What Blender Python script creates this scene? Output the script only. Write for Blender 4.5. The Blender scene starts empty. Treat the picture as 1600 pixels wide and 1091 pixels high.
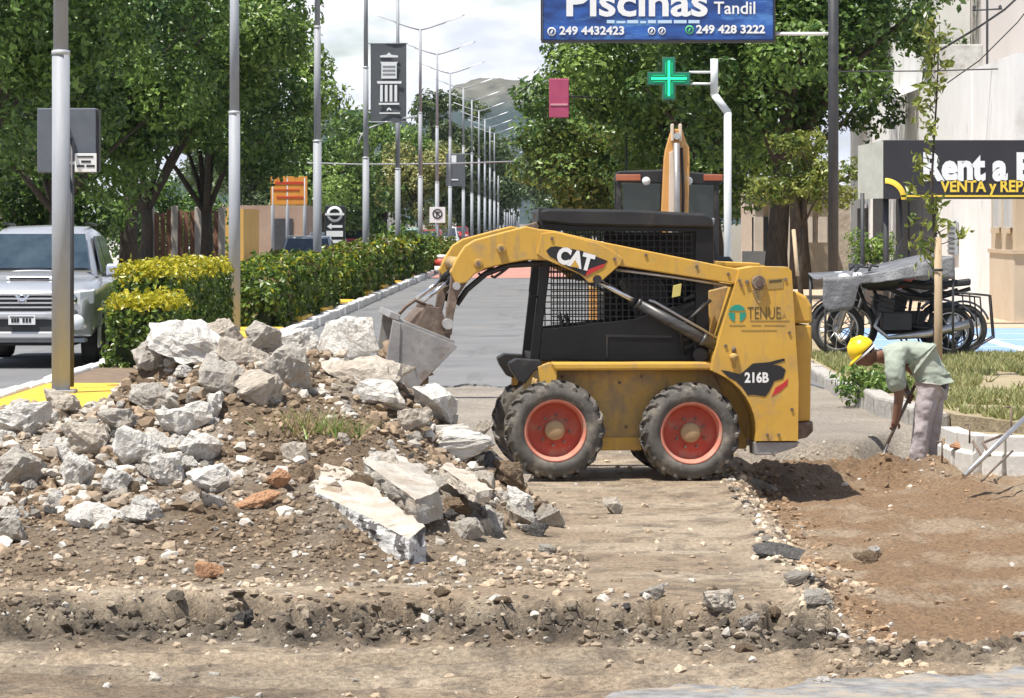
import bpy, bmesh, math, random
import numpy as np
from mathutils import Vector, Matrix, Euler, noise
random.seed(7)
RNG = np.random.default_rng(7)
sc = bpy.context.scene
COL = sc.collection
R = math.radians
# ------------------------------------------------------------------ camera
FPX, VX, VY, CH = 5600.0, 862.0, 347.0, 1.85      # focal length and vanishing point in photo pixels, eye height
cam_d = bpy.data.cameras.new('camera')
cam = bpy.data.objects.new('camera', cam_d); COL.objects.link(cam)
cam.location = (0, 0, CH); cam.rotation_euler = (R(90), 0, 0)
cam_d.sensor_width = 36; cam_d.lens = FPX / 1600 * 36
cam_d.shift_x = (800 - VX) / 1600; cam_d.shift_y = -(545.5 - VY) / 1600
cam_d.clip_start = 0.5; cam_d.clip_end = 20000
sc.camera = cam
# ------------------------------------------------------------------ light
TO_SUN = Vector((-0.27, -0.24, 0.94)).normalized()
SKY_STRENGTH, SUN_STRENGTH, EXPOSURE = 0.085, 5.0, 0.52
w = bpy.data.worlds.new('World'); sc.world = w; w.use_nodes = True
nt = w.node_tree; nt.nodes.clear()
wout = nt.nodes.new('ShaderNodeOutputWorld'); bg = nt.nodes.new('ShaderNodeBackground')
sky = nt.nodes.new('ShaderNodeTexSky'); sky.sky_type = 'NISHITA'; sky.sun_disc = False
sky.sun_elevation = math.asin(TO_SUN.z); sky.sun_rotation = math.atan2(TO_SUN.x, TO_SUN.y)
sky.dust_density = 0.4; sky.air_density = 1.0
tc = nt.nodes.new('ShaderNodeTexCoord'); mp = nt.nodes.new('ShaderNodeMapping')
mp.inputs['Scale'].default_value = (1.0, 1.0, 2.6); mp.inputs['Location'].default_value = (3.1, 0.4, 1.7)
n1 = nt.nodes.new('ShaderNodeTexNoise'); n1.inputs['Scale'].default_value = 24; n1.inputs['Detail'].default_value = 7; n1.inputs['Roughness'].default_value = 0.55
n2 = nt.nodes.new('ShaderNodeTexNoise'); n2.inputs['Scale'].default_value = 30; n2.inputs['Detail'].default_value = 4
r1 = nt.nodes.new('ShaderNodeValToRGB'); r1.color_ramp.elements[0].position = 0.34; r1.color_ramp.elements[1].position = 0.52
r2 = nt.nodes.new('ShaderNodeValToRGB'); r2.color_ramp.elements[0].position = 0.36; r2.color_ramp.elements[1].position = 0.62
r2.color_ramp.elements[0].color = (7.4, 7.8, 9.2, 1); r2.color_ramp.elements[1].color = (11.4, 11.4, 11.5, 1)
mx = nt.nodes.new('ShaderNodeMixRGB')
L = nt.links.new
L(tc.outputs['Generated'], mp.inputs['Vector'])
L(mp.outputs['Vector'], n1.inputs['Vector']); L(mp.outputs['Vector'], n2.inputs['Vector'])
# broken cumulus: open blue overhead, closing up toward the horizon all round
sp_ = nt.nodes.new('ShaderNodeSeparateXYZ'); L(tc.outputs['Generated'], sp_.inputs[0])
mr = nt.nodes.new('ShaderNodeMapRange'); mr.inputs['From Min'].default_value = 0.0; mr.inputs['From Max'].default_value = 0.45
mr.inputs['To Min'].default_value = 0.07; mr.inputs['To Max'].default_value = -0.16; L(sp_.outputs['Z'], mr.inputs['Value'])
ad = nt.nodes.new('ShaderNodeMath'); ad.operation = 'ADD'; L(n1.outputs['Fac'], ad.inputs[0]); L(mr.outputs['Result'], ad.inputs[1])
L(ad.outputs[0], r1.inputs['Fac']); L(n2.outputs['Fac'], r2.inputs['Fac'])
L(r1.outputs['Color'], mx.inputs['Fac']); L(sky.outputs['Color'], mx.inputs['Color1']); L(r2.outputs['Color'], mx.inputs['Color2'])
L(mx.outputs['Color'], bg.inputs['Color']); bg.inputs['Strength'].default_value = SKY_STRENGTH
L(bg.outputs['Background'], wout.inputs['Surface'])
sun_d = bpy.data.lights.new('sun', 'SUN'); sun_d.energy = SUN_STRENGTH; sun_d.angle = R(0.53); sun_d.color = (1.0, 0.955, 0.88)
sun = bpy.data.objects.new('sun', sun_d); COL.objects.link(sun)
sun.rotation_euler = TO_SUN.to_track_quat('Z', 'Y').to_euler(); sun.location = (0, 0, 60)
sc.view_settings.view_transform = 'Standard'; sc.view_settings.look = 'None'
sc.view_settings.exposure = EXPOSURE; sc.view_settings.gamma = 1.0; sc.view_settings.use_curve_mapping = False
sc.render.engine = 'CYCLES'
sc.cycles.use_denoising = True
sc.cycles.max_bounces = 6; sc.cycles.diffuse_bounces = 3; sc.cycles.glossy_bounces = 3
sc.cycles.transmission_bounces = 6; sc.cycles.transparent_max_bounces = 8; sc.cycles.volume_bounces = 0
sc.cycles.caustics_reflective = False; sc.cycles.caustics_refractive = False

# ------------------------------------------------------------------ helpers
def at(px, py, Y):
    """photo pixel at distance Y -> world point"""
    return Vector(((px - VX) * Y / FPX, Y, CH - (py - VY) * Y / FPX))

def mat(name, c1, c2=None, scale=8.0, rough=0.7, metal=0.0, bump=0.0, bscale=None, spots=None, spot_scale=3.0,
        spot_lo=0.52, spot_hi=0.6, detail=6, attr=None, emit=0, spec=0.5, trans=0.0, stretch=None, alpha=None, coat=0.0, streak=None, bdetail=8):
    m = bpy.data.materials.new(name); m.use_nodes = True
    t = m.node_tree; b = t.nodes['Principled BSDF']; lk = t.links.new
    b.inputs['Roughness'].default_value = rough; b.inputs['Metallic'].default_value = metal
    b.inputs['Specular IOR Level'].default_value = spec
    if coat: b.inputs['Coat Weight'].default_value = coat; b.inputs['Coat Roughness'].default_value = 0.08
    if trans: b.inputs['Transmission Weight'].default_value = trans
    co = t.nodes.new('ShaderNodeTexCoord'); vec = co.outputs['Object']
    if stretch:
        mp = t.nodes.new('ShaderNodeMapping'); mp.inputs['Scale'].default_value = stretch
        lk(vec, mp.inputs['Vector']); vec = mp.outputs['Vector']
    col = None
    if c2 is not None:
        n = t.nodes.new('ShaderNodeTexNoise'); n.inputs['Scale'].default_value = scale; n.inputs['Detail'].default_value = detail
        n.inputs['Roughness'].default_value = 0.62
        lk(vec, n.inputs['Vector'])
        r = t.nodes.new('ShaderNodeValToRGB'); r.color_ramp.elements[0].position = 0.33; r.color_ramp.elements[1].position = 0.67
        r.color_ramp.elements[0].color = (*c1, 1); r.color_ramp.elements[1].color = (*c2, 1)
        lk(n.outputs['Fac'], r.inputs['Fac']); col = r.outputs['Color']
    if attr:
        a = t.nodes.new('ShaderNodeAttribute'); a.attribute_name = attr
        if col is None: col = a.outputs['Color']
        else:
            x = t.nodes.new('ShaderNodeMixRGB'); x.blend_type = 'MULTIPLY'; x.inputs['Fac'].default_value = 1
            lk(a.outputs['Color'], x.inputs['Color1']); lk(col, x.inputs['Color2']); col = x.outputs['Color']
    if spots is not None:
        n = t.nodes.new('ShaderNodeTexNoise'); n.inputs['Scale'].default_value = spot_scale; n.inputs['Detail'].default_value = 8
        n.inputs['Roughness'].default_value = 0.65
        lk(vec, n.inputs['Vector'])
        r = t.nodes.new('ShaderNodeValToRGB'); r.color_ramp.elements[0].position = spot_lo; r.color_ramp.elements[1].position = spot_hi
        lk(n.outputs['Fac'], r.inputs['Fac'])
        x = t.nodes.new('ShaderNodeMixRGB'); lk(r.outputs['Color'], x.inputs['Fac'])
        if col is None: x.inputs['Color1'].default_value = (*c1, 1)
        else: lk(col, x.inputs['Color1'])
        x.inputs['Color2'].default_value = (*spots, 1); col = x.outputs['Color']
    if streak is not None:
        sc_, lo_, hi_, st_, scl = streak
        mp2 = t.nodes.new('ShaderNodeMapping'); mp2.inputs['Scale'].default_value = st_; lk(co.outputs['Object'], mp2.inputs['Vector'])
        n = t.nodes.new('ShaderNodeTexNoise'); n.inputs['Scale'].default_value = scl; n.inputs['Detail'].default_value = 7; n.inputs['Roughness'].default_value = 0.7
        lk(mp2.outputs['Vector'], n.inputs['Vector'])
        r = t.nodes.new('ShaderNodeValToRGB'); r.color_ramp.elements[0].position = lo_; r.color_ramp.elements[1].position = hi_
        r.color_ramp.elements[1].color = (.8, .8, .8, 1)
        lk(n.outputs['Fac'], r.inputs['Fac'])
        x = t.nodes.new('ShaderNodeMixRGB'); lk(r.outputs['Color'], x.inputs['Fac'])
        if col is None: x.inputs['Color1'].default_value = (*c1, 1)
        else: lk(col, x.inputs['Color1'])
        x.inputs['Color2'].default_value = (*sc_, 1); col = x.outputs['Color']
    if col is None: b.inputs['Base Color'].default_value = (*c1, 1)
    else: lk(col, b.inputs['Base Color'])
    if bump:
        n = t.nodes.new('ShaderNodeTexNoise'); n.inputs['Scale'].default_value = bscale or scale * 3; n.inputs['Detail'].default_value = bdetail
        n.inputs['Roughness'].default_value = 0.65
        lk(vec, n.inputs['Vector'])
        bp = t.nodes.new('ShaderNodeBump'); bp.inputs['Strength'].default_value = 1.0; bp.inputs['Distance'].default_value = bump
        lk(n.outputs['Fac'], bp.inputs['Height']); lk(bp.outputs['Normal'], b.inputs['Normal'])
    if emit:
        b.inputs['Emission Color'].default_value = (*c1, 1); b.inputs['Emission Strength'].default_value = emit
    return m

def leaf_mat(name, c1, c2, rough=0.36, trans=0.28):
    m = bpy.data.materials.new(name); m.use_nodes = True
    t = m.node_tree; lk = t.links.new; b = t.nodes['Principled BSDF']; out = t.nodes['Material Output']
    a = t.nodes.new('ShaderNodeAttribute'); a.attribute_name = 'tint'
    r = t.nodes.new('ShaderNodeMixRGB'); r.inputs['Color1'].default_value = (*c1, 1); r.inputs['Color2'].default_value = (*c2, 1)
    lk(a.outputs['Fac'], r.inputs['Fac'])
    b.inputs['Roughness'].default_value = rough; b.inputs['Specular IOR Level'].default_value = 0.5
    lk(r.outputs['Color'], b.inputs['Base Color'])
    tr = t.nodes.new('ShaderNodeBsdfTranslucent'); lk(r.outputs['Color'], tr.inputs['Color'])
    ms = t.nodes.new('ShaderNodeMixShader'); ms.inputs['Fac'].default_value = trans
    lk(b.outputs[0], ms.inputs[1]); lk(tr.outputs[0], ms.inputs[2]); lk(ms.outputs[0], out.inputs['Surface'])
    return m

def tag(o, label=None, cat=None, group=None, kind=None):
    if label: o['label'] = label
    if cat: o['category'] = cat
    if group: o['group'] = group
    if kind: o['kind'] = kind
    return o

def thing(name, label, cat, loc=(0, 0, 0), rz=0.0, group=None):
    o = bpy.data.objects.new(name, None); COL.objects.link(o)
    o.location = loc; o.rotation_euler = (0, 0, rz); o.empty_display_size = 0.2
    return tag(o, label, cat, group)

def link(name, me, parent=None, loc=None, rot=None):
    o = bpy.data.objects.new(name, me); COL.objects.link(o)
    if parent: o.parent = parent
    if loc is not None: o.location = loc
    if rot is not None: o.rotation_euler = rot
    return o

def copy_tree(o, parent=None):
    c = o.copy(); COL.objects.link(c)
    if parent: c.parent = parent
    for ch in list(o.children): copy_tree(ch, c)
    return c

class MB:
    def __init__(s): s.v = []; s.f = []; s.m = []; s.s = []
    def add(s, vs, fs, mi=0, smooth=False, M=None):
        k = len(s.v)
        s.v += [tuple(M @ Vector(p)) for p in vs] if M else [tuple(p) for p in vs]
        for f in fs: s.f.append([i + k for i in f]); s.m.append(mi); s.s.append(smooth)
        return s
    def box(s, c, d, mi=0, rot=None, M=None):
        x, y, z = d[0] / 2, d[1] / 2, d[2] / 2
        vs = [Vector((a * x, b * y, e * z)) for a in (-1, 1) for b in (-1, 1) for e in (-1, 1)]
        T = Matrix.Translation(Vector(c)) @ (Euler(rot).to_matrix().to_4x4() if rot else Matrix())
        if M: T = M @ T
        return s.add([T @ v for v in vs], [(0, 1, 3, 2), (4, 6, 7, 5), (0, 4, 5, 1), (2, 3, 7, 6), (0, 2, 6, 4), (1, 5, 7, 3)], mi)
    def bb(s, x0, x1, y0, y1, z0, z1, mi=0): return s.box(((x0 + x1) / 2, (y0 + y1) / 2, (z0 + z1) / 2), (abs(x1 - x0), abs(y1 - y0), abs(z1 - z0)), mi)
    def tube(s, p0, p1, r0, r1=None, n=12, mi=0, cap=True, smooth=True):
        r1 = r0 if r1 is None else r1
        p0, p1 = Vector(p0), Vector(p1); d = (p1 - p0).normalized()
        a = d.orthogonal().normalized(); b = d.cross(a)
        vs = []
        for p, r in ((p0, r0), (p1, r1)):
            for i in range(n):
                t = 2 * math.pi * i / n; vs.append(p + (a * math.cos(t) + b * math.sin(t)) * r)
        s.add(vs, [(i, (i + 1) % n, n + (i + 1) % n, n + i) for i in range(n)], mi, smooth)
        if cap: s.add(vs, [tuple(range(n))[::-1], tuple(range(n, 2 * n))], mi)
        return s
    def path(s, pts, r, n=8, mi=0, smooth=True, cap=True):
        pts = [Vector(p) for p in pts]; rr = r if isinstance(r, (list, tuple)) else [r] * len(pts)
        vs = []; a = None
        for i, p in enumerate(pts):
            d = (pts[min(i + 1, len(pts) - 1)] - pts[max(i - 1, 0)]).normalized()
            if a is None: a = d.orthogonal().normalized()
            else: a = (a - d * a.dot(d)).normalized()
            b = d.cross(a)
            for k in range(n):
                t = 2 * math.pi * k / n; vs.append(p + (a * math.cos(t) + b * math.sin(t)) * rr[i])
        fs = [(i * n + k, i * n + (k + 1) % n, (i + 1) * n + (k + 1) % n, (i + 1) * n + k) for i in range(len(pts) - 1) for k in range(n)]
        s.add(vs, fs, mi, smooth)
        if cap: s.add(vs, [tuple(range(n))[::-1], tuple(range(len(vs) - n, len(vs)))], mi)
        return s
    def prism(s, poly, a0, a1, axis='y', mi=0):
        """poly of (u, v); extruded between a0 and a1 along axis; y: (x,z), x: (y,z), z: (x,y)"""
        def P(u, v, a): return {'y': (u, a, v), 'x': (a, u, v), 'z': (u, v, a)}[axis]
        n = len(poly)
        vs = [P(u, v, a0) for u, v in poly] + [P(u, v, a1) for u, v in poly]
        fs = [tuple(range(n)), tuple(range(n, 2 * n))[::-1]] + [(i, n + i, n + (i + 1) % n, (i + 1) % n) for i in range(n)]
        return s.add(vs, fs, mi)
    def lathe(s, prof, o=(0, 0, 0), axis='y', n=32, mi=0, smooth=True, a0=0, a1=2 * math.pi):
        """prof of (radius, t along axis)"""
        vs = []
        full = abs(a1 - a0 - 2 * math.pi) < 1e-6; m = n if full else n + 1
        for r, t in prof:
            for i in range(m):
                a = a0 + (a1 - a0) * i / n
                c, d = r * math.cos(a), r * math.sin(a)
                p = {'y': (c, t, d), 'x': (t, c, d), 'z': (c, d, t)}[axis]
                vs.append((o[0] + p[0], o[1] + p[1], o[2] + p[2]))
        fs = []
        for j in range(len(prof) - 1):
            for i in range(n):
                k = (i + 1) % m; fs.append((j * m + i, j * m + k, (j + 1) * m + k, (j + 1) * m + i))
        return s.add(vs, fs, mi, smooth)
    def loft(s, secs, mi=0, smooth=False, cap=True, closed=True):
        n = len(secs[0]); vs = [p for q in secs for p in q]; fs = []
        for j in range(len(secs) - 1):
            for i in range(n if closed else n - 1):
                k = (i + 1) % n; fs.append((j * n + i, j * n + k, (j + 1) * n + k, (j + 1) * n + i))
        s.add(vs, fs, mi, smooth)
        if cap: s.add(vs, [tuple(range(n))[::-1], tuple(range(len(vs) - n, len(vs)))], mi)
        return s
    def mesh(s, name, mats):
        me = bpy.data.meshes.new(name); me.from_pydata(s.v, [], s.f)
        for m in (mats if isinstance(mats, (list, tuple)) else [mats]): me.materials.append(m)
        me.polygons.foreach_set('material_index', s.m); me.polygons.foreach_set('use_smooth', s.s)
        if len(s.f) < 30000:
            bm = bmesh.new(); bm.from_mesh(me); bmesh.ops.remove_doubles(bm, verts=bm.verts, dist=1e-5)
            bmesh.ops.recalc_face_normals(bm, faces=bm.faces); bm.to_mesh(me); bm.free()
        return me
    def build(s, name, mats, parent=None, bevel=0.0, seg=2, loc=None, rot=None, subsurf=0):
        o = link(name, s.mesh(name, mats), parent, loc, rot)
        if bevel:
            b = o.modifiers.new('bevel', 'BEVEL'); b.width = bevel; b.segments = seg; b.limit_method = 'ANGLE'; b.angle_limit = R(35)
            b.harden_normals = False
        if subsurf:
            u = o.modifiers.new('sub', 'SUBSURF'); u.levels = subsurf; u.render_levels = subsurf
        return o

def np_mesh(name, v, f, mats, attr=None, aname='tint', smooth=False, color=None, cname='soil'):
    """fast mesh from numpy arrays; f is (n,3) or (n,4)"""
    me = bpy.data.meshes.new(name); k = f.shape[1]
    me.vertices.add(len(v)); me.vertices.foreach_set('co', v.astype(np.float32).ravel())
    me.loops.add(f.size); me.loops.foreach_set('vertex_index', f.astype(np.int32).ravel())
    me.polygons.add(len(f)); me.polygons.foreach_set('loop_start', np.arange(0, f.size, k, dtype=np.int32))
    me.polygons.foreach_set('loop_total', np.full(len(f), k, np.int32))
    me.polygons.foreach_set('use_smooth', np.full(len(f), smooth))
    for m in (mats if isinstance(mats, (list, tuple)) else [mats]): me.materials.append(m)
    me.update(calc_edges=True)
    if attr is not None:
        a = me.attributes.new(aname, 'FLOAT', 'POINT'); a.data.foreach_set('value', attr.astype(np.float32))
    if color is not None:
        a = me.attributes.new(cname, 'FLOAT_COLOR', 'POINT')
        c = np.ones((len(v), 4), np.float32); c[:, :3] = color; a.data.foreach_set('color', c.ravel())
    return me

def vnoise(x, y, seed=0):
    """value noise in 0..1 on numpy arrays"""
    xi = np.floor(x).astype(np.int64); yi = np.floor(y).astype(np.int64); fx = x - xi; fy = y - yi
    def h(a, b):
        n = (a * 374761393 + b * 668265263 + seed * 1442695040) & 0xffffffff
        n = ((n ^ (n >> 13)) * 1274126177) & 0xffffffff
        return ((n ^ (n >> 16)) & 0xffff) / 65535.0
    u = fx * fx * (3 - 2 * fx); v = fy * fy * (3 - 2 * fy)
    return (h(xi, yi) * (1 - u) + h(xi + 1, yi) * u) * (1 - v) + (h(xi, yi + 1) * (1 - u) + h(xi + 1, yi + 1) * u) * v

def fbm(x, y, oct=4, seed=0, gain=0.5):
    s = 0.0; a = 1.0; t = 0.0
    for i in range(oct): s = s + a * vnoise(x, y, seed + i * 17); t += a; a *= gain; x = x * 2.03 + 5.1; y = y * 2.03 + 1.7
    return s / t

def sstep(a, b, x):
    t = np.clip((x - a) / (b - a), 0, 1); return t * t * (3 - 2 * t)

def text(name, body, size, M, m, parent=None, extrude=0.003, bold=0.0, align='CENTER', shear=0.0, sx=1.0):
    cu = bpy.data.curves.new(name, 'FONT'); cu.body = body; cu.size = size; cu.extrude = extrude; cu.offset = bold
    cu.align_x = align; cu.align_y = 'CENTER'; cu.shear = shear; cu.resolution_u = 3
    o = bpy.data.objects.new(name, cu); COL.objects.link(o)
    dg = bpy.context.evaluated_depsgraph_get(); dg.update()
    me = bpy.data.meshes.new_from_object(o.evaluated_get(dg)); me.materials.clear(); me.materials.append(m)
    bpy.data.objects.remove(o); bpy.data.curves.remove(cu)
    q = link(name, me, parent); q.matrix_local = M @ Matrix.Diagonal((sx, 1, 1, 1))
    return q

def face_cam(x, y, z, rz=0.0, ry=0.0):
    """matrix for text standing upright and read from -y"""
    return Matrix.Translation((x, y, z)) @ Matrix.Rotation(rz, 4, 'Z') @ Matrix.Rotation(ry, 4, 'Y') @ Matrix.Rotation(R(90), 4, 'X')

def leaves(name, pos, nrm, size, tint, m, aspect=0.55, smooth=False):
    """kite-shaped leaf faces at pos (N,3) facing nrm"""
    n = len(pos); nrm = nrm / (np.linalg.norm(nrm, axis=1, keepdims=True) + 1e-9)
    q = RNG.normal(size=(n, 3)); t = np.cross(nrm, q); t /= (np.linalg.norm(t, axis=1, keepdims=True) + 1e-9); b = np.cross(nrm, t)
    s = (size if np.ndim(size) else np.full(n, size))[:, None]
    v = np.empty((n, 4, 3)); v[:, 0] = pos - t * s * .5; v[:, 1] = pos + b * s * aspect * .5 + nrm * s * .06
    v[:, 2] = pos + t * s * .5 - nrm * s * .1; v[:, 3] = pos - b * s * aspect * .5 + nrm * s * .06
    return np_mesh(name, v.reshape(-1, 3), np.arange(n * 4).reshape(-1, 4), m, attr=np.repeat(tint, 4))

# ------------------------------------------------------------------ shared materials
M = {}
M['asphalt'] = mat('asphalt', (0.145, 0.146, 0.15), (0.185, 0.185, 0.188), scale=0.7, rough=0.9, bump=0.006, bscale=60, streak=((.1, .1, .102), .55, .7, (1.0, .12, 1), 1.6), spots=(0.24, 0.225, 0.2), spot_scale=0.5, spot_lo=0.5, spot_hi=0.85)
M['old_asphalt'] = mat('old_asphalt', (0.17, 0.165, 0.16), (0.36, 0.35, 0.335), scale=11, rough=0.9, bump=0.02, bscale=40, spots=(0.42, 0.34, 0.25), spot_scale=3.2, spot_lo=0.47, spot_hi=0.6)
M['white_paint'] = mat('white_paint', (0.62, 0.61, 0.58), (0.8, 0.79, 0.77), scale=5, rough=0.7, spots=(0.42, 0.38, 0.33), spot_scale=5, spot_lo=0.56, spot_hi=0.72, bump=0.004, bscale=40)
M['yellow_paint'] = mat('yellow_paint', (0.68, 0.40, 0.03), (0.74, 0.47, 0.05), scale=5, rough=0.65, spots=(0.55, 0.4, 0.17), spot_scale=6, spot_lo=0.58, spot_hi=0.74, bump=0.004, bscale=40)
M['red_paint'] = mat('red_paint', (0.47, 0.17, 0.12), (0.42, 0.24, 0.2), scale=1.5, rough=0.85)
M['concrete'] = mat('concrete', (0.36, 0.34, 0.31), (0.5, 0.48, 0.44), scale=6, rough=0.9, bump=0.006, bscale=30, spots=(0.25, 0.2, 0.15), spot_scale=4, spot_lo=0.58, spot_hi=0.72)
M['old_kerb'] = mat('old_kerb', (0.33, 0.31, 0.28), (0.47, 0.45, 0.41), scale=5, rough=0.95, bump=0.02, bscale=14, spots=(0.2, 0.16, 0.12), spot_scale=4, spot_lo=0.55, spot_hi=0.7)
M['galv'] = mat('galvanised_paint', (0.27, 0.285, 0.31), (0.33, 0.345, 0.37), scale=3, rough=0.6, metal=0.0, stretch=(3, 3, 0.6))
M['dark_metal'] = mat('dark_metal', (0.03, 0.032, 0.036), (0.05, 0.05, 0.055), scale=6, rough=0.55, bump=0.002)
M['black'] = mat('black_paint', (0.012, 0.012, 0.014), (0.028, 0.027, 0.027), scale=5, rough=0.5, spots=(0.12, 0.1, 0.08), spot_scale=4, spot_lo=0.6, spot_hi=0.85)
M['rubber'] = mat('rubber', (0.03, 0.03, 0.03), (0.055, 0.053, 0.05), scale=6, rough=0.85, bump=0.003, bscale=40)
M['chrome'] = mat('chrome', (0.75, 0.75, 0.76), rough=0.2, metal=1.0)
M['steel'] = mat('steel', (0.45, 0.44, 0.43), (0.6, 0.59, 0.57), scale=10, rough=0.4, metal=0.8)
M['glass'] = mat('dark_glass', (0.03, 0.04, 0.05), rough=0.06, spec=0.9)
M['bark'] = mat('bark', (0.045, 0.035, 0.028), (0.1, 0.08, 0.062), scale=9, rough=0.95, bump=0.04, bscale=18, stretch=(2, 2, 0.5))
M['wood'] = mat('wood', (0.4, 0.29, 0.18), (0.5, 0.38, 0.25), scale=8, rough=0.85, stretch=(4, 4, 0.6), bump=0.003)
M['white'] = mat('white_plain', (0.8, 0.8, 0.79), rough=0.55)
M['white_wall'] = mat('white_wall', (0.78, 0.77, 0.75), (0.86, 0.855, 0.84), scale=1.2, rough=0.9, spots=(0.55, 0.5, 0.44), spot_scale=0.8, spot_lo=0.56, spot_hi=0.8, bump=0.004, bscale=30)
M['beige_wall'] = mat('beige_wall', (0.5, 0.4, 0.28), (0.58, 0.47, 0.34), scale=1.2, rough=0.9, bump=0.004, bscale=30)
M['grey_wall'] = mat('grey_render_wall', (0.5, 0.455, 0.42), (0.58, 0.535, 0.5), scale=0.8, rough=0.95, stretch=(1, 1, 0.35), bump=0.006, bscale=20)
# ------------------------------------------------------------------ ground
RIDGE_X = np.array([-9, -6.5, -5.0, -3.9, -3.55, -3.27, -2.95, -2.75, -2.5, -2.2, -1.9, -1.6, -1.35, -1.05, -0.75, -0.52, -0.31, -0.1, 0.1, 9])
RIDGE_Z = np.array([0, 0.25, 0.5, 0.66, 0.74, 0.70, 0.84, 1.0, 1.14, 1.18, 1.15, 1.1, 1.04, 0.9, 0.72, 0.54, 0.32, 0.1, 0.0, 0.0])
def pile_h(X, Y):
    top = np.interp(X, RIDGE_X, RIDGE_Z)
    foot = np.interp(X, [-6, -1.2, 0.1], [19.6, 19.7, 22.6]); ridge = 24.0; back = 26.0
    t = np.clip((Y - foot) / (ridge - foot), 0, 1); u = np.clip((back - Y) / (back - ridge), 0, 1)
    prof = np.where(Y < ridge, t ** 1.45, sstep(0, 1, u))
    h = top * prof
    lump = fbm(X * 2.3, Y * 2.3, 4, 31) - 0.5
    return h + np.clip(h * 3, 0, 1) * lump * 0.22

def ground_h(X, Y):
    n1 = fbm(X * 1.1, Y * 0.8, 4, 3) - 0.5; n2 = fbm(X * 7, Y * 5, 3, 9) - 0.5; n3 = fbm(X * 19, Y * 15, 3, 21) - 0.5
    jag = (fbm(X * 1.6, X * 0 + 3.3, 5, 5, 0.65) - 0.5) + 0.35 * (fbm(X * .55, X * 0 + 9.3, 2, 55) - .5)
    # slab the digger stands on
    z = -0.125 + n1 * 0.03 + n2 * 0.008 + n3 * 0.006
    # near step facing the camera, with a broken ragged lip
    edge = 18.75 + jag * 1.7
    low = -0.27 + n1 * 0.06 + n2 * 0.03 + n3 * 0.018
    k = sstep(edge - 0.12, edge + 0.02, Y)
    slope = np.clip((Y - (edge - 0.9)) / 0.8, 0, 1)
    rubble = (fbm(X * 7, Y * 7, 4, 71, 0.68) - 0.5)
    talus = low + slope ** 1.3 * 0.10 + np.clip(slope * 3, 0, 1) * (1 - k) * rubble * 0.3
    hollow = np.exp(-((Y - edge + 0.2) / 0.17) ** 2) * np.clip((fbm(X * 2.2, X * 0 + 8.1, 3, 12) - 0.36) * 5, 0, 1) * 0.22
    z = talus * (1 - k) + z * k - hollow
    z = z + np.exp(-((Y - edge - 0.1) / 0.15) ** 2) * (rubble * 0.05)
    # wheel tracks in the near dirt
    wv = .25 * (fbm(X * .35, X * 0 + 2, 2, 66) - .5)
    for yt_, am in ((17.35, .03), (16.85, .022), (16.45, .026), (21.6, .012), (22.1, .012)):
        z = z - am * np.exp(-((Y - yt_ - wv) / 0.09) ** 2) + am * .7 * np.exp(-((Y - yt_ - wv - .17) / 0.07) ** 2)
    # pit on the right of the slab joint
    ex = 1.42 + (fbm(Y * 1.3, Y * 0 + 7.7, 4, 15) - 0.5) * 0.34
    pit = -0.30 + n1 * 0.10 + n2 * 0.05 + n3 * 0.035 + np.clip(fbm(X * 3, Y * 2.2, 4, 131) - .5, 0, 1) * .14
    kp = sstep(ex - 0.02, ex + 0.14, X) * sstep(edge - 0.8, edge - 0.1, Y) * (1 - sstep(30.9, 31.3, Y + n1 * 1.2 - 1.0 * sstep(2.5, 3.2, X)))
    pit = pit + 0.12 * sstep(2.7, 3.3, X) * sstep(26, 28, Y)
    z = z * (1 - kp) + np.minimum(pit, z + 0.05) * kp
    rim = np.exp(-((X - ex + 0.05) / 0.13) ** 2) * sstep(18.3, 18.8, Y) * (1 - sstep(27.5, 28.5, Y))
    z = z + rim * (rubble * 0.12 + 0.01)
    # heaped earth in front of the workman
    hm = np.exp(-((X - 2.35 + (Y - 29.4) * 0.1) / 0.85) ** 2 - ((Y - 29.3) / 0.75) ** 2)
    z = z + hm * (0.22 + (fbm(X * 4, Y * 4, 4, 44) - 0.5) * 0.42)
    # trench at the workman's feet
    tr = np.exp(-((X - 3.3) / 0.5) ** 4 - ((Y - 31.5) / 0.8) ** 4)
    z = z * (1 - tr) + (-0.275 + n2 * .03) * tr
    # beyond: dusty old pavement
    kb = sstep(30.9, 31.4, Y + n1 * .8 - 1.0 * sstep(2.5, 3.2, X))
    far = -0.05 + n1 * 0.02 + n2 * 0.006
    z = z * (1 - kb) + far * kb
    # level pad under the digger
    pad = np.exp(-((X - 0.6) / 0.9) ** 6 - ((Y - 28.0) / 1.4) ** 6)
    z = z * (1 - pad) + (-0.128 + n2 * 0.006) * pad
    z = z + pile_h(X, Y)
    z = z + sstep(36, 40, Y) * 0.03
    out = np.maximum(np.maximum(sstep(41.5, 43, Y), sstep(9, 12, np.abs(X))), sstep(15.0, 14.0, Y))
    return z * (1 - out) + np.where(Y < 20, -0.32, -0.12) * out

def gz(x, y): return float(ground_h(np.array([float(x)]), np.array([float(y)]))[0])
def hit(px, py):
    """where the sight line of a photo pixel meets the ground"""
    Y = np.arange(13.5, 45, 0.02); X = (px - VX) * Y / FPX; Z = CH - (py - VY) * Y / FPX
    g = ground_h(X, Y); m_ = g >= Z; i = np.argmax(m_) if m_.any() else np.argmin(Z - g + (Y < 20) * 9 + (Y > 26) * 9)
    return Vector((X[i], Y[i], g[i]))

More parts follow.
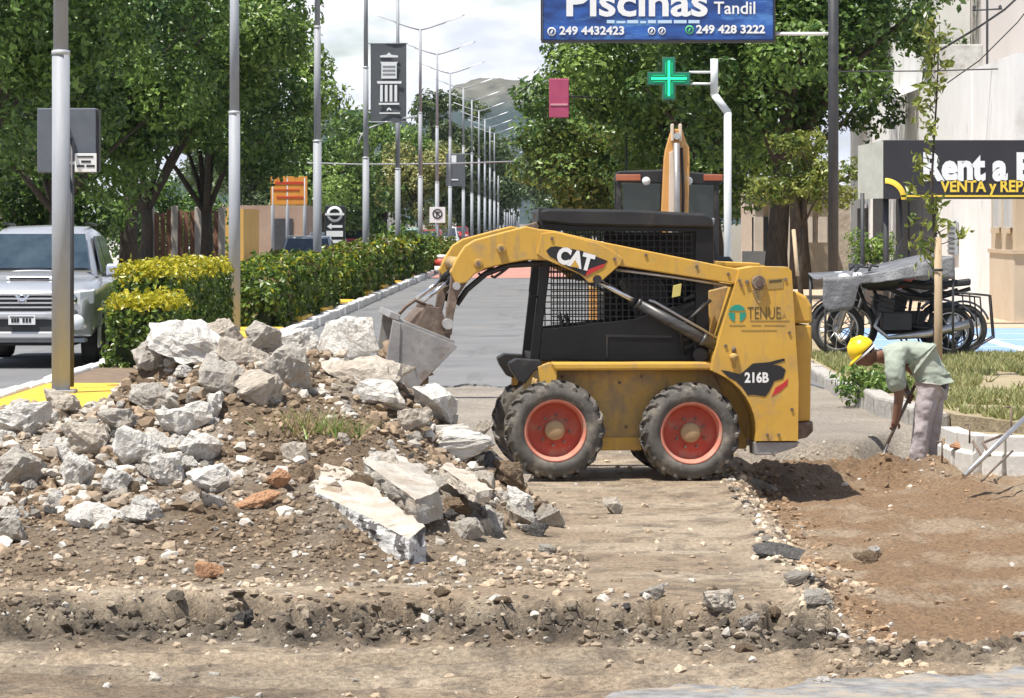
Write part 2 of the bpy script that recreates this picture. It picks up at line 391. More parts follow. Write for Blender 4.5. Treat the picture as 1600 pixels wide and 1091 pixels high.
def soil_color(X, Y, Z):
    n = fbm(X * 2.2, Y * 1.6, 5, 61)[:, None]; n2 = fbm(X * 9, Y * 6, 4, 77)[:, None]; st = fbm(X * 1.3, Y * 2.0, 5, 90)[:, None]
    dust = np.array([0.50, 0.41, 0.305]); tan = np.array([0.37, 0.285, 0.2]); brown = np.array([0.28, 0.185, 0.112])
    dark = np.array([0.085, 0.072, 0.058]); pilec = np.array([0.21, 0.155, 0.105]); pale = np.array([0.42, 0.36, 0.29])
    st = sstep(.3, .7, st)
    c = dust * (1 - st) + tan * st
    damp = sstep(.52, .72, fbm(X * .45 + 3, Y * 1.1, 4, 123)[:, None]); c = c * (1 - damp * .3)
    c = c * (1 - sstep(.5, .72, n2) * .5) + dark * 1.3 * sstep(.5, .72, n2) * .5
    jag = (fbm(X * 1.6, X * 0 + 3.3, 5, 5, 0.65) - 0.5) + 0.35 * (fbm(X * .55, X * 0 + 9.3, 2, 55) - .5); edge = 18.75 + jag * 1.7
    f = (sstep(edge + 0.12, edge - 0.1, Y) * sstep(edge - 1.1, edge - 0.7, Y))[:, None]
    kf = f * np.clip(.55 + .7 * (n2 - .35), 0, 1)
    c = c * (1 - kf) + dark * .8 * kf  # step face painted darker: dark earth plus the shade of its hollows
    ex = 1.42
    p = (sstep(ex - 0.1, ex + 0.25, X) * sstep(17.4, 18.4, Y) * (1 - sstep(30.4, 31, Y)))[:, None]
    bc = brown * (1 - sstep(.45, .7, n)) + tan * sstep(.45, .7, n)
    c = c * (1 - p) + bc * p
    hm = (np.exp(-((X - 2.6) / 1.2) ** 2 - ((Y - 29.5) / 0.9) ** 2))[:, None]
    c = c * (1 - hm) + brown * 0.82 * hm
    ph = np.clip(pile_h(X, Y) * 6, 0, 1)[:, None]
    pc = pilec * (1 - sstep(.5, .68, n)) + pale * 0.8 * sstep(.5, .68, n)
    pc = pc * (0.75 + .5 * n2)
    c = c * (1 - ph) + pc * ph
    fp = (sstep(19.2, 19.9, Y) * (1 - sstep(21.5, 22.5, Y)) * (1 - sstep(-.6, .6, X)))[:, None]
    c = c * (1 - fp * .6) + pilec * .85 * fp * .6
    b = sstep(30.5, 31.5, Y)[:, None]; far = np.array([0.36, 0.32, 0.27]) * (0.75 + .5 * n)
    c = c * (1 - b) + far * b
    o = np.maximum(sstep(41, 44, Y), sstep(9, 12, np.abs(X)))[:, None]
    return c * (1 - o) + np.array([0.22, 0.2, 0.16]) * o

xs = np.concatenate([[-6000, -2500, -900, -300, -100, -40, -20, -12], np.arange(-8, -5, 0.08), np.arange(-5, 5.2, 0.03), np.arange(5.2, 8, 0.08), [12, 20, 40, 100, 300, 900, 2500, 6000]])
ys = np.concatenate([[-300, -60, 0, 8, 12], np.arange(14, 20.5, 0.03), np.arange(20.5, 27, 0.04), np.arange(27, 42, 0.07), [44, 50, 60, 80, 120, 200, 400, 900, 2000, 3400, 9000]])
gx, gy = np.meshgrid(xs, ys); X_, Y_ = gx.ravel(), gy.ravel(); Z_ = ground_h(X_, Y_)
nx, ny = len(xs), len(ys); ii = np.arange(nx * ny).reshape(ny, nx)
gf = np.stack([ii[:-1, :-1], ii[:-1, 1:], ii[1:, 1:], ii[1:, :-1]], -1).reshape(-1, 4)
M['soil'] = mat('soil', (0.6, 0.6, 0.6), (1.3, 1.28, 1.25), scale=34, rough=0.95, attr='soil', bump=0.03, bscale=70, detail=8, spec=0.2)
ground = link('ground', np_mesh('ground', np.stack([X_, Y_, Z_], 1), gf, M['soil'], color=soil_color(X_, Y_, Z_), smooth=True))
tag(ground, 'dug-up brown earth and dusty broken pavement of the street works', 'ground', kind='structure')

# loose stones and clods on the earth: nobody could count them
def scatter(n, seed, region, smin, smax, cols):
    rg = np.random.default_rng(seed); X = []; Y = []
    while sum(map(len, X)) < n:
        # even density in the picture rather than in plan: more stones near
        x = rg.uniform(-4.2, 4.6, n * 2); y = 15.2 + 16 * rg.random(n * 2) ** 1.5
        p = region(x, y); k = rg.random(n * 2) < p
        X.append(x[k]); Y.append(y[k])
    X = np.concatenate(X)[:n]; Y = np.concatenate(Y)[:n]; Z = ground_h(X, Y)
    S = smin + (smax - smin) * rg.random(n) ** 3.6
    t_ = 1.618; base = np.array([[-1, t_, 0], [1, t_, 0], [-1, -t_, 0], [1, -t_, 0], [0, -1, t_], [0, 1, t_], [0, -1, -t_], [0, 1, -t_], [t_, 0, -1], [t_, 0, 1], [-t_, 0, -1], [-t_, 0, 1]], float) / 1.9
    fc = np.array([[0, 11, 5], [0, 5, 1], [0, 1, 7], [0, 7, 10], [0, 10, 11], [1, 5, 9], [5, 11, 4], [11, 10, 2], [10, 7, 6], [7, 1, 8], [3, 9, 4], [3, 4, 2], [3, 2, 6], [3, 6, 8], [3, 8, 9], [4, 9, 5], [2, 4, 11], [6, 2, 10], [8, 6, 7], [9, 8, 1]])
    v = base[None] * rg.uniform(.62, 1.18, (n, 12, 1)); v = v * np.stack([S, S * rg.uniform(.6, 1, n), S * rg.uniform(.45, .8, n)], 1)[:, None, :]
    a = rg.uniform(0, 6.28, n); c, s = np.cos(a)[:, None], np.sin(a)[:, None]
    q = v.copy(); q[..., 0] = v[..., 0] * c - v[..., 1] * s; q[..., 1] = v[..., 0] * s + v[..., 1] * c
    tl = rg.normal(0, .5, n)[:, None]; z0 = q[..., 2].copy(); y0 = q[..., 1].copy()
    q[..., 1] = y0 * np.cos(tl) - z0 * np.sin(tl); q[..., 2] = y0 * np.sin(tl) + z0 * np.cos(tl)
    q += np.stack([X, Y, Z + S * .15], 1)[:, None, :]
    cc = soil_color(X, Y, Z) * rg.uniform(.6, 1.5, (n, 1)); pale = rg.random(n) < .09
    cc[pale] = np.array([.5, .46, .4]) * rg.uniform(.7, 1.25, (pale.sum(), 1))
    return q.reshape(-1, 3), (fc[None] + np.arange(n)[:, None, None] * 12).reshape(-1, 3), np.repeat(cc, 12, 0)
def reg_all(x, y):
    jag = (fbm(x * 1.6, x * 0 + 3.3, 5, 5, 0.65) - 0.5) + 0.35 * (fbm(x * .55, x * 0 + 9.3, 2, 55) - .5); e = 18.75 + jag * 1.7
    return np.clip(0.022 + 0.9 * np.exp(-((y - e + .4) / .4) ** 2) + .9 * np.clip(pile_h(x, y) * 4, 0, 1) + .5 * ((x > 1.3) & (x < 1.8) & (y < 29)) + .25 * ((x > 1.8) & (y > 28)) + .5 * ((x < 0.2) & (y > 19.3) & (y < 21.5)), 0, 1)
M['stone'] = mat('loose_stone', (0.8, 0.8, 0.8), (1.15, 1.15, 1.15), scale=30, rough=0.95, attr='soil', spec=0.2)
v1, f1, c1 = scatter(30000, 5, reg_all, 0.004, 0.04, None)
def reg_pile(x, y): return (1 - .8 * sstep(-2.45, -2.0, x) * (1 - sstep(22.9, 23.4, y)) - .55 * (1 - sstep(21.2, 21.8, y)) * (x < -2.2)) * np.clip(pile_h(x, y) * 3 - .05, 0, 1) * np.clip(.35 + 1.2 * (fbm(x * 1.5, y * 1.5, 3, 88) - .35), 0, 1)
def reg_edge(x, y):
    jag = (fbm(x * 1.6, x * 0 + 3.3, 5, 5, 0.65) - 0.5) + 0.35 * (fbm(x * .55, x * 0 + 9.3, 2, 55) - .5); e = 18.75 + jag * 1.7
    return np.clip(np.exp(-((y - e + .3) / .28) ** 2) * (x < 1.6) + .35 * np.exp(-((x - 1.45) / .12) ** 2) * (y > 18) * (y < 28), 0, 1)
v2, f2, c2 = scatter(7000, 8, reg_pile, 0.012, 0.075, None); c2 = c2 * 1.25
pw = np.repeat(np.random.default_rng(2).random(7000) < .26, 12); c2[pw] = np.array([.48, .44, .385]) * np.repeat(np.random.default_rng(3).uniform(.6, 1.3, 7000), 12)[pw][:, None]
v3, f3, c3 = scatter(2200, 9, reg_edge, 0.008, 0.045, None)
fines = link('rubble_fines', np_mesh('rubble_fines', np.concatenate([v2, v3]), np.concatenate([f2, f3 + len(v2)]), M['stone'], color=np.concatenate([c2, c3])))
tag(fines, 'small broken stones and clods filling the heap and slab edge', 'rubble', kind='stuff')
gravel = link('gravel', np_mesh('gravel', v1, f1, M['stone'], color=c1))
tag(gravel, 'loose gravel and earth clods strewn over the dug-up street', 'gravel', kind='stuff')

# ------------------------------------------------------------------ roads and pavements
def ragged(name, x0, x1, y_near, y_far, z, m, label, amp=0.5, seed=1):
    X = np.linspace(x0, x1, 240); e = y_near + (fbm(X * 2.2, X * 0 + seed, 5, seed, .62) - .5) * amp * 2
    b = MB(); n = len(X)
    vs = [(X[i], e[i], z) for i in range(n)] + [(X[i], y_far, z) for i in range(n)] + [(X[i], e[i] - .03, z - .04) for i in range(n)]
    b.add(vs, [(i, i + 1, n + i + 1, n + i) for i in range(n - 1)] + [(2 * n + i, 2 * n + i + 1, i + 1, i) for i in range(n - 1)])
    o = b.build(name, m); return tag(o, label, 'road', kind='structure')
ragged('road', -4.1, 3.2, 41.0, 900, 0.0, M['asphalt'], 'grey asphalt carriageway running away between median and right kerb', 1.9, 3)
lr = ragged('road', -10.8, -5.55, 34.2, 900, 0.0, M['asphalt'], 'grey asphalt carriageway left of the hedged median', 0.5, 8)
oa = ragged('old_asphalt', 0, 0, 0, 0, 0, M['old_asphalt'], 'strip of worn grey asphalt at the bottom edge of the street works')
bpy.data.objects.remove(oa)
b = MB(); X = np.linspace(-4, 9, 260)
e = np.interp(X, [-4, 0.2, 0.6, 2.2, 4, 9], [15.45, 15.5, 15.95, 16.55, 16.9, 17.5]) + (fbm(X * 3.2, X * 0, 5, 33, .65) - .5) * .9
n = len(X); zt = -0.215
b.add([(X[i], e[i], zt - .012) for i in range(n)] + [(X[i], e[i] - .12, zt) for i in range(n)] + [(X[i], -12, zt) for i in range(n)] + [(X[i], e[i] + .05, zt - .2) for i in range(n)],
      [(n + i, n + i + 1, i + 1, i) for i in range(n - 1)] + [(2 * n + i, 2 * n + i + 1, n + i + 1, n + i) for i in range(n - 1)] + [(i, i + 1, 3 * n + i + 1, 3 * n + i) for i in range(n - 1)])
tag(b.build('old_asphalt', M['old_asphalt']), 'strip of worn grey asphalt along the bottom edge', 'road', kind='structure')
b = MB(); b.add([(-4.0, 118, .006), (3.15, 118, .006), (3.15, 166, .006), (-4.0, 166, .006)], [(0, 1, 2, 3)])
tag(b.build('red_crossing', M['red_paint']), 'red painted band across the carriageway', 'road marking', kind='structure')
for k, (x0, x1, y0, y1) in enumerate([(-9.6, -5.9, 39.2, 39.6), (-8.2, -8.08, 44, 48), (-8.2, -8.08, 52, 56)]):
    b = MB(); b.add([(x0, y0, .006), (x1, y0, .006), (x1, y1, .006), (x0, y1, .006)], [(0, 1, 2, 3)])
    tag(b.build('road_line', M['white_paint']), ['white stop line across the left carriageway', 'white lane dash under the front of the silver pickup', 'white lane dash behind the silver pickup'][k], 'road marking', kind='structure')

# median with kerb stones
med = MB(); med.bb(-5.38, -4.28, 38.2, 146, -.1, .12)
MEDSOIL = mat('median_soil', (.16, .11, .075), (.25, .18, .12), scale=6, rough=.95, bump=.03, bscale=14)
median = med.build('median', MEDSOIL)
tag(median, 'planted median with white and yellow painted kerbs', 'median', kind='structure')
ks = MB(); ks.bb(-.085, .085, -.475, .475, -.1, .16); ksm = ks.mesh('kerb_stone', M['white_paint']); ksy = ks.mesh('kerb_stone', M['yellow_paint'])
def kerb_stone(x, y, me, rz=0, z=0):
    o = link('kerb_stone', me, median, (x + random.uniform(-.018, .018), y, z + random.uniform(-.015, .015)), (random.uniform(-.012, .012), random.uniform(-.03, .03), rz + random.uniform(-.015, .015)))
    b = o.modifiers.new('bevel', 'BEVEL'); b.width = .025; b.segments = 2
y = 33.6
while y < 146:
    for x in (-4.2, -5.46): kerb_stone(x, y, ksm)
    y += 0.985 if y < 100 else 1.0
cap = MB(); cap.bb(-5.37, -4.29, 33.0, 38.2, -.1, .135); cap.build('median_cap', M['yellow_paint'], median, bevel=.02)
nose = MB()
arc = [(-4.83 + .75 * math.cos(a), 33.0 + .45 * math.sin(a)) for a in np.linspace(math.pi, 2 * math.pi, 9)]
nose.prism([(-5.58, 33.1)] + arc + [(-4.08, 33.1)], -.1, .165, 'z'); nose.build('kerb_nose', M['yellow_paint'], median, bevel=.03)
for y0, y1 in ((53.0, 57.6), (76.3, 78.2), (101, 103)):
    c = MB(); c.bb(-5.36, -4.3, y0, y1, .1, .165); c.build('cross_slab', M['yellow_paint'], median, bevel=.02)
# yellow flower-bed edging seen in patches along the hedge foot
for yy in (62, 68, 84, 92, 110, 122): 
    c = MB(); c.bb(-4.5, -4.3, yy, yy + 2.6, .1, .2); c.build('yellow_edging', M['yellow_paint'], median, bevel=.02)

# right kerb, pavement and verge
M['pavement'] = mat('pavement_tiles', (0.46, 0.33, 0.22), (0.55, 0.42, 0.3), scale=2, rough=.9, bump=.004, bscale=20)
M['blue_paint'] = mat('blue_paint', (0.2, 0.33, 0.54), (0.27, 0.4, 0.6), scale=3, rough=.8, spots=(.42, .4, .38), spot_scale=3, spot_lo=.58, spot_hi=.75)
M['verge'] = mat('verge_earth', (0.30, 0.235, 0.15), (0.40, 0.33, 0.2), scale=3, rough=.95, bump=.03, bscale=16)
rk = [(3.2, 150), (3.2, 60), (3.15, 46), (3.12, 42), (3.16, 38.5), (3.3, 35), (3.55, 32.3), (4.0, 30.9), (4.8, 30.1), (6.5, 29.6), (14, 29.4)]
pv = MB(); pv.prism([(x + .08, y) for x, y in rk] + [(14, 150)], -.2, .115, 'z')
tag(pv.build('pavement', M['verge']), 'earth verge and footway on the right of the street', 'pavement', kind='structure')
pt = MB(); pt.bb(4.4, 8.1, 58.3, 150, .1, .128); pt2 = MB()
tag(pt.build('tiled_footway', M['pavement']), 'orange tiled footway beside the white shop', 'pavement', kind='structure')
bp_ = MB(); bp_.bb(4.3, 8.6, 46.8, 58.25, .1, .124)
bay = tag(bp_.build('painted_bay', M['white_paint']), 'footway painted in blue panels with white lines', 'pavement', kind='structure')
for i in range(2):
    for j in range(4):
        c = MB(); x0 = 4.45 + i * 2.05; y0 = 47.1 + j * 2.8; c.bb(x0, x0 + 1.8, y0, y0 + 2.45, .1, .132); c.build('blue_panel', M['blue_paint'], bay, bevel=.004)
# old kerb stones on the right
okb = thing('kerb', 'weathered grey kerb curving along the grass verge', 'kerb', (0, 0, 0))
def walk(pts, step):
    out = []; acc = 0.0; 
    for (x0, y0), (x1, y1) in zip(pts[:-1], pts[1:]):
        l = math.hypot(x1 - x0, y1 - y0); d = acc
        while d < l: t = d / l; out.append((x0 + (x1 - x0) * t, y0 + (y1 - y0) * t, math.atan2(y1 - y0, x1 - x0))); d += step
        acc = d - l
    return out
kst = MB(); kst.bb(-.46, .46, -.09, .09, -.25, .14); kstm = kst.mesh('kerb_stone', M['old_kerb'])
for x, y, a in walk(rk[:7], .96):
    o = link('kerb_stone', kstm, okb, (x, y, random.uniform(-.015, .02)), (random.uniform(-.04, .04), random.uniform(-.02, .02), a + random.uniform(-.04, .04)))
    bv = o.modifiers.new('bevel', 'BEVEL'); bv.width = .03; bv.segments = 2
# new cast kerb with formed blocks
nk = thing('new_kerb', 'newly cast pale concrete kerb blocks at the street corner', 'kerb', (0, 0, 0))
nkp = [(3.3, 29.7), (3.32, 29.1), (3.42, 28.7), (3.7, 28.45), (4.6, 28.3), (8, 28.1)]
kb = MB(); kb.prism([(-.09, -.32), (.09, -.32), (.09, .0), (.06, .02), (.06, .15), (-.09, .15)], -.098, .098, 'x')
kbm = kb.mesh('kerb_block', mat('new_concrete', (.55, .53, .49), (.68, .66, .62), scale=6, rough=.9, bump=.004, bscale=30, spots=(.4, .33, .26), spot_scale=5, spot_lo=.56, spot_hi=.7))
for x, y, a in walk(nkp, .2):
    o = link('kerb_block', kbm, nk, (x, y, random.uniform(-.004, .004)), (0, 0, a + math.pi + random.uniform(-.01, .01)))
    bv = o.modifiers.new('bevel', 'BEVEL'); bv.width = .006; bv.segments = 1
cf = MB(); pts = nkp; cf.prism([(x, y + .1) for x, y in nkp] + [(8, 29.6), (5.0, 30.0), (4.2, 30.6), (3.6, 31.2)], -.3, .03, 'z')
tag(cf.build('kerb_backfill', M['verge']), 'dry earth backfill behind the new kerb', 'earth', kind='structure')
# left pavement
lp = MB(); lp.prism([(-10.8, 30), (-10.8, 400), (-40, 400), (-40, 30)], -.2, .13, 'z')
tag(lp.build('left_pavement', M['concrete']), 'grey footway along the left carriageway under the trees', 'pavement', kind='structure')
lk_ = thing('kerb', 'plain grey kerb of the left footway', 'kerb')
lks = MB(); lks.bb(-.08, .08, -1.98, 1.98, -.2, .15); lkm = lks.mesh('kerb_stone', M['concrete'])
for i in range(40): link('kerb_stone', lkm, lk_, (-10.72, 42 + i * 4, 0))
# ------------------------------------------------------------------ hills
def hill(name, label, Yc, prof, m, depth, seed):
    px = np.array([p[0] for p in prof], float); py = np.array([p[1] for p in prof], float)
    xs_ = np.linspace((px[0] - VX) * Yc / FPX, (px[-1] - VX) * Yc / FPX, 220); zt = np.interp(xs_, (px - VX) * Yc / FPX, CH - (py - VY) * Yc / FPX)
    rows = []; T = np.linspace(0, 1, 40); sgn = 1
    for t in T:
        k = sstep(0, 1, t)
        nz = (fbm(xs_ / depth * 14 + t * 3, xs_ * 0 + t * 9, 5, seed) - .5)
        rows.append(np.stack([xs_, np.full_like(xs_, Yc - depth * (1 - t)), zt * k + nz * zt * .22 * (k * (1.25 - k)) * 1.6 + nz * zt * .03 * k - 4 * (1 - k)], 1))
    rows.append(np.stack([xs_, np.full_like(xs_, Yc + depth), xs_ * 0 - 20], 1))
    v = np.concatenate(rows); n = len(xs_); ii = np.arange(len(rows) * n).reshape(-1, n)
    f = np.stack([ii[:-1, :-1], ii[:-1, 1:], ii[1:, 1:], ii[1:, :-1]], -1).reshape(-1, 4)
    rel = (v[:, 2] / zt.max())[:, None]
    forest = np.array([.03, .05, .045]); rock = np.array([.13, .125, .095]); g = fbm(v[:, 0] / depth * 30, v[:, 1] / depth * 30, 4, seed + 3)[:, None]
    k = sstep(.74, .84, rel + (g - .5) * .12) if m else 0 * rel
    c = forest * (.7 + .6 * g) * (1 - k) + rock * (.6 + .8 * g) * k
    o = link(name, np_mesh(name, v, f, HILLM, color=c, smooth=True)); return tag(o, label, 'hill', kind='structure')
HILLM = mat('hill_cover', (.6, .6, .6), (1.3, 1.3, 1.3), scale=.06, rough=1, attr='soil', spec=0.1)
hill('hill', 'bare rocky hilltop above dark woods at the end of the street', 3300, [(540, 330), (600, 250), (650, 205), (690, 160), (712, 133), (740, 124), (785, 121), (822, 124), (850, 134), (900, 165), (960, 205), (1100, 260), (1300, 330)], True, 420, 4)
hill('hill', 'low dark wooded ridge between the left trees and the banner', 2700, [(250, 300), (380, 215), (450, 188), (500, 178), (560, 174), (600, 180), (660, 205), (740, 260), (800, 320)], False, 380, 9)

# ------------------------------------------------------------------ trees
M['leaf_a'] = leaf_mat('leaf_dark', (0.03, 0.075, 0.014), (0.24, 0.37, 0.075))
M['leaf_b'] = leaf_mat('leaf_mid', (0.045, 0.105, 0.018), (0.3, 0.42, 0.09))
M['leaf_c'] = leaf_mat('leaf_yellowish', (0.08, 0.13, 0.02), (0.36, 0.38, 0.08))
M['leaf_far'] = leaf_mat('leaf_far', (0.05, 0.085, 0.03), (0.15, 0.2, 0.065))
M['flower'] = leaf_mat('leaf_flowering', (0.12, 0.16, 0.05), (0.6, 0.55, 0.2))
M['hedge'] = leaf_mat('hedge_leaf', (0.04, 0.085, 0.012), (0.24, 0.33, 0.045))
M['hedge_r'] = leaf_mat('hedge_reddish', (0.16, 0.07, 0.03), (0.5, 0.36, 0.22))
M['hedge_y'] = leaf_mat('hedge_tip', (0.34, 0.33, 0.02), (0.62, 0.52, 0.03))

def crown(name, clumps, per, size, m, parent, flat=0.75):
    P = []; N = []; T = []
    for (cx, cy, cz, r) in clumps:
        n = max(20, int(per * 3.3 * (r ** 2)))
        d = RNG.normal(size=(n, 3)); d /= np.linalg.norm(d, axis=1, keepdims=True)
        rad = r * (0.55 + 0.5 * RNG.random(n) ** .7)
        lob = 1 + .25 * np.sin(d[:, 0] * 5 + cx) * np.cos(d[:, 1] * 4 + cy)
        p = d * (rad * lob)[:, None] * np.array([1, 1, flat]) + np.array([cx, cy, cz])
        P.append(p); N.append(d * .8 + RNG.normal(size=(n, 3)) * .55 + np.array([0, 0, .45]))
        T.append(np.clip(RNG.normal(.36, .26, n) + RNG.normal(0, .2), 0, 1))
    P = np.concatenate(P); N = np.concatenate(N); T = np.concatenate(T)
    return link(name, leaves(name, P, N, size * .6 * RNG.uniform(.4, 1.6, len(P)), T, m), parent)

def tree(name, label, cat, X, Y, trunk_r, fork, cz, rx, ry, rz, nclump, cr, per, size, m, seed, group=None, lean=(0, 0), limbs=9, z0=.1):
    rg = random.Random(seed); t = thing(name, label, cat, (X, Y, z0), 0, group)
    cl = []
    tries = 0
    while len(cl) < nclump and tries < 5000:
        tries += 1
        u = Vector((rg.gauss(0, 1), rg.gauss(0, 1), rg.gauss(0, 1))).normalized() * (rg.random() ** .42)
        c = (lean[0] + u.x * rx, lean[1] + u.y * ry, cz + u.z * rz + (.12 * rz if u.z < 0 else 0))
        cl.append((c[0], c[1], c[2], cr * rg.uniform(.5, 1.15)))
    b = MB(); top = Vector((lean[0] * .35, lean[1] * .35, fork))
    b.path([(0, 0, -.1), (rg.uniform(-.05, .05), 0, fork * .35), (lean[0] * .18 + rg.uniform(-.08, .08), 0, fork * .7), top], [trunk_r * 1.35, trunk_r, trunk_r * .88, trunk_r * .8], 10)
    tr = b.build('trunk', M['bark'], t)
    for i in range(limbs):
        c = Vector(cl[(i * 7) % len(cl)][:3]); mid = top.lerp(c, .5) + Vector((rg.uniform(-.3, .3), rg.uniform(-.3, .3), rg.uniform(.1, .5)))
        lb = MB(); lb.path([top - Vector((0, 0, .1)), top.lerp(mid, .5) + Vector((0, 0, .08)), mid, c], [trunk_r * .55, trunk_r * .4, trunk_r * .26, .025], 6)
        lb.build('limb', M['bark'], tr)
    crown('crown', cl, per, size, m, t)
    return t
# left row along the far footway
tree('street_tree', 'big dark tree behind the silver pickup at the left edge', 'tree', -11.9, 72, .2, 2.1, 5.9, 4.3, 4.2, 3.7, 66, 1.05, 260, .25, M['leaf_a'], 1, 'trees along the left footway')
tree('street_tree', 'dark leafy tree above the blank grey sign box', 'tree', -11.6, 84, .19, 2.0, 6.3, 4.2, 4.2, 4.4, 72, 1.05, 260, .26, M['leaf_a'], 2, 'trees along the left footway')
tree('street_tree', 'broad green tree left of the second lamp post', 'tree', -11.2, 99, .2, 2.1, 6.6, 4.6, 4.4, 4.7, 78, 1.15, 230, .29, M['leaf_b'], 3, 'trees along the left footway')
tree('street_tree', 'green tree with its crown beside the third lamp post', 'tree', -10.9, 113, .2, 2.1, 6.2, 3.7, 4.2, 3.8, 60, 1.15, 210, .3, M['leaf_b'], 4, 'trees along the left footway')
tree('street_tree', 'dense tree filling the left background behind the pickup', 'tree', -17.5, 104, .3, 3, 6.5, 5.2, 5, 4.8, 60, 1.4, 130, .36, M['leaf_a'], 5, 'trees along the left footway')
tree('street_tree', 'tall hidden tree added for shade behind the first two left trees', 'tree', -19.5, 110, .3, 3.2, 7.6, 4.8, 4.6, 3.2, 44, 1.3, 150, .34, M['leaf_a'], 6, 'trees along the left footway')  # crown out of sight, added to put the background bushes in shade
tree('street_tree', 'tall hidden tree added for shade over the brown picket fence', 'tree', -14.6, 124, .3, 3.2, 7.4, 4.6, 5.0, 3.2, 44, 1.3, 150, .34, M['leaf_a'], 7, 'trees along the left footway')  # also unseen, added to cast shade on the left background
# trees further down on the left
tree('street_tree', 'round bushy green tree behind the black arrow sign', 'tree', -12.2, 190, .25, 2.2, 4.3, 3.7, 4, 3.7, 42, 1.2, 120, .42, M['leaf_b'], 11, 'trees farther down the street', z0=0)
tree('street_tree', 'green tree right under the hanging banner', 'tree', -9.6, 205, .25, 2.2, 4.4, 3.6, 4, 3.4, 40, 1.2, 120, .42, M['leaf_b'], 12, 'trees farther down the street', z0=0)
tree('flowering_tree', 'tree covered in pale yellow blossom between the lamp posts', 'tree', -7.2, 196, .18, 2.0, 3.9, 2.4, 2.5, 2.9, 34, .95, 150, .36, M['flower'], 13, z0=0)
tree('street_tree', 'tall dark tree standing before the rocky hill', 'tree', -9.3, 300, .4, 3, 7.0, 4.6, 5, 6.2, 50, 1.8, 70, .62, M['leaf_far'], 14, 'trees farther down the street', z0=0)
tree('street_tree', 'smaller far tree beside the row of lamp posts', 'tree', -6.9, 330, .4, 3, 5.2, 3.6, 5, 4.8, 40, 1.6, 70, .62, M['leaf_far'], 15, 'trees farther down the street', z0=0)
tree('street_tree', 'far tree where the left row meets the hill', 'tree', -8.0, 450, .4, 3, 6.0, 5, 5, 5.5, 40, 2.0, 45, .85, M['leaf_far'], 16, 'trees farther down the street', z0=0)
tree('street_tree', 'bushy tree between the round tree and the left row', 'tree', -17, 215, .4, 3, 4.5, 4.5, 5, 4.2, 44, 1.6, 80, .5, M['leaf_far'], 17, 'trees farther down the street', z0=0)
# right row
tree('street_tree', 'big dark tree behind the blue sign on the right footway', 'tree', 5.0, 80, .25, 3.0, 6.0, 4.0, 3.6, 3.5, 68, 1.05, 270, .25, M['leaf_a'], 21, 'trees along the right footway', lean=(.4, 0))
tree('street_tree', 'large green tree behind the pharmacy cross', 'tree', 4.6, 101, .28, 2.8, 5.6, 4.3, 4, 3.9, 70, 1.1, 240, .29, M['leaf_b'], 22, 'trees along the right footway', lean=(-.8, 0))
tree('street_tree', 'green tree overhanging the road left of the backhoe loader', 'tree', 4.4, 140, .3, 2.6, 4.7, 4.9, 4.4, 3.6, 64, 1.3, 170, .36, M['leaf_b'], 23, 'trees along the right footway', lean=(-.6, 0))
tree('street_tree', 'far green tree at the right of the vanishing road', 'tree', 4.0, 240, .3, 2.6, 4.6, 5, 5, 4.2, 44, 1.6, 80, .5, M['leaf_far'], 24, 'trees along the right footway', lean=(-1, 0))
tree('street_tree', 'farthest tree on the right by the vanishing road', 'tree', 4.0, 400, .3, 2.6, 4.6, 5.5, 5, 4.6, 40, 1.8, 60, .8, M['leaf_far'], 25, 'trees along the right footway', lean=(-1, 0))
tree('street_tree', 'tree crown at the upper right beside the tall grey wall', 'tree', 6.4, 92, .25, 3.2, 7.2, 3.0, 3, 2.8, 46, 1.0, 240, .28, M['leaf_a'], 26, 'trees along the right footway')
tree('small_tree', 'small yellowish green tree left of the black sign post', 'tree', 5.1, 73, .05, 1.7, 2.65, 1.2, 1.0, .95, 22, .38, 620, .16, M['leaf_c'], 27)
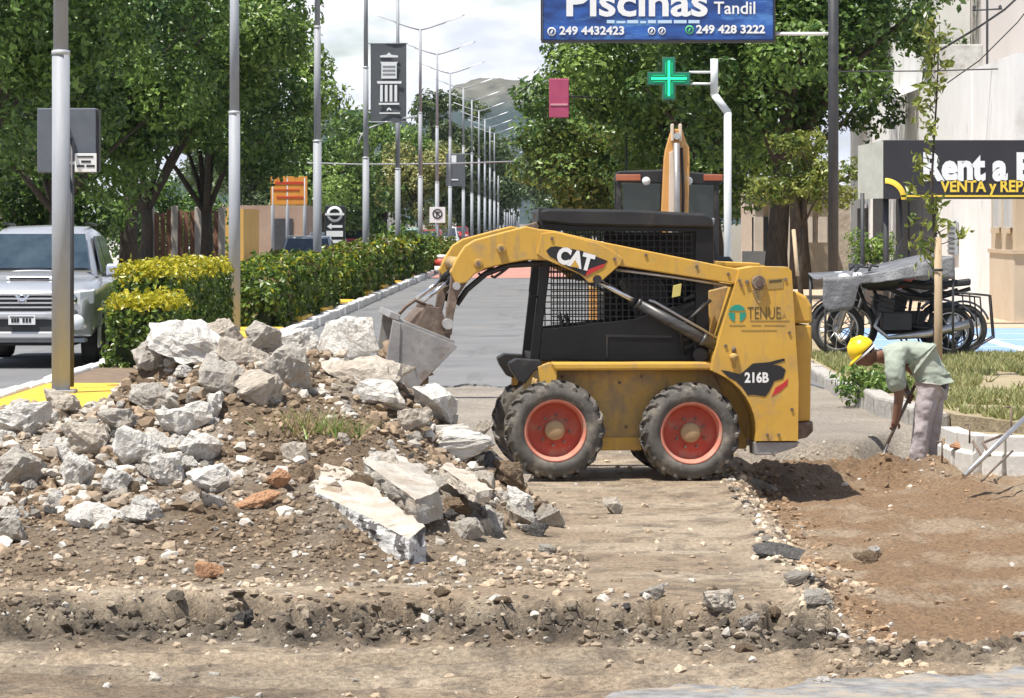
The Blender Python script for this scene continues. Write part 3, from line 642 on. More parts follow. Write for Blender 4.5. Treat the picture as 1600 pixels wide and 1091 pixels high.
# ------------------------------------------------------------------ hedges
def hedge(label, x0, x1, y0, y1, z0, z1, dens, size, seed, tip=.5, group='clipped hedges on the median', yellow=True, wob_=.1, lump=0.0):
    t = thing('hedge', label, 'hedge', ((x0 + x1) / 2, y0, z0), 0, group)
    w_, l_, h_ = (x1 - x0), (y1 - y0), (z1 - z0)
    core = MB(); nseg = max(2, int(l_ / .5)); rg = random.Random(seed)
    secs = []
    for i in range(nseg + 1):
        yy = .12 + (l_ - .24) * i / nseg; k = rg.uniform(.80, .9); kk = rg.uniform(.84, .92)
        if lump: lf = 1 - lump * (1 - abs(math.sin(yy * 1.25 + math.sin(yy * .61 + seed) * .9)) ** .6) - .06; k *= .72 + .25 * lf; kk *= lf
        secs.append([(-w_ / 2 * k, yy, .04), (w_ / 2 * k, yy, .04), (w_ / 2 * k, yy, h_ * kk * .8), (w_ / 2 * k * .8, yy, h_ * kk), (-w_ / 2 * k * .8, yy, h_ * kk), (-w_ / 2 * k, yy, h_ * kk * .8)])
    core.loft(secs); HC = M.setdefault('hedge_core', mat('hedge_core', (.015, .03, .008), (.05, .07, .02), scale=14, rough=.9, bump=.05, bscale=20))
    core.build('dark_core', HC, t)  # solid dark core that closes the view through the leaves
    def surf(n, face):
        a, b_ = RNG.random(n), RNG.random(n); off = RNG.normal(0, .035, n)
        if face == 'front': return np.stack([(a - .5) * w_, off + .02, b_ * h_], 1), np.tile([0, -1, .35], (n, 1))
        if face == 'right': return np.stack([w_ / 2 + off, a * l_, b_ * h_], 1), np.tile([1, 0, .35], (n, 1))
        if face == 'left': return np.stack([-w_ / 2 + off, a * l_, b_ * h_], 1), np.tile([-1, 0, .35], (n, 1))
        if face == 'back': return np.stack([(a - .5) * w_, l_ + off, b_ * h_], 1), np.tile([0, 1, .35], (n, 1))
        return np.stack([(a - .5) * w_, b_ * l_, h_ + off * 1.3], 1), np.tile([0, 0, 1], (n, 1))
    P = []; N = []
    for fc, ar in (('front', w_ * h_), ('right', l_ * h_), ('left', l_ * h_), ('back', w_ * h_), ('top', w_ * l_)):
        p, q = surf(int(ar * dens), fc)
        wob = (fbm(p[:, 0] * 2.5 + p[:, 2] * 2, p[:, 1] * 2.5 + 3.1, 3, seed) - .5) * wob_
        P.append(p + q * wob[:, None]); N.append(q + RNG.normal(size=q.shape) * .7)
    P = np.concatenate(P); N = np.concatenate(N); n = len(P)
    if lump:
        lf = 1 - lump * (1 - np.abs(np.sin(P[:, 1] * 1.25 + np.sin(P[:, 1] * .61 + seed) * .9)) ** .6) - lump * .5 * (fbm(P[:, 1] * .4, P[:, 1] * 0, 2, seed) - .5)
        P[:, 2] *= lf; P[:, 0] *= .8 + .25 * lf
    gap = fbm(P[:, 1] * 1.7 + P[:, 0], P[:, 2] * 3 + P[:, 0] * 2, 3, seed + 5) > .33; P, N = P[gap], N[gap]; n = len(P)
    T = np.clip(RNG.normal(.35, .25, n), 0, 1)
    isy = (P[:, 2] > h_ * .93 - RNG.random(n) * h_ * .1) & (RNG.random(n) < tip) & yellow
    mid = RNG.random(n) < .025; isy |= mid & yellow
    S = size * RNG.uniform(.6, 1.3, n)
    link('foliage', leaves('foliage', P[~isy], N[~isy], S[~isy], T[~isy], M['hedge']), t)
    red = ~isy & (RNG.random(n) < (.22 * (fbm(P[:, 1] * .8, P[:, 2] * 2, 2, seed + 9) > .5) if lump else 0))
    if red.any(): link('reddish_leaves', leaves('reddish_leaves', P[red], N[red], S[red], T[red], M['hedge_r']), t)
    if isy.any(): link('new_shoots', leaves('new_shoots', P[isy], N[isy], S[isy], T[isy], M['hedge_y']), t)
    return t
hedge('low clipped hedge block with yellow top in front of taller hedge', -5.26, -4.5, 42.5, 44.2, .1, .9, 1100, .075, 1, .95)
hedge('tall clipped hedge with yellow tips beside the silver pickup', -5.45, -4.68, 44.8, 52.2, .1, 1.26, 850, .08, 2, .9)
hedge('hedge of mixed green shrubs right behind the second lamp post', -5.35, -4.5, 58.2, 75.4, .1, 1.12, 560, .115, 3, .1, wob_=.3, lump=.5)
hedge('hedge of green shrubs beyond the third lamp post', -5.35, -4.48, 78.4, 100.5, .1, 1.14, 330, .15, 4, .1, wob_=.3, lump=.5)
hedge('far end of the median hedge by the red and white drum', -5.35, -4.45, 103.5, 138, .1, 1.22, 190, .2, 5, .15, wob_=.3, lump=.42)
for k, (X0, Y0, w0, h0) in enumerate([(-21.5, 112, 3.2, 4.2), (-17.0, 118, 2.6, 3.8), (-14.6, 134, 2.4, 3.4), (-24.5, 116, 3.2, 4.4)]):
    tree('background_tree', ['low dark bushy tree behind the pickup windscreen', 'low dark bushy tree behind the pickup mirror', 'low dark bushy tree behind the brown picket fence', 'low dark bushy tree at the extreme left behind the pickup'][k], 'tree', X0, Y0, .2, 1.0, h0 * .5, w0, 2.2, h0 * .52, 30, 1.1, 110, .34, M['leaf_a'], 40 + k, 'low dark trees behind the left row', limbs=4)
# fresh green bush bulging over the hedge end
def bush(label, X, Y, rx, rz, n, size, m, seed, group=None, z0=.1):
    t = thing('bush', label, 'bush', (X, Y, z0), 0, group); rg = random.Random(seed)
    cl = [(rg.uniform(-rx, rx) * .7, rg.uniform(-rx, rx) * .7, rg.uniform(.15, 1) * rz, rx * .45) for _ in range(9)]
    for c in cl[:5]:
        s_ = MB(); s_.path([(0, 0, -.05), (c[0] * .5, c[1] * .5, c[2] * .5), c[:3]], [.03, .02, .008], 5); s_.build('stem', M['bark'], t)
    crown('foliage', cl, n / 9 / (rx * .45) ** 2, size, m, t, 1.0); return t
bush('bright green bush swelling over the far hedge', -4.6, 118, 1.1, 1.35, 1500, .2, M['leaf_b'], 3)
bush('yellow green bush beside the red and white drum', -4.0, 127, .7, 1.1, 800, .2, M['leaf_c'], 4)
bush('trailing green weed hanging over the old kerb by the workman', 3.32, 36.6, .4, .2, 420, .1, M['leaf_b'], 5, z0=.06)
# sapling tied to a stake in front of the black shop sign
sap = thing('sapling', 'thin sapling with long drooping leaves in front of the black sign', 'tree', (4.27, 40, .1))
st = MB(); rg = random.Random(4)
st.path([(0, 0, 0), (.02, 0, 1.2), (-.03, 0, 2.2), (.03, 0, 3.2), (.06, .0, 3.95)], [.022, .018, .014, .01, .004], 6); st.build('stem', M['bark'], sap)
P = []; N = []
for i in range(44):
    if 1.9 < 1.15 + 2.85 * (i / 44) < 3.0 and i % 2: continue
    h = 1.15 + 2.85 * (i / 44); a = rg.uniform(0, 6.28); l = rg.uniform(.08, .34) * (1.1 - .5 * i / 44)
    tw = MB(); e = Vector((math.cos(a) * l, math.sin(a) * l, h + rg.uniform(.02, .15))); tw.path([(.0, 0, h), e], [.007, .003], 5); tw.build('twig', M['bark'], sap)
    for k in range(10):
        p = Vector((0, 0, h)).lerp(e, rg.uniform(.5, 1.15)); P.append((p.x + rg.gauss(0, .05), p.y + rg.gauss(0, .05), p.z + rg.gauss(0, .05))); N.append((rg.gauss(0, 1), rg.gauss(0, 1) - .6, rg.gauss(.2, .7)))
P = np.array(P); N = np.array(N)
link('foliage', leaves('foliage', P, N, RNG.uniform(.08, .16, len(P)), np.clip(RNG.normal(.5, .25, len(P)), 0, 1), M['leaf_c'], aspect=.42), sap)
stk = thing('tree_stake', 'pale wooden stake supporting the sapling', 'stake', (4.30, 39.9, .1))
s_ = MB(); s_.path([(0, 0, -.1), (.005, 0, .7), (0, 0, 1.58)], [.05, .047, .043], 10); s_.build('post', M['wood'], stk)
s_ = MB(); s_.lathe([(.055, 1.2), (.06, 1.215), (.055, 1.23)], n=14, axis='z'); s_.build('tie', M['dark_metal'], stk)
# grass on the verge
def grass(name, label, n, xr, yr, hgt, cols, seed, clumpy=.45, z=.115):
    rg = np.random.default_rng(seed); x = rg.uniform(*xr, n * 3); y = rg.uniform(*yr, n * 3)
    kx = np.interp(y, [30.4, 32.3, 35, 38.5, 42, 60], [4.2, 3.75, 3.5, 3.35, 3.3, 3.35]) 
    k = (fbm(x * 1.2, y * .7, 4, seed) > clumpy) & (x > kx) & ~((np.abs(y - 36.5 - (x - 4) * .25 - .5 * np.sin(x * 2)) < .55)); x, y = x[k][:n], y[k][:n]; n = len(x)
    h = hgt * rg.uniform(.4, 1.3, n); a = rg.uniform(0, 6.28, n); wd = .010 + .006 * rg.random(n); ln = rg.normal(0, .5, (n, 2)) * h[:, None]
    v = np.empty((n, 3, 3)); v[:, 0] = np.stack([x - np.cos(a) * wd, y - np.sin(a) * wd, np.full(n, z)], 1); v[:, 1] = np.stack([x + np.cos(a) * wd, y + np.sin(a) * wd, np.full(n, z)], 1)
    v[:, 2] = np.stack([x + ln[:, 0], y + ln[:, 1], z + h], 1)
    o = link(name, np_mesh(name, v.reshape(-1, 3), np.arange(n * 3).reshape(-1, 3), cols, attr=np.repeat(np.clip(rg.normal(.45, .3, n), 0, 1), 3)))
    return tag(o, label, 'grass', kind='stuff')
M['grass'] = leaf_mat('grass_blade', (0.15, 0.19, 0.05), (0.5, 0.46, 0.22), rough=.6)
grass('grass', 'patchy half dry grass on the verge behind the workman', 60000, (3.3, 9), (31, 46.5), .085, M['grass'], 3, .45)
# ------------------------------------------------------------------ lamp posts
H = 9.1
M['lamp_head'] = mat('lamp_head', (.45, .46, .47), (.52, .53, .54), scale=4, rough=.45, metal=.2)
def lamp_post():
    t = thing('lamp_post', 'x', 'lamp post', (0, 0, 0), 0, 'double-armed lamp posts along the median')
    p = MB(); p.tube((0, 0, .1), (0, 0, 3.55), .092, .088, 20); p.tube((0, 0, 3.55), (0, 0, 5.95), .075, .07, 18); p.tube((0, 0, 5.95), (0, 0, H), .06, .05, 16)
    pole = p.build('pole', M['galv'], t)
    for z, r in ((3.55, .094), (5.95, .076)):
        c = MB(); c.lathe([(r - .02, z - .025), (r, z - .02), (r, z + .02), (r - .025, z + .03)], axis='z', n=20); c.build('collar', M['lamp_head'], pole)
    bp2 = MB(); bp2.box((0, 0, .15), (.3, .3, .03)); bp2.build('base_plate', M['galv'], t, bevel=.004)
    for s in (-1, 1):
        a = MB(); a.path([(0, 0, H - .05), (s * .35, 0, H + .04), (s * .95, 0, H + .24)], [.03, .028, .026], 8); ar = a.build('arm', M['galv'], t)
        l = MB()
        e0, e1 = Vector((s * .9, 0, H + .225)), Vector((s * 1.66, 0, H + .50))
        d = (e1 - e0); ang = math.atan2(d.z, abs(d.x)) 
        l.loft([[(e0.x + s * u * .76, yy, e0.z + u * .275 + zz) for yy, zz in ((-wd, 0), (wd, 0), (wd * .8, .05), (-wd * .8, .05))] for u, wd in ((0, .05), (.12, .09), (.3, .13), (.85, .13), (1, .07))])
        l.build('lamp_head', M['lamp_head'], ar, bevel=.008)
    return t
first = lamp_post()
PY = [36 + 19.7 * i for i in range(24)]
names = ['nearest lamp post standing on the yellow median nose', 'second lamp post rising beside the dark hedge gap', 'third lamp post just left of the black arrow sign', 'lamp post carrying the tall grey banner',
         'lamp post directly right of the grey banner', 'lamp post whose double arms reach highest in the sky gap', 'lamp post with the square white prohibition sign before it', 'lamp post before the second hanging banner']
for i, yy in enumerate(PY):
    o = first if i == 0 else copy_tree(first)
    o.location = (-4.93 + (0.02 * i if i > 7 else 0), yy, 0); o.rotation_euler = (0, 0, random.uniform(-.02, .02))
    o['label'] = names[i] if i < 8 else ['ninth', 'tenth', 'eleventh', 'twelfth', 'thirteenth', 'fourteenth', 'fifteenth', 'sixteenth', 'seventeenth', 'eighteenth', 'nineteenth', 'twentieth', 'twenty-first', 'twenty-second', 'twenty-third', 'farthest'][i - 8] + ' lamp post of the median row counted from the camera'
# ------------------------------------------------------------------ signs on the left
M['banner'] = mat('banner_cloth', (.085, .095, .105), (.105, .115, .125), scale=2, rough=.8)
M['print_white'] = mat('print_white', (.78, .79, .8), rough=.7)
bn = thing('banner', 'dark grey vertical banner with white building emblem hung on a lamp post', 'banner', (-4.75, PY[3] - .02, 0))
S = PY[3] / FPX
bx0, bx1, bz0, bz1 = (579 - VX) * S + 4.75, (635 - VX) * S + 4.75, CH - (191 - VY) * S, CH - (68 - VY) * S
c = MB(); secs = []
for i in range(9):
    z = bz0 + (bz1 - bz0) * i / 8; secs.append([(bx0 + (bx1 - bx0) * j / 6, .02 * math.sin(j * 1.1 + i * .4), z) for j in range(7)])
c.loft(secs, closed=False, cap=False, smooth=True); c.build('cloth', M['banner'], bn)
for z in (bz0, bz1):
    r = MB(); r.tube((-.22, 0, z), (bx1 + .03, 0, z), .016, n=8); r.build('bracket_rod', M['galv'], bn)
def B(px, py): return ((px - VX) * S + 4.75, CH - (py - VY) * S)
def plate(poly, name, m, parent, y0=-.045, y1=-.03):
    q = MB(); q.prism([B(*p) for p in poly], y0, y1); return q.build(name, m, parent)
em = []
plate([(594, 87), (604, 86), (608, 82), (612, 86), (622, 87), (622, 90), (594, 90)], 'emblem_roof', M['print_white'], bn)
plate([(594, 97), (622, 97), (620, 100), (620, 123), (596, 123), (596, 100)], 'emblem_block', M['print_white'], bn)
plate([(589, 127), (628, 127), (627, 131), (590, 131)], 'emblem_beam', M['print_white'], bn)
for x in (594, 601.5, 609, 616.5): plate([(x, 133), (x + 4.2, 133), (x + 4.2, 159), (x, 159)], 'emblem_column', M['print_white'], bn)
plate([(592, 161), (624, 161), (624, 164), (592, 164)], 'emblem_base', M['print_white'], bn)
plate([(604, 173), (605, 170), (608, 168), (611, 170), (612, 173), (610, 173), (608, 171), (606, 173)], 'emblem_arch', M['print_white'], bn)
plate([(593, 176), (625, 176), (625, 178), (593, 178)], 'caption_strip', M['print_white'], bn)
ARG = mat('print_grey', (.25, .26, .28), rough=.7)
for yy in (103, 109, 115): plate([(598, yy), (618, yy), (618, yy + 3), (598, yy + 3)], 'emblem_line', ARG, bn, -.05, -.046)
# curved side arm on that post
sa = thing('side_lamp', 'slim curved lamp arm on the post below the banner', 'lamp', (-4.93, PY[3], 0))
q = MB(); q.path([(-.22, 0, 3.9), (-.12, 0, 4.15), (.05, 0, 4.33), (.5, 0, 4.5), (1.1, 0, 4.62)], [.022, .022, .022, .022, .03], 8); q.build('arm', M['lamp_head'], sa)
q = MB(); q.box((1.2, 0, 4.63), (.34, .16, .05), rot=(0, -.15, 0)); q.build('lamp_head', M['lamp_head'], sa, bevel=.01)
b2 = thing('banner', 'small far dark banner with white square on a lamp post', 'banner', (-4.7, PY[7], 0))
S2 = PY[7] / FPX
q = MB(); q.bb((697 - VX) * S2 + 4.7, (727 - VX) * S2 + 4.7, -.01, .01, CH - (291 - VY) * S2, CH - (240 - VY) * S2); q.build('cloth', M['banner'], b2)
q = MB(); q.bb((703 - VX) * S2 + 4.7, (713 - VX) * S2 + 4.7, -.03, -.012, CH - (254 - VY) * S2, CH - (243 - VY) * S2); q.build('emblem', M['print_white'], b2)
q = MB(); q.bb((705 - VX) * S2 + 4.7, (716 - VX) * S2 + 4.7, -.03, -.012, CH - (282 - VY) * S2, CH - (280 - VY) * S2); q.build('caption_strip', M['print_white'], b2)
q = MB(); q.tube((-.25, 0, CH - (241 - VY) * S2), (.95 - .0, 0, CH - (241 - VY) * S2), .02); q.build('bracket_rod', M['galv'], b2)
# grey box sign behind the first post
Yb = 37.0; S3 = Yb / FPX
gb = thing('sign_box', 'blank dark grey sign box strapped behind the nearest lamp post', 'sign', ((106 - VX) * S3, Yb, 0))
def G(px, py): return ((px - 106) * S3, CH - (py - VY) * S3)
M['slate'] = mat('slate_paint', (.10, .115, .14), (.13, .145, .17), scale=4, rough=.55)
q = MB(); x0, z1 = G(58, 169); x1, z0 = G(150, 270); q.bb(x0, x1, 0, .18, z0, z1); q.build('box', M['slate'], gb, bevel=.012)
q = MB(); q.bb(x1 - .002, x1 + .03, .03, .15, z0 + .01, z1 - .012); q.build('side_trim', M['dark_metal'], gb, bevel=.004)
q = MB(); q.tube((G(113, 0)[0], -.03, .15), (G(113, 0)[0], -.03, G(0, 216)[1]), .022, n=10); q.build('post', M['dark_metal'], gb)
for zz in (G(0, 186)[1], G(0, 258)[1]):
    q = MB(); q.box((-.02, -.4, zz), (.03, .82, .035)); q.build('strap', M['galv'], gb)
nt_ = thing('notice', 'small white notice plate under the grey sign box', 'sign', ((135 - VX) * S3, Yb - .06, 0))
q = MB(); q.bb(-17 * S3, 17 * S3, 0, .012, G(0, 269)[1], G(0, 240)[1]); q.build('plate', M['white'], nt_, bevel=.003)
q = MB(); q.box((-.12, .02, G(0, 255)[1]), (.14, .02, .03)); q.build('clip', M['galv'], nt_)
TXT = mat('print_black', (.03, .03, .035), rough=.7)
for i, (a, bb_, yy, hh) in enumerate([(-13, 12, 244, 2.5), (-7, 8, 251, 3.5), (-14, -2, 258, 3.5), (1, 14, 258, 3.5)]):
    q = MB(); q.bb(a * S3, bb_ * S3, -.004, -.001, G(0, yy + hh)[1], G(0, yy)[1]); q.build('text_line', TXT, nt_)
# black arrow totem
Yn = 125.0; Sn = Yn / FPX
tn = thing('totem_sign', 'black totem sign with white ring emblem and arrow', 'sign', ((523 - VX) * Sn, Yn, .1))
def Nn(px, py): return ((px - 523) * Sn, CH - (py - VY) * Sn - .1)
q = MB(); x0, z1 = Nn(507, 321); x1, z0 = Nn(539, 392); q.bb(x0, x1, 0, .25, z0 - .15, z1); q.build('panel', mat('totem_black', (.025, .03, .035), rough=.4), tn, bevel=.04)
cx, cz = Nn(523, 335)
q = MB(); q.lathe([(.19, -.03), (.28, -.03), (.28, 0), (.19, 0)], (cx, 0, cz), 'y', 28); q.build('emblem_ring', M['print_white'], tn)
q = MB(); q.bb(cx - .33, cx + .33, -.05, -.031, cz - .035, cz + .045); q.build('emblem_bar', M['print_white'], tn)
q = MB(); a = [Nn(*p) for p in [(511, 354), (518, 349), (518, 352), (535, 352), (535, 356), (518, 356), (518, 359)]]; q.prism(a, -.03, 0); q.build('arrow', M['print_white'], tn)
q = MB(); x0, z1 = Nn(510, 361); x1, z0 = Nn(536, 370); q.bb(x0, x1, -.03, 0, z0, z1); q.build('lettering_panel', M['print_white'], tn)
q = MB(); x0, z1 = Nn(511, 375); x1, z0 = Nn(535, 380); q.bb(x0, x1, -.03, 0, z0, z1); q.build('lettering_panel', M['print_white'], tn)
# orange billboard on posts
Yo = 140.0; So = Yo / FPX
ob = thing('billboard', 'orange billboard with red bands under the left trees', 'sign', ((452 - VX) * So, Yo, .1))
def On(px, py): return ((px - 452) * So, CH - (py - VY) * So - .1)
q = MB(); x0, z1 = On(423, 276); x1, z0 = On(480, 320); q.bb(x0, x1, 0, .12, z0, z1); q.build('panel', mat('orange_print', (.62, .23, .03), (.7, .3, .05), scale=3, rough=.6), ob, bevel=.01)
RD = mat('red_print', (.5, .05, .02), rough=.6)
for a, b_, c0, c1 in ((430, 474, 284, 288), (427, 468, 296, 298), (432, 474, 307, 310)):
    q = MB(); u0, w1 = On(a, c0); u1, w0 = On(b_, c1); q.bb(u0, u1, -.02, 0, w0, w1); q.build('printed_band', RD, ob)
for px in (426, 449, 476):
    q = MB(); q.tube((On(px, 0)[0], .06, -.1), (On(px, 0)[0], .06, On(0, 278)[1]), .07, n=8); q.build('post', M['galv'], ob)
# square prohibition sign
Yp = 150.0; Sp = Yp / FPX
ps = thing('traffic_sign', 'square white no-turn sign on a post at the median end', 'sign', ((683.5 - VX) * Sp, Yp, 0))
q = MB(); zc = CH - (336 - VY) * Sp; q.box((0, 0, zc), (.66, .02, .66)); q.build('plate', M['white'], ps, bevel=.006)
q = MB(); q.lathe([(.16, -.03), (.21, -.03), (.21, -.011), (.16, -.011)], (0, 0, zc + .05), 'y', 24); q.build('ring', TXT, ps)
q = MB(); q.box((0, -.02, zc + .05), (.38, .015, .045), rot=(0, R(45), 0)); q.build('slash', TXT, ps)
q = MB(); q.box((-.03, -.018, zc + .02), (.05, .01, .2)); q.box((.03, -.018, zc + .1), (.14, .01, .05)); q.build('arrow', TXT, ps)
q = MB(); q.tube((0, .04, 0), (0, .04, zc + .3), .03, n=8); q.build('post', M['galv'], ps)
# red and white drum
dr = thing('traffic_drum', 'red and white plastic drum at the far hedge end', 'drum', ((690 - VX) * 126 / FPX, 126, 0))
RW = mat('drum_red', (.55, .07, .05), rough=.5)
for k, (z0, z1, r0, r1, mm) in enumerate([(.05, .3, .26, .25, M['white']), (.3, .56, .25, .235, RW), (.56, .7, .235, .22, M['white'])]):
    q = MB(); q.lathe([(0, z0), (r0, z0), (r1, z1), (0, z1)], axis='z', n=20); q.build(['base_band', 'red_band', 'top_band'][k], mm, dr)
cab = MB(); cab.path([at(440, 253, 150), at(560, 257, 150), at(700, 256, 150), at(870, 250, 150)], .03, 6)
tag(cab.build('overhead_cable', M['galv']), 'thin overhead cable strung across the street before the trees', 'cable')
# ------------------------------------------------------------------ left background: fence, house, walls
fn = thing('fence', 'brown picket fence between pale posts behind the left trees', 'fence', (0, 0, .1))
M['picket'] = mat('picket', (.22, .1, .065), (.32, .17, .11), scale=2, rough=.85)
M['pale_post'] = mat('pale_post', (.5, .44, .38), (.6, .53, .45), scale=3, rough=.9)
Yf = 128.0; Sf = Yf / FPX
pk = MB(); pk.bb(-.085, .085, -.02, .02, 0, 1); pkm = pk.mesh('picket', M['picket'])
for i, px in enumerate(np.arange(236, 354, 9.2)):
    if i % 4 == 0:
        q = MB(); X0 = (px - VX) * Sf; q.bb(X0 - .12, X0 + .12, Yf - .12, Yf + .12, -.1, 2.35 + random.uniform(-.1, .1)); q.build('post', M['pale_post'], fn, bevel=.02)
    else:
        o = link('picket', pkm, fn, ((px - VX) * Sf, Yf, 0), (0, 0, 0)); o.scale = (1, 1, 2.15 + random.uniform(-.12, .12))
q = MB(); q.bb((232 - VX) * Sf, (356 - VX) * Sf, Yf + .03, Yf + .08, .5, .6); q.build('rail', M['picket'], fn)
q = MB(); q.bb((232 - VX) * Sf, (356 - VX) * Sf, Yf - .15, Yf + .15, -.1, .35); q.build('plinth', mat('brick_plinth', (.28, .13, .09), (.36, .2, .14), scale=3, rough=.9), fn)
def house(name, label, x0, x1, y0, y1, h, m, roof=None, wins=(), door=None, rh=1.2):
    t = thing(name, label, 'building', (0, 0, 0)); q = MB(); q.bb(x0, x1, y0, y1, -.1, h); q.build('wall', m, t)
    if roof:
        q = MB(); q.prism([(x0 - .4, h), (x1 + .4, h), ((x0 + x1) / 2, h + rh)], y0 - .4, y1); q.build('roof', roof, t)
    for (a, b_, c0, c1) in wins:
        f_ = MB(); f_.bb(a - .06, b_ + .06, y0 - .05, y0 + .02, c0 - .06, c1 + .06); fo = f_.build('window', M['white'], t)
        g_ = MB(); g_.bb(a, b_, y0 - .06, y0 - .048, c0, c1); g_.build('pane', M['glass'], fo)
    if door:
        f_ = MB(); f_.bb(door[0], door[1], y0 - .06, y0 + .02, 0, door[2]); f_.build('door', M['dark_metal'], t)
    return t
TERRA = mat('terracotta', (.34, .14, .08), (.42, .2, .12), scale=2, rough=.9)
house('house', 'brownish flat-roofed house behind the orange billboard', -15.6, -11.2, 162, 170, 2.6, mat('cream_wall', (.3, .2, .15), (.38, .27, .2), scale=1, rough=.9), None, [(-14.6, -13.6, .9, 1.9)], (-12.6, -11.7, 2.0))
house('house', 'ochre yellow building edge beside the second lamp post', -13.75, -12.9, 150, 158, 2.4, mat('ochre', (.48, .28, .06), (.54, .33, .09), scale=1, rough=.85))
house('house', 'grey walled house in shade behind the big left trees', -30, -17.2, 118, 128, 4.2, mat('shade_wall', (.34, .3, .27), (.42, .37, .33), scale=1, rough=.9), TERRA, [(-26, -24.6, 1.2, 2.6), (-22, -20.8, 1.2, 2.6), (-19.4, -18.4, 1.2, 2.6)])
house('house', 'low dark shop building behind the row of parked cars', -24, -10.5, 250, 262, 3.2, mat('far_wall', (.3, .29, .27), (.38, .37, .35), scale=.6, rough=.9), None, [(-16, -14, 1, 2.4), (-13.5, -11.5, 1, 2.4)])
house('house', 'far pale building at the end of the left row', -13, -8.5, 420, 440, 4.5, M['white_wall'], None, [(-11, -10, 1.5, 3)])
# ------------------------------------------------------------------ right side buildings
wb = thing('shop_building', 'white shop building with beige base along the right footway', 'building', (0, 0, 0))
q = MB(); q.bb(8.0, 16, 65.0, 96, 0, 4.75); q.build('white_wall', M['white_wall'], wb)
q = MB(); q.bb(7.96, 16, 61.5, 64.9, 1.35, 2.75); q.build('beige_wall', M['beige_wall'], wb)
q = MB(); q.bb(7.97, 16, 61.55, 64.9, 2.75, 4.75); q.build('upper_wall', M['white_wall'], wb)
q = MB(); q.bb(7.93, 16, 61.45, 64.92, 0, 1.32); q.build('beige_base', mat('beige_base', (.56, .46, .33), (.62, .52, .4), scale=1.5, rough=.9, spots=(.35, .3, .24), spot_scale=1.6, spot_lo=.58, spot_hi=.75), wb)
q = MB(); q.bb(7.9, 16, 61.4, 64.94, 1.3, 1.37); q.build('ledge', M['beige_wall'], wb)
for y0 in (61.9, 63.4):
    q = MB(); q.bb(7.9, 7.98, y0, y0 + .8, 1.75, 2.6); wn = q.build('window', mat('frosted', (.55, .56, .56), (.62, .63, .63), scale=3, rough=.35), wb)
    q = MB(); q.bb(7.87, 7.91, y0 - .08, y0 + .88, 1.65, 1.75); q.build('sill', M['beige_wall'], wn)
# front gable wall parts facing the camera
q = MB(); q.bb(7.98, 16, 68.2, 68.29, 3.4, 4.74); q.build('front_panel', M['white_wall'], wb)
for y0, y1, z0, z1 in ((74.4, 76.6, .15, 2.6), (77.0, 79.4, .15, 2.6), (79.8, 82.6, .15, 2.6), (86, 88.5, .15, 2.5), (90.5, 93, .9, 2.2)):
    q = MB(); q.bb(7.93, 8.02, y0, y1, z0, z1); d_ = q.build('door_opening', M['dark_metal'], wb)
    q = MB(); q.bb(7.9, 7.94, y0 - .08, y1 + .08, z1, z1 + .1); q.build('lintel', M['white'], d_)
q = MB(); q.bb(7.6, 8.05, 68.0, 70.2, 0, .95); q.build('white_cabinet', M['white_wall'], wb, bevel=.02)
# grille window (louvred) on the white wall
q = MB(); q.bb(7.92, 7.99, 70.4, 71.6, 1.2, 1.85); g_ = q.build('grille_window', M['galv'], wb)
for k in range(6):
    z = 1.25 + k * .1; q = MB(); q.bb(7.895, 7.92, 70.45, 71.55, z, z + .05); q.build('louvre', M['galv'], g_)
tb = thing('tall_building', 'tall grey rendered building rising behind the white shop', 'building', (0, 0, 0))
q = MB(); q.bb(9.35, 20, 78, 98, 0, 11.5); q.build('wall', M['grey_wall'], tb)
q = MB(); q.bb(8.55, 9.34, 80, 98, 0, 11.2); q.build('pilaster', M['white_wall'], tb)
q = MB(); q.bb(9.3, 20.1, 77.9, 98, 11.5, 11.8); q.build('parapet', mat('yellowed', (.55, .42, .2), (.6, .5, .3), scale=1, rough=.9), tb)
sd = thing('corrugated_annex', 'white corrugated sheet annex at the right edge above the sign', 'building', (0, 0, 0))
q = MB(); q.bb(9.0, 15, 66, 68.0, 3.4, 8.5); q.build('wall', M['white_wall'], sd)
rb = MB(); rb.bb(-.03, .03, -.04, 0, 3.4, 8.5); rbm = rb.mesh('rib', M['white'])
for k in range(16): link('rib', rbm, sd, (9.05 + k * .22, 66, 0))
for (x, z) in ((9.25, 6.2), (9.6, 5.2), (9.3, 4.3), (10.1, 5.9)):
    q = MB(); q.box((x, 65.93, z), (.3, .05, .09), rot=(0, -.2, 0)); q.build('bracket', M['galv'], sd)
tk = thing('roof_tank', 'grey boxy tank on the flat white roof', 'tank', (8.6, 76, 4.75))
q = MB(); q.bb(-.5, .5, -.4, .4, .06, .85); q.build('tank', M['concrete'], tk, bevel=.03)
for x in (-.35, .35):
    q = MB(); q.bb(x - .06, x + .06, -.35, .35, 0, .08); q.build('foot', M['concrete'], tk)
ap = thing('mast', 'thin metal mast with crossbars on the white roof', 'antenna', (8.75, 72, 4.2))
q = MB(); q.tube((0, 0, 0), (0, 0, 3.2), .025, n=8); q.build('pole', M['dark_metal'], ap)
for z in (1.9, 2.4, 2.9):
    q = MB(); q.tube((-.3, 0, z), (.3, 0, z + .03), .018, n=6); q.build('crossbar', M['dark_metal'], ap)
    for x in (-.26, .26):
        q = MB(); q.lathe([(.0, z + .02), (.03, z + .03), (.035, z + .09), (0, z + .12)], (x, 0, 0), 'z', 10); q.build('insulator', M['dark_metal'], ap)
pg = thing('wall_bracket', 'row of thin metal brackets along the white wall', 'bracket', (7.95, 74, 3.3))
for k in range(5):
    q = MB(); q.path([(0, k * 3.0, 0), (-.55, k * 3.0, .12), (-.62, k * 3.0, -.05)], .025, 6); q.build('arm', M['dark_metal'], pg)
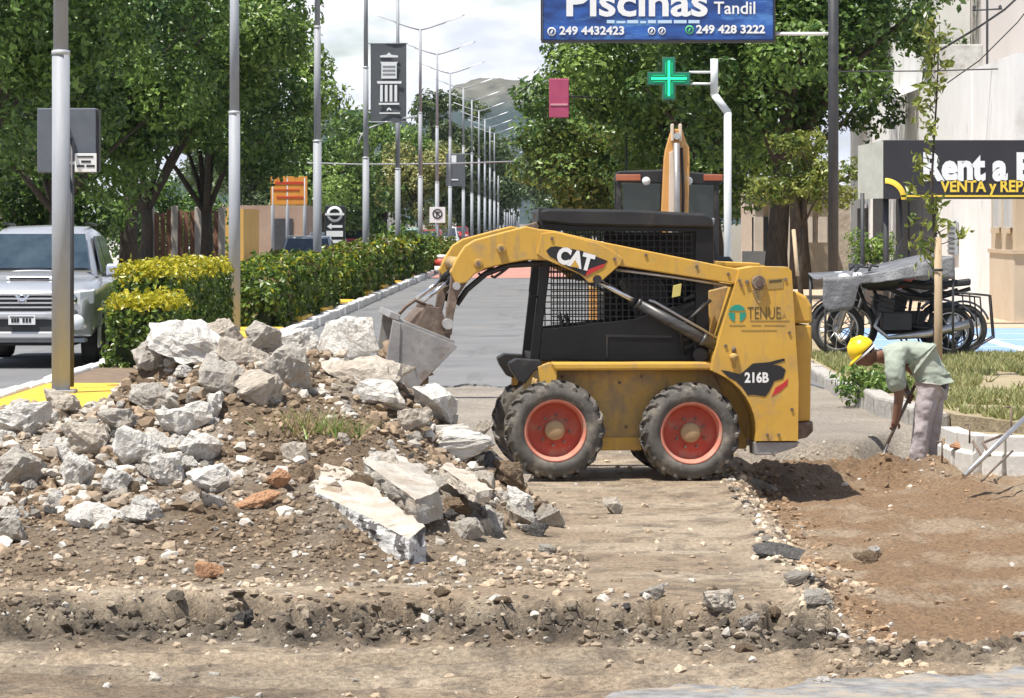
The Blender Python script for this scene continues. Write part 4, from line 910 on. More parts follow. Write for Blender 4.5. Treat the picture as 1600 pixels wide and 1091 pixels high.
q = MB(); q.tube((-.5, 0, .1), (-.5, 12, .1), .02, n=6); q.build('rail', M['dark_metal'], pg)
# low frontages farther down on the right
ff = thing('stone_frontage', 'low stone and white frontage behind the backhoe on the right', 'building', (0, 0, 0))
q = MB(); q.bb(6.6, 14, 112, 125, 0, 3.0); q.build('wall', mat('stone_front', (.4, .33, .25), (.55, .48, .4), scale=3, rough=.95, bump=.03, bscale=6), ff)
for px in (1185, 1208, 1236, 1262, 1285):
    X0 = (px - VX) * 108 / FPX; q = MB(); q.bb(X0 - .14, X0 + .14, 107.8, 108.1, 0, 2.4); q.build('column', M['pale_post'], ff, bevel=.02)
q = MB(); q.bb((1175 - VX) * 108 / FPX, (1300 - VX) * 108 / FPX, 107.7, 112, 2.4, 2.7); q.build('canopy', M['dark_metal'], ff)
for px in (1195, 1250):
    X0 = (px - VX) * 112 / FPX; q = MB(); q.bb(X0 - .4, X0 + .4, 111.93, 112.02, .2, 2.0); q.build('window', M['glass'], ff)
q = MB(); q.bb((1160 - VX) * 104 / FPX, (1215 - VX) * 104 / FPX, 104, 104.2, 0, 1.0); q.build('low_wall', M['white_wall'], ff)
q = MB(); q.bb((1240 - VX) * 96 / FPX, (1300 - VX) * 96 / FPX, 96, 96.2, 0, 1.3); q.build('side_wall', M['beige_wall'], ff)
# far house on the right beside the road
house('house', 'far light roofed house at the right of the vanishing road', 3.6, 12, 300, 312, 3.0, M['white_wall'], TERRA, [(4.2, 5.2, 1, 2)], None)
# ------------------------------------------------------------------ right side signs
Yr = 60.0; Sr = Yr / FPX
rs = thing('shop_sign', 'black shop sign reading Rent a with yellow lettering below', 'sign', ((1380 - VX) * Sr, Yr, 0))
def Rn(px, py): return ((px - 1380) * Sr, CH - (py - VY) * Sr)
M['sign_black'] = mat('sign_black', (.022, .02, .024), (.03, .028, .032), scale=2, rough=.5)
M['sign_yellow'] = mat('sign_yellow', (.8, .56, .06), rough=.6)
q = MB(); x0, z1 = Rn(1380, 219); x1, z0 = Rn(1640, 311); q.bb(x0, x1, 0, .5, z0, z1); q.build('panel', M['sign_black'], rs, bevel=.01)
sp = MB(); sp.add([(x0, 0, z0 + .01), (x0, 0, z1 - .01), (x0 - .36, .75, z1 - .08), (x0 - .36, .75, z0 + .0), (x0, .05, z0 + .01), (x0, .05, z1 - .01), (x0 - .34, .8, z1 - .08), (x0 - .34, .8, z0)],
       [(0, 1, 2, 3), (7, 6, 5, 4), (1, 5, 6, 2), (0, 3, 7, 4), (0, 4, 5, 1), (3, 2, 6, 7)])
sp.build('side_panel', mat('sign_side', (.42, .42, .36), (.52, .52, .46), scale=4, rough=.6), rs)
q = MB(); u0, w1 = Rn(1380, 305); u1, w0 = Rn(1640, 308); q.bb(u0 + .3, u1, -.012, 0, w0, w1); q.build('yellow_line', M['sign_yellow'], rs)
cx, cz = Rn(1381, 312)
q = MB(); q.lathe([(.27, -.012), (.36, -.012), (.36, 0), (.27, 0)], (cx + .02, 0, cz + .0), 'y', 24, a0=0, a1=math.pi / 2); q.build('yellow_arc', M['sign_yellow'], rs)
tx, tz = Rn(1441, 263)
text('lettering', 'Rent a B', .62, face_cam(tx, -.012, tz), M['white'], rs, bold=.03, align='LEFT', sx=.87)
tx, tz = Rn(1470, 292)
text('lettering', 'VENTA y REPA', .27, face_cam(tx, -.012, tz), M['sign_yellow'], rs, bold=.008, align='LEFT', sx=.88)
for px in (1387, 1350):
    q = MB(); X0 = Rn(px, 0)[0]; q.tube((X0, .3, .1), (X0, .3, z0 + .1), .05 if px == 1387 else .035, n=12); q.build('post', M['dark_metal'], rs)
q = MB(); q.path([(Rn(1408, 0)[0], .2, z0), (Rn(1412, 0)[0], .2, 1.6), (Rn(1400, 0)[0], .2, 1.2), (Rn(1395, 0)[0], .2, .4)], .03, 8); q.build('cable', M['dark_metal'], rs)
# planter behind the sign posts
pl = thing('planter', 'dark round planter holding a leafy shrub behind the sign posts', 'planter', ((1362 - VX) * 66 / FPX, 66, .12))
q = MB(); q.lathe([(0, 0), (.3, 0), (.4, .9), (.42, .95), (.36, .95), (.34, .85), (0, .85)], axis='z', n=24); q.build('pot', mat('pot', (.1, .1, .11), (.15, .15, .16), scale=4, rough=.7), pl)
cl = [(random.uniform(-.3, .3), random.uniform(-.3, .3), 1.05 + random.uniform(0, .4), .25) for _ in range(8)]; crown('shrub', cl, 900, .12, M['leaf_b'], pl)
# blue hanging sign on black pole
Ys = 70.0; Ss = Ys / FPX
bpole = thing('sign_post', 'tall black steel post right of the blue sign', 'post', ((1302 - VX) * Ss, Ys, .1))
q = MB(); q.tube((0, 0, 0), (0, 0, 8.2), .105, .1, 18); q.build('pole', M['dark_metal'], bpole)
q = MB(); q.box((0, 0, .02), (.4, .4, .04)); q.build('base_plate', M['dark_metal'], bpole, bevel=.005)
for z in (CH - (53 - VY) * Ss - .1, 7.3):
    q = MB(); q.tube((-1.13, 0, z), (-.05, 0, z), .035, n=8); q.build('bracket', M['white'], bpole)
bs = thing('hanging_sign', 'blue swimming pool sign with white lettering and phone numbers', 'sign', ((1028 - VX) * Ss, Ys, 0))
def Bn(px, py): return ((px - 1028) * Ss, CH - (py - VY) * Ss)
M['pool_blue'] = mat('pool_print', (.008, .015, .07), (.03, .12, .45), scale=1.3, rough=.35, stretch=(.7, 1, 2.5), spots=(.16, .42, .85), spot_scale=1.1, spot_lo=.52, spot_hi=.78)
q = MB(); x0, z0 = Bn(848, 63); x1 = Bn(1208, 0)[0]; z1 = z0 + 2.0; q.bb(x0, x1, -.1, .1, z0, z1); q.build('panel', M['pool_blue'], bs, bevel=.01)
q = MB(); q.bb(x0 - .03, x1 + .03, -.12, .12, z0 - .05, z0 - .003); q.build('frame', M['sign_black'], bs)
for xx in (x0 - .02, x1 + .02):
    q = MB(); q.bb(xx - .02, xx + .018, -.12, .12, z0, z1); q.build('frame', M['sign_black'], bs)
tx, tz = Bn(994, 6); text('lettering', 'Piscinas', .78, face_cam(tx, -.112, tz), M['white'], bs, bold=.018, sx=1.17)
tx, tz = Bn(1148, 14); text('lettering', 'Tandil', .34, face_cam(tx, -.112, tz), M['white'], bs, bold=.004, sx=.98)
PBL = mat('pale_blue', (.5, .65, .8), rough=.6)
_r = random.Random(3); px = 948
while px < 1092:
    wd = _r.uniform(9, 22); x, z = Bn(px, 37); q = MB(); q.bb(x, x + wd * Ss, -.108, -.101, z, z + (5 if _r.random() < .6 else 3.6) * Ss); q.build('faint_lettering', PBL, bs); px += wd + 3
tx, tz = Bn(925, 49); text('lettering', '249 4432423', .22, face_cam(tx, -.112, tz), M['white'], bs, bold=.007, sx=1.1)
tx, tz = Bn(1141, 47); text('lettering', '249 428 3222', .22, face_cam(tx, -.112, tz), M['white'], bs, bold=.007, sx=1.1)
def ring(px, py, r, m, parent, nm):
    x, z = Bn(px, py); q = MB(); q.lathe([(r * .72, -.115), (r, -.115), (r, -.1), (r * .72, -.1)], (x, 0, z), 'y', 20); q.build(nm, m, parent)
    q = MB(); q.box((x, -.11, z), (r * .4, .012, r * .9), rot=(0, .5, 0)); q.build(nm + '_glyph', m, parent)
GRN = mat('app_green', (.1, .55, .2), rough=.6)
ring(862, 50, .085, M['white'], bs, 'phone_icon'); ring(1018, 49, .075, M['white'], bs, 'round_icon'); ring(1034, 49, .075, M['white'], bs, 'round_icon'); ring(1077, 47, .085, GRN, bs, 'phone_icon')
# pharmacy cross
Yc = 58.0; Sc = Yc / FPX
pp = thing('cross_post', 'white cranked post holding the green pharmacy cross', 'post', ((1137 - VX) * Sc, Yc, .1))
def Cn(px, py): return ((px - 1137) * Sc, CH - (py - VY) * Sc - .1)
pts = [(1138, 0), (1137, 176), (1116, 148), (1116, 92)]
q = MB(); a = [(0, 0, 0)] + [(Cn(*p)[0], 0, Cn(*p)[1]) for p in pts[1:]]
PW = mat('post_white', (.62, .64, .63), (.7, .72, .7), scale=3, rough=.5)
for p0, p1 in zip(a[:-1], a[1:]): q.tube(p0, p1, .062, n=14)
for p in a[1:3]: q.lathe([(0, -.062), (.04, -.05), (.062, 0), (.04, .05), (0, .062)], p, 'z', 12)
q.build('pole', PW, pp)
gc = thing('pharmacy_cross', 'lit green pharmacy cross on white brackets', 'sign', ((1045 - VX) * Sc, Yc, 0))
def Dn(px, py): return ((px - 1045) * Sc, CH - (py - VY) * Sc)
def cross(r, wd): return [(wd, r), (wd, wd), (r, wd), (r, -wd), (wd, -wd), (wd, -r), (-wd, -r), (-wd, -wd), (-r, -wd), (-r, wd), (-wd, wd), (-wd, r)]
cz = Dn(0, 123)[1]
q = MB(); q.prism([(x, z + cz) for x, z in cross(.345, .105)], -.06, .06); q.build('housing', mat('cross_housing', (.03, .12, .09), (.04, .16, .12), scale=4, rough=.4), gc, bevel=.008)
q = MB(); q.prism([(x, z + cz) for x, z in cross(.325, .088)], -.066, -.061); q.build('face', mat('cross_face', (.0, .22, .11), rough=.3), gc)
LG = mat('led_green', (.02, .95, .35), rough=.4, emit=.9)
q = MB(); q.prism([(x, z + cz) for x, z in cross(.285, .018)], -.074, -.067); q.build('led_strip', LG, gc)
for dx, dz in ((.05, .16), (-.05, .16), (.05, -.16), (-.05, -.16), (.16, .05), (.16, -.05), (-.16, .05), (-.16, -.05)):
    q = MB(); q.box((dx, -.07, cz + dz), (.012 if abs(dz) > .1 else .2, .006, .2 if abs(dz) > .1 else .012)); q.build('led_line', mat('led_dim', (.0, .5, .2), rough=.4, emit=.35) if 'led_dim' not in bpy.data.materials else bpy.data.materials['led_dim'], gc)
for py in (113, 131):
    q = MB(); zz = Dn(0, py)[1]; q.tube((.33, 0, zz), (Dn(1112, 0)[0], 0, zz), .02, n=8); q.build('bracket', M['white'], gc)
# magenta sign half hidden in the tree
ms = thing('magenta_sign', 'magenta sign half hidden by the tree left of the cross', 'sign', ((873 - VX) * 97.4 / FPX, 97.4, 0))
Sm = 97.4 / FPX
MG = mat('magenta', (.42, .06, .14), (.5, .09, .18), scale=2, rough=.6)
q = MB(); q.bb(-15 * Sm, 16 * Sm, 0, .12, CH - (184 - VY) * Sm, CH - (123 - VY) * Sm); q.build('panel', MG, ms, bevel=.02)
q = MB(); q.bb(-13 * Sm, 14 * Sm, -.015, -.001, CH - (165 - VY) * Sm, CH - (162 - VY) * Sm); q.build('pale_line', mat('pink', (.7, .35, .4), rough=.6), ms)
q = MB(); q.tube((1.9, 3.0, 0), (1.9, 3.0, CH - (130 - VY) * Sm), .03, n=10); q.build('post', M['dark_metal'], ms)
q = MB(); q.tube((.2, .1, CH - (150 - VY) * Sm), (1.9, 3.0, CH - (150 - VY) * Sm), .025, n=8); q.build('bracket', M['dark_metal'], ms)
# wires on the right
for k, (lab, pts) in enumerate([('overhead wire crossing level with the tree at right', [(1312, 112, 64), (1450, 111, 64), (1700, 104, 64)]),
                              ('thick wire bundle sagging from the mast toward the upper right', [(1470, 78, 66), (1530, 42, 65), (1570, 15, 64), (1640, -50, 62)]),
                              ('second wire sagging below the thick bundle at upper right', [(1480, 130, 66), (1530, 95, 65), (1590, 35, 64), (1640, -30, 62)])]):
    q = MB(); q.path([at(*p) for p in pts], .022 if k == 1 else .012, 6); tag(q.build('overhead_wire', M['dark_metal']), lab, 'wire')
# ------------------------------------------------------------------ skid steer loader
M['cat'] = mat('loader_yellow', (.56, .32, .045), (.63, .375, .065), scale=2.5, rough=.55, spots=(.38, .26, .13), spot_scale=4.2, spot_lo=.52, spot_hi=.74, bump=.0015, bscale=14, streak=((.33, .23, .12), .54, .72, (5, 5, .8), 2.4))
M['cat_dirty'] = mat('loader_yellow_dusty', (.46, .28, .07), (.52, .34, .11), scale=4, rough=.75, spots=(.3, .22, .14), spot_scale=5, spot_lo=.46, spot_hi=.68, streak=((.25, .18, .11), .52, .7, (4, 4, .8), 3))
M['rust'] = mat('rusty_steel', (.13, .09, .07), (.24, .18, .14), scale=14, rough=.75, metal=.3, bump=.003, spots=(.33, .27, .2), spot_scale=7, spot_lo=.56, spot_hi=.7)
M['bucket'] = mat('worn_bucket', (.26, .25, .245), (.38, .365, .35), scale=6, rough=.55, metal=.35, bump=.003, bscale=24, spots=(.2, .14, .1), spot_scale=5, spot_lo=.57, spot_hi=.72)
M['tyre'] = mat('dusty_tyre', (.06, .056, .052), (.13, .12, .105), scale=9, rough=.95, spots=(.27, .235, .19), spot_scale=6, spot_lo=.5, spot_hi=.72, bump=.004, bscale=30)
M['rim'] = mat('orange_red_rim', (.40, .055, .03), (.46, .09, .055), scale=7, rough=.65, spots=(.34, .2, .14), spot_scale=7, spot_lo=.5, spot_hi=.72)
M['rim_lip'] = mat('rim_lip', (.55, .17, .11), (.6, .26, .19), scale=9, rough=.7, spots=(.4, .27, .2), spot_scale=8, spot_lo=.55, spot_hi=.72)
M['hub'] = mat('dusty_hub', (.34, .22, .11), (.42, .3, .17), scale=12, rough=.8)
M['decal_red'] = mat('decal_red', (.5, .03, .03), rough=.5)
M['decal_black'] = mat('decal_black', (.015, .015, .017), rough=.5)
YAW = R(5.5); KS = 27.3 / FPX
sk = thing('skid_steer_loader', 'yellow skid steer loader with raised arms, black cab and red wheel rims', 'loader', ((980 - VX) * KS, 27.3, -.128), YAW)
def sx(px): return (px - 980) * KS
def sz(py): return (752 - py) * KS
def P2(*pts): return [(sx(a), sz(b)) for a, b in pts]
def part(mb, name, m, parent=None, bevel=.006): return mb.build(name, m, parent or sk, bevel=bevel)
# wheels -----------------------------------------------------------
def wheel_meshes():
    t = MB(); prof = [(.232, .035), (.245, .008), (.285, -.002), (.325, .008), (.352, .035), (.362, .075), (.364, .13), (.362, .185), (.352, .225), (.325, .252), (.285, .262), (.245, .252), (.232, .225)]
    t.lathe(prof, n=48)
    n = 20
    for k in range(n):
        for side in (0, 1):
            a = 2 * math.pi * (k + .5 * side) / n; y0, y1 = (.012, .15) if side == 0 else (.248, .11)
            secs = []
            for u, da in ((0, -.02), (.35, .06), (1, .17)):
                yy = y0 + (y1 - y0) * u; rr = .384 if u > .2 else .358; aa = a + da * (1 if side == 0 else 1)
                hw = .036
                sec = []
                for dr_, dd in ((-.03, -hw * 1.2), (0, -hw), (0, hw), (-.03, hw * 1.2)):
                    sec.append(((rr + dr_) * math.cos(aa + dd), yy, (rr + dr_) * math.sin(aa + dd)))
                secs.append(sec)
            t.loft(secs)
    rim = MB(); rim.lathe([(.244, .024), (.238, .012), (.226, .014), (.218, .03), (.206, .10)], n=40, mi=1); rim.lathe([(.206, .10), (.20, .118), (.15, .123), (.075, .105), (.0, .105)], n=40)
    hub = MB(); hub.lathe([(.078, .1), (.076, .07), (.06, .062), (.025, .058), (0, .058)], n=24)
    bolt = MB()
    for k in range(8):
        a = 2 * math.pi * k / 8; bolt.tube((.115 * math.cos(a), .075, .115 * math.sin(a)), (.115 * math.cos(a), .105, .115 * math.sin(a)), .011, n=6, smooth=False)
    return t.mesh('tyre', M['tyre']), rim.mesh('rim', [M['rim'], M['rim_lip']]), hub.mesh('hub', M['hub']), bolt.mesh('wheel_bolts', M['rust'])
wt, wr, wh, wbm = wheel_meshes()
for (px, py, y, flip, ang) in ((868, 672, 0, 0, .1), (1082, 677, 0, 0, .35), (868, 674, 1.46, 1, .2), (1082, 677, 1.46, 1, .5)):
    o = link('wheel', wt, sk, (sx(px), y, sz(py)), (0, ang, math.pi if flip else 0)); o['label'] = 'dusty treaded wheel with red rim'
    link('rim', wr, o); link('hub', wh, o); link('wheel_bolts', wbm, o)
# chassis ----------------------------------------------------------
ch = MB(); ch.prism(P2((858, 577), (1120, 577), (1178, 690), (1178, 706), (1000, 706), (940, 706), (850, 706), (838, 660), (845, 600)), .30, 1.16)
part(ch, 'chassis', M['cat_dirty'], bevel=.012)
q = MB(); q.prism(P2((940, 686), (1010, 686), (1010, 707), (940, 707)), .285, .299); part(q, 'belly_strip', M['cat'])
# rolled upper rail over the wheels
for y0, y1 in ((.10, .30), (1.16, 1.36)):
    q = MB(); q.prism(P2((862, 566), (1122, 566), (1122, 579), (868, 579)), y0, y1); part(q, 'fender_rail', M['cat'], bevel=.018)
    q = MB(); q.prism(P2((842, 573), (862, 566), (872, 579), (872, 600), (846, 600)), y0 + .02, y1 - .01); part(q, 'front_bracket', M['cat'])
    q = MB(); q.prism(P2((796, 567), (808, 560), (846, 562), (850, 572), (835, 582), (822, 600), (812, 596), (800, 578)), y0 + .03, y1 - .03); part(q, 'step_bracket', M['black'], bevel=.01)
    q = MB(); q.prism(P2((822, 585), (836, 582), (830, 612), (820, 612)), y0 + .06, y1 - .08); part(q, 'stay', M['cat_dirty'])
# rear towers with wheel arch
arch = [(1082 + 102 * math.cos(a), 677 + 102 * math.sin(a)) for a in np.linspace(R(-66), R(8), 10)]
tw_ = [(1157, 420), (1180, 416), (1234, 417), (1240, 424), (1251, 600), (1250, 690), (1184, 690)] + [p for p in reversed(arch)] + [(1113, 579), (1116, 560)]
for y0, y1 in ((-.004, .31), (1.15, 1.464)):
    q = MB(); q.prism(P2(*tw_), y0, y1); tower = part(q, 'rear_tower', M['cat'], bevel=.012)
    yo = y0 - .004 if y0 < 1 else y1 + .004; sg = -1 if y0 < 1 else 1
    q = MB(); c = (sx(1187), 0, sz(441)); q.tube((c[0], yo, c[2]), (c[0], yo + sg * .03, c[2]), .055, .05, 20); q.tube((c[0], yo + sg * .03, c[2]), (c[0], yo + sg * .05, c[2]), .028, n=14); q.build('pivot_pin', M['rust'], tower)
    q = MB(); q.prism(P2((1176, 452), (1198, 452), (1190, 474), (1186, 474)), yo - .008 * (sg < 0), yo + .008 * (sg > 0)); q.build('pin_gusset', M['cat_dirty'], tower, bevel=.004)
    for (px, py, r) in ((1169, 440, .016), (1157, 438, .012), (1160, 445, .01)):
        q = MB(); q.tube((sx(px), yo + .0, sz(py)), (sx(px), yo + sg * .012, sz(py)), r, n=10); q.build('bolt', M['rust'], tower)
    # lower latch and bolts
    q = MB(); q.lathe([(.0, 0), (.012, .0), (.012, .05), (.03, .07), (.034, .1), (.0, .12)], (sx(1148), yo, sz(575)), 'z', 12); q.build('latch', M['cat_dirty'], tower)
    q = MB(); q.lathe([(0, .12), (.014, .12), (.017, .15), (.0, .17)], (sx(1148), yo, sz(575)), 'z', 10); q.build('latch_knob', M['rust'], tower)
    for px in (1201, 1219):
        q = MB(); q.tube((sx(px), yo, sz(680)), (sx(px), yo + sg * .012, sz(680)), .012, n=8); q.build('bolt', M['rust'], tower)
    q = MB(); q.prism(P2((1181, 692), (1254, 692), (1248, 700), (1210, 712), (1182, 712)), y0 + .02, y1 - .02); part(q, 'tail_guard', M['bucket'])
# inner tower web (shaded) and engine bay
q = MB(); q.prism(P2((1118, 455), (1150, 448), (1190, 430), (1236, 430), (1244, 690), (1150, 690), (1120, 560)), .34, 1.12); part(q, 'engine_bay', M['cat_dirty'], bevel=.01)
q = MB(); q.prism(P2((1243, 457), (1252, 455), (1268, 464), (1276, 478), (1277, 506), (1243, 506)), .12, 1.34); hd = part(q, 'engine_hood', M['cat'], bevel=.03)
q = MB(); q.prism(P2((1249, 509), (1276, 509), (1274, 660), (1249, 662)), .12, 1.34); dr_ = part(q, 'rear_door', M['cat'], bevel=.014)
q = MB(); q.prism(P2((1249, 664), (1277, 660), (1278, 676), (1268, 686), (1249, 690)), .1, 1.36); part(q, 'rear_bumper', M['rust'], bevel=.012)
q = MB(); q.prism(P2((1150, 410), (1206, 412), (1206, 418), (1150, 417)), .5, 1.1); part(q, 'engine_cover', M['cat'])
# lift arms --------------------------------------------------------
def arm_poly(): return P2((1205, 424), (1166, 422), (940, 377), (866, 360), (840, 357), (822, 353), (790, 361), (742, 374), (726, 384), (713, 404), (703, 424), (712, 444), (729, 441), (741, 428), (758, 419), (792, 411), (822, 406), (848, 406), (910, 408), (962, 414), (1152, 444), (1205, 452))
for near in (1, 0):
    y0, y1 = (.02, .14) if near else (1.32, 1.44)
    q = MB(); q.prism(arm_poly(), y0, y1); arm = part(q, 'lift_arm', M['cat'], bevel=.009)
    yo, sg = (y0, -1) if near else (y1, 1)
    q = MB(); q.prism(P2((846, 364), (866, 362), (935, 380), (955, 390), (973, 403), (970, 412), (945, 434), (936, 441), (920, 441), (906, 428), (850, 404), (838, 396)), *( (yo - .014, yo - .0005) if near else (yo + .0005, yo + .014))); g_ = q.build('gusset_plate', M['cat'], arm, bevel=.004)
    for (px, py) in ((747, 411), (783, 388)):
        q = MB(); c = (sx(px), sz(py)); q.tube((c[0], yo, c[1]), (c[0], yo + sg * .03, c[1]), .034, .03, 16); q.build('boss', M['cat_dirty'], arm)
        q = MB(); q.tube((c[0], yo + sg * .03, c[1]), (c[0], yo + sg * .034, c[1]), .016, n=10); q.build('boss_pin', M['rust'], arm)
    # worn link plate and bucket hinge at the arm nose
    q = MB(); q.prism(P2((706, 414), (722, 410), (730, 440), (716, 462), (709, 492), (706, 522), (695, 520), (698, 480), (703, 450)), y0 + .015, y1 - .015); lk2 = part(q, 'nose_link', M['rust'], bevel=.006)
    for (px, py, r) in ((713, 446, .03), (700, 505, .042)):
        q = MB(); q.tube((sx(px), y0 - .015, sz(py)), (sx(px), y1 + .015, sz(py)), r, n=14); q.build('link_pin', M['steel'], lk2)
    # hose and guide rail beneath the arm
    q = MB(); q.path([(sx(964), (y0 + y1) / 2, sz(421)), (sx(1050), (y0 + y1) / 2, sz(432)), (sx(1150), (y0 + y1) / 2, sz(447))], .011, 8); part(q, 'hydraulic_pipe', M['steel'], bevel=0)
    q = MB(); q.path([(sx(850), (y0 + y1) / 2, sz(411)), (sx(795), (y0 + y1) / 2, sz(414)), (sx(760), (y0 + y1) / 2, sz(427)), (sx(730), (y0 + y1) / 2, sz(452)), (sx(714), (y0 + y1) / 2, sz(475))], .022, 8); part(q, 'hydraulic_hose', M['black'], bevel=0)
    q = MB(); q.path([(sx(801), (y0 + y1) / 2, sz(412)), (sx(786), (y0 + y1) / 2, sz(424)), (sx(773), (y0 + y1) / 2, sz(433)), (sx(768), (y0 + y1) / 2, sz(430))], .011, 8); part(q, 'hose_hook', M['black'], bevel=0)
    # lift cylinder
    yc = (y0 + y1) / 2 + (.03 if near else -.03)
    A = Vector((sx(934), yc, sz(437))); Bq = Vector((sx(1128), yc, sz(545))); mid = A.lerp(Bq, .33)
    q = MB(); q.tube(A, mid, .021, n=14); part(q, 'cylinder_rod', M['chrome'], bevel=0)
    q = MB(); q.tube(mid, Bq, .042, n=18); q.tube(mid, mid.lerp(Bq, .03), .047, n=18); q.tube(A.lerp(Bq, .86), A.lerp(Bq, .885), .05, n=18)
    cy = part(q, 'cylinder_barrel', mat('cylinder_black', (.03, .03, .032), (.1, .095, .09), scale=8, rough=.4, stretch=(1, 1, 3)) if 'cylinder_black' not in bpy.data.materials else bpy.data.materials['cylinder_black'], bevel=0)
    d = (Bq - A).normalized(); up = Vector((d.z, 0, -d.x)) * -1
    q = MB(); q.path([mid.lerp(Bq, .1) + up * .058, mid.lerp(Bq, .16) + up * .07, mid.lerp(Bq, .95) + up * .06], .012, 8); q.build('cylinder_pipe', M['steel'], cy)
    q = MB(); q.tube((sx(933), y0 - .02, sz(436)), (sx(933), y1 + .06, sz(436)), .034, n=16); part(q, 'cylinder_pin', M['black'], bevel=0)
    q = MB(); q.tube((sx(1100), .16 if near else 1.2, sz(556)), (sx(1100), .3 if near else 1.34, sz(556)), .055, n=18); part(q, 'drive_boss', M['black'], bevel=0)
for (px, py, yy) in ((1010, 398, .0195), (1090, 416, .0195), (1140, 428, .0195), (862, 372, .0055), (960, 404, .0055), (884, 590, .2995), (905, 640, .2995), (975, 600, .2995), (985, 670, .2995), (1010, 590, .2995), (1135, 540, -.0045), (1240, 640, -.0045), (1236, 520, -.0045), (1230, 436, -.0045)):
    q = MB(); q.tube((sx(px), yy, sz(py)), (sx(px), yy - .009, sz(py)), .013, n=6, smooth=False); q.build('bolt', M['rust'], sk)
q = MB(); q.path([(sx(1120), .3, sz(470)), (sx(1085), .25, sz(500)), (sx(1095), .24, sz(545)), (sx(1112), .22, sz(560))], .014, 8); q.build('hydraulic_hose', M['black'], sk)
q = MB(); q.path([(sx(1112), .32, sz(475)), (sx(1070), .28, sz(515)), (sx(1078), .26, sz(556))], .012, 8); q.build('hydraulic_hose', M['black'], sk)
# cross tube between the arm noses
q = MB(); q.tube((sx(722), .14, sz(412)), (sx(722), 1.32, sz(412)), .05, n=16); part(q, 'cross_tube', M['cat_dirty'], bevel=0)
# tilt cylinders to the bucket
for yy in (.3, 1.15):
    q = MB(); q.tube((sx(664), yy, sz(470)), (sx(706), yy, sz(440)), .017, n=12); part(q, 'tilt_rod', M['chrome'], bevel=0)
    q = MB(); q.tube((sx(706), yy, sz(440)), (sx(752), yy, sz(404)), .035, n=14); part(q, 'tilt_cylinder', M['black'], bevel=0)
# bucket -----------------------------------------------------------
bk = MB(); A_, B_, C_, D_ = (613, 497), (713, 538), (641, 614), (600, 574)
y0, y1 = -.06, 1.52; th = .022
def slab(p, q2, mb, ya, yb, t=th):
    (xa, za), (xb, zb) = P2(p)[0], P2(q2)[0]; d = Vector((xb - xa, 0, zb - za)).normalized(); nrm = Vector((-d.z, 0, d.x)) * t
    mb.prism([(xa, za), (xb, zb), (xb + nrm.x, zb + nrm.z), (xa + nrm.x, za + nrm.z)], ya, yb)
slab(A_, (708, 535), bk, y0 + .02, y1 - .02); slab((713, 540), C_, bk, y0 + .02, y1 - .02, -th)
bkt = part(bk, 'bucket_shell', M['bucket'], bevel=.003)
for ya in (y0, y1 - .028):
    q = MB(); q.prism(P2(A_, (708, 535), (713, 540), C_, D_), ya, ya + .028); q.build('bucket_side', M['bucket'], bkt, bevel=.005)
    q = MB(); yb = ya - .016 if ya < 0 else ya + .029; q.prism(P2((613, 499), (625, 504), (622, 592), (601, 573)), yb, yb + .015); q.build('side_cutter', M['bucket'], bkt, bevel=.004)
q = MB(); slab((622, 602), (641, 614), q, y0 - .02, y1 + .02, .03); q.build('cutting_edge', M['steel'], bkt, bevel=.003)
q = MB(); slab((606, 494), (622, 500), q, y0, y1, .05); q.build('top_lip', M['bucket'], bkt, bevel=.006)
for yy in (.16, .34, 1.12, 1.3):
    q = MB(); q.prism(P2((650, 512), (668, 478), (690, 480), (706, 520), (704, 536)), yy - .014, yy + .014); q.build('hinge_ear', M['rust'], bkt, bevel=.004)
q = MB(); q.prism(P2((640, 506), (660, 484), (690, 486), (702, 533), (695, 532)), .36, 1.1); q.build('quick_hitch', M['rust'], bkt, bevel=.012)
q = MB(); q.path([(sx(625), .5, sz(496)), (sx(640), .5, sz(480)), (sx(655), .55, sz(470)), (sx(672), .55, sz(478))], .014, 8); q.build('hitch_lever', M['rust'], bkt)
# dirt clinging in the bucket mouth
q = MB(); rg = random.Random(12)
dirt = bmesh.new(); bmesh.ops.create_icosphere(dirt, subdivisions=4, radius=1)
for v in dirt.verts:
    n_ = noise.fractal(v.co * 3, .8, 2, 5); v.co = Vector((v.co.x * .2, v.co.y * .68, v.co.z * .13)) * (1 + .35 * n_)
dme = bpy.data.meshes.new('earth_load'); dirt.to_mesh(dme); dirt.free(); dme.materials.append(mat('earth_load', (.2, .13, .08), (.36, .27, .18), scale=9, rough=.95, bump=.03, bscale=24))
link('earth_load', dme, bkt, (sx(640), .73, sz(572)), (0, R(38), 0))
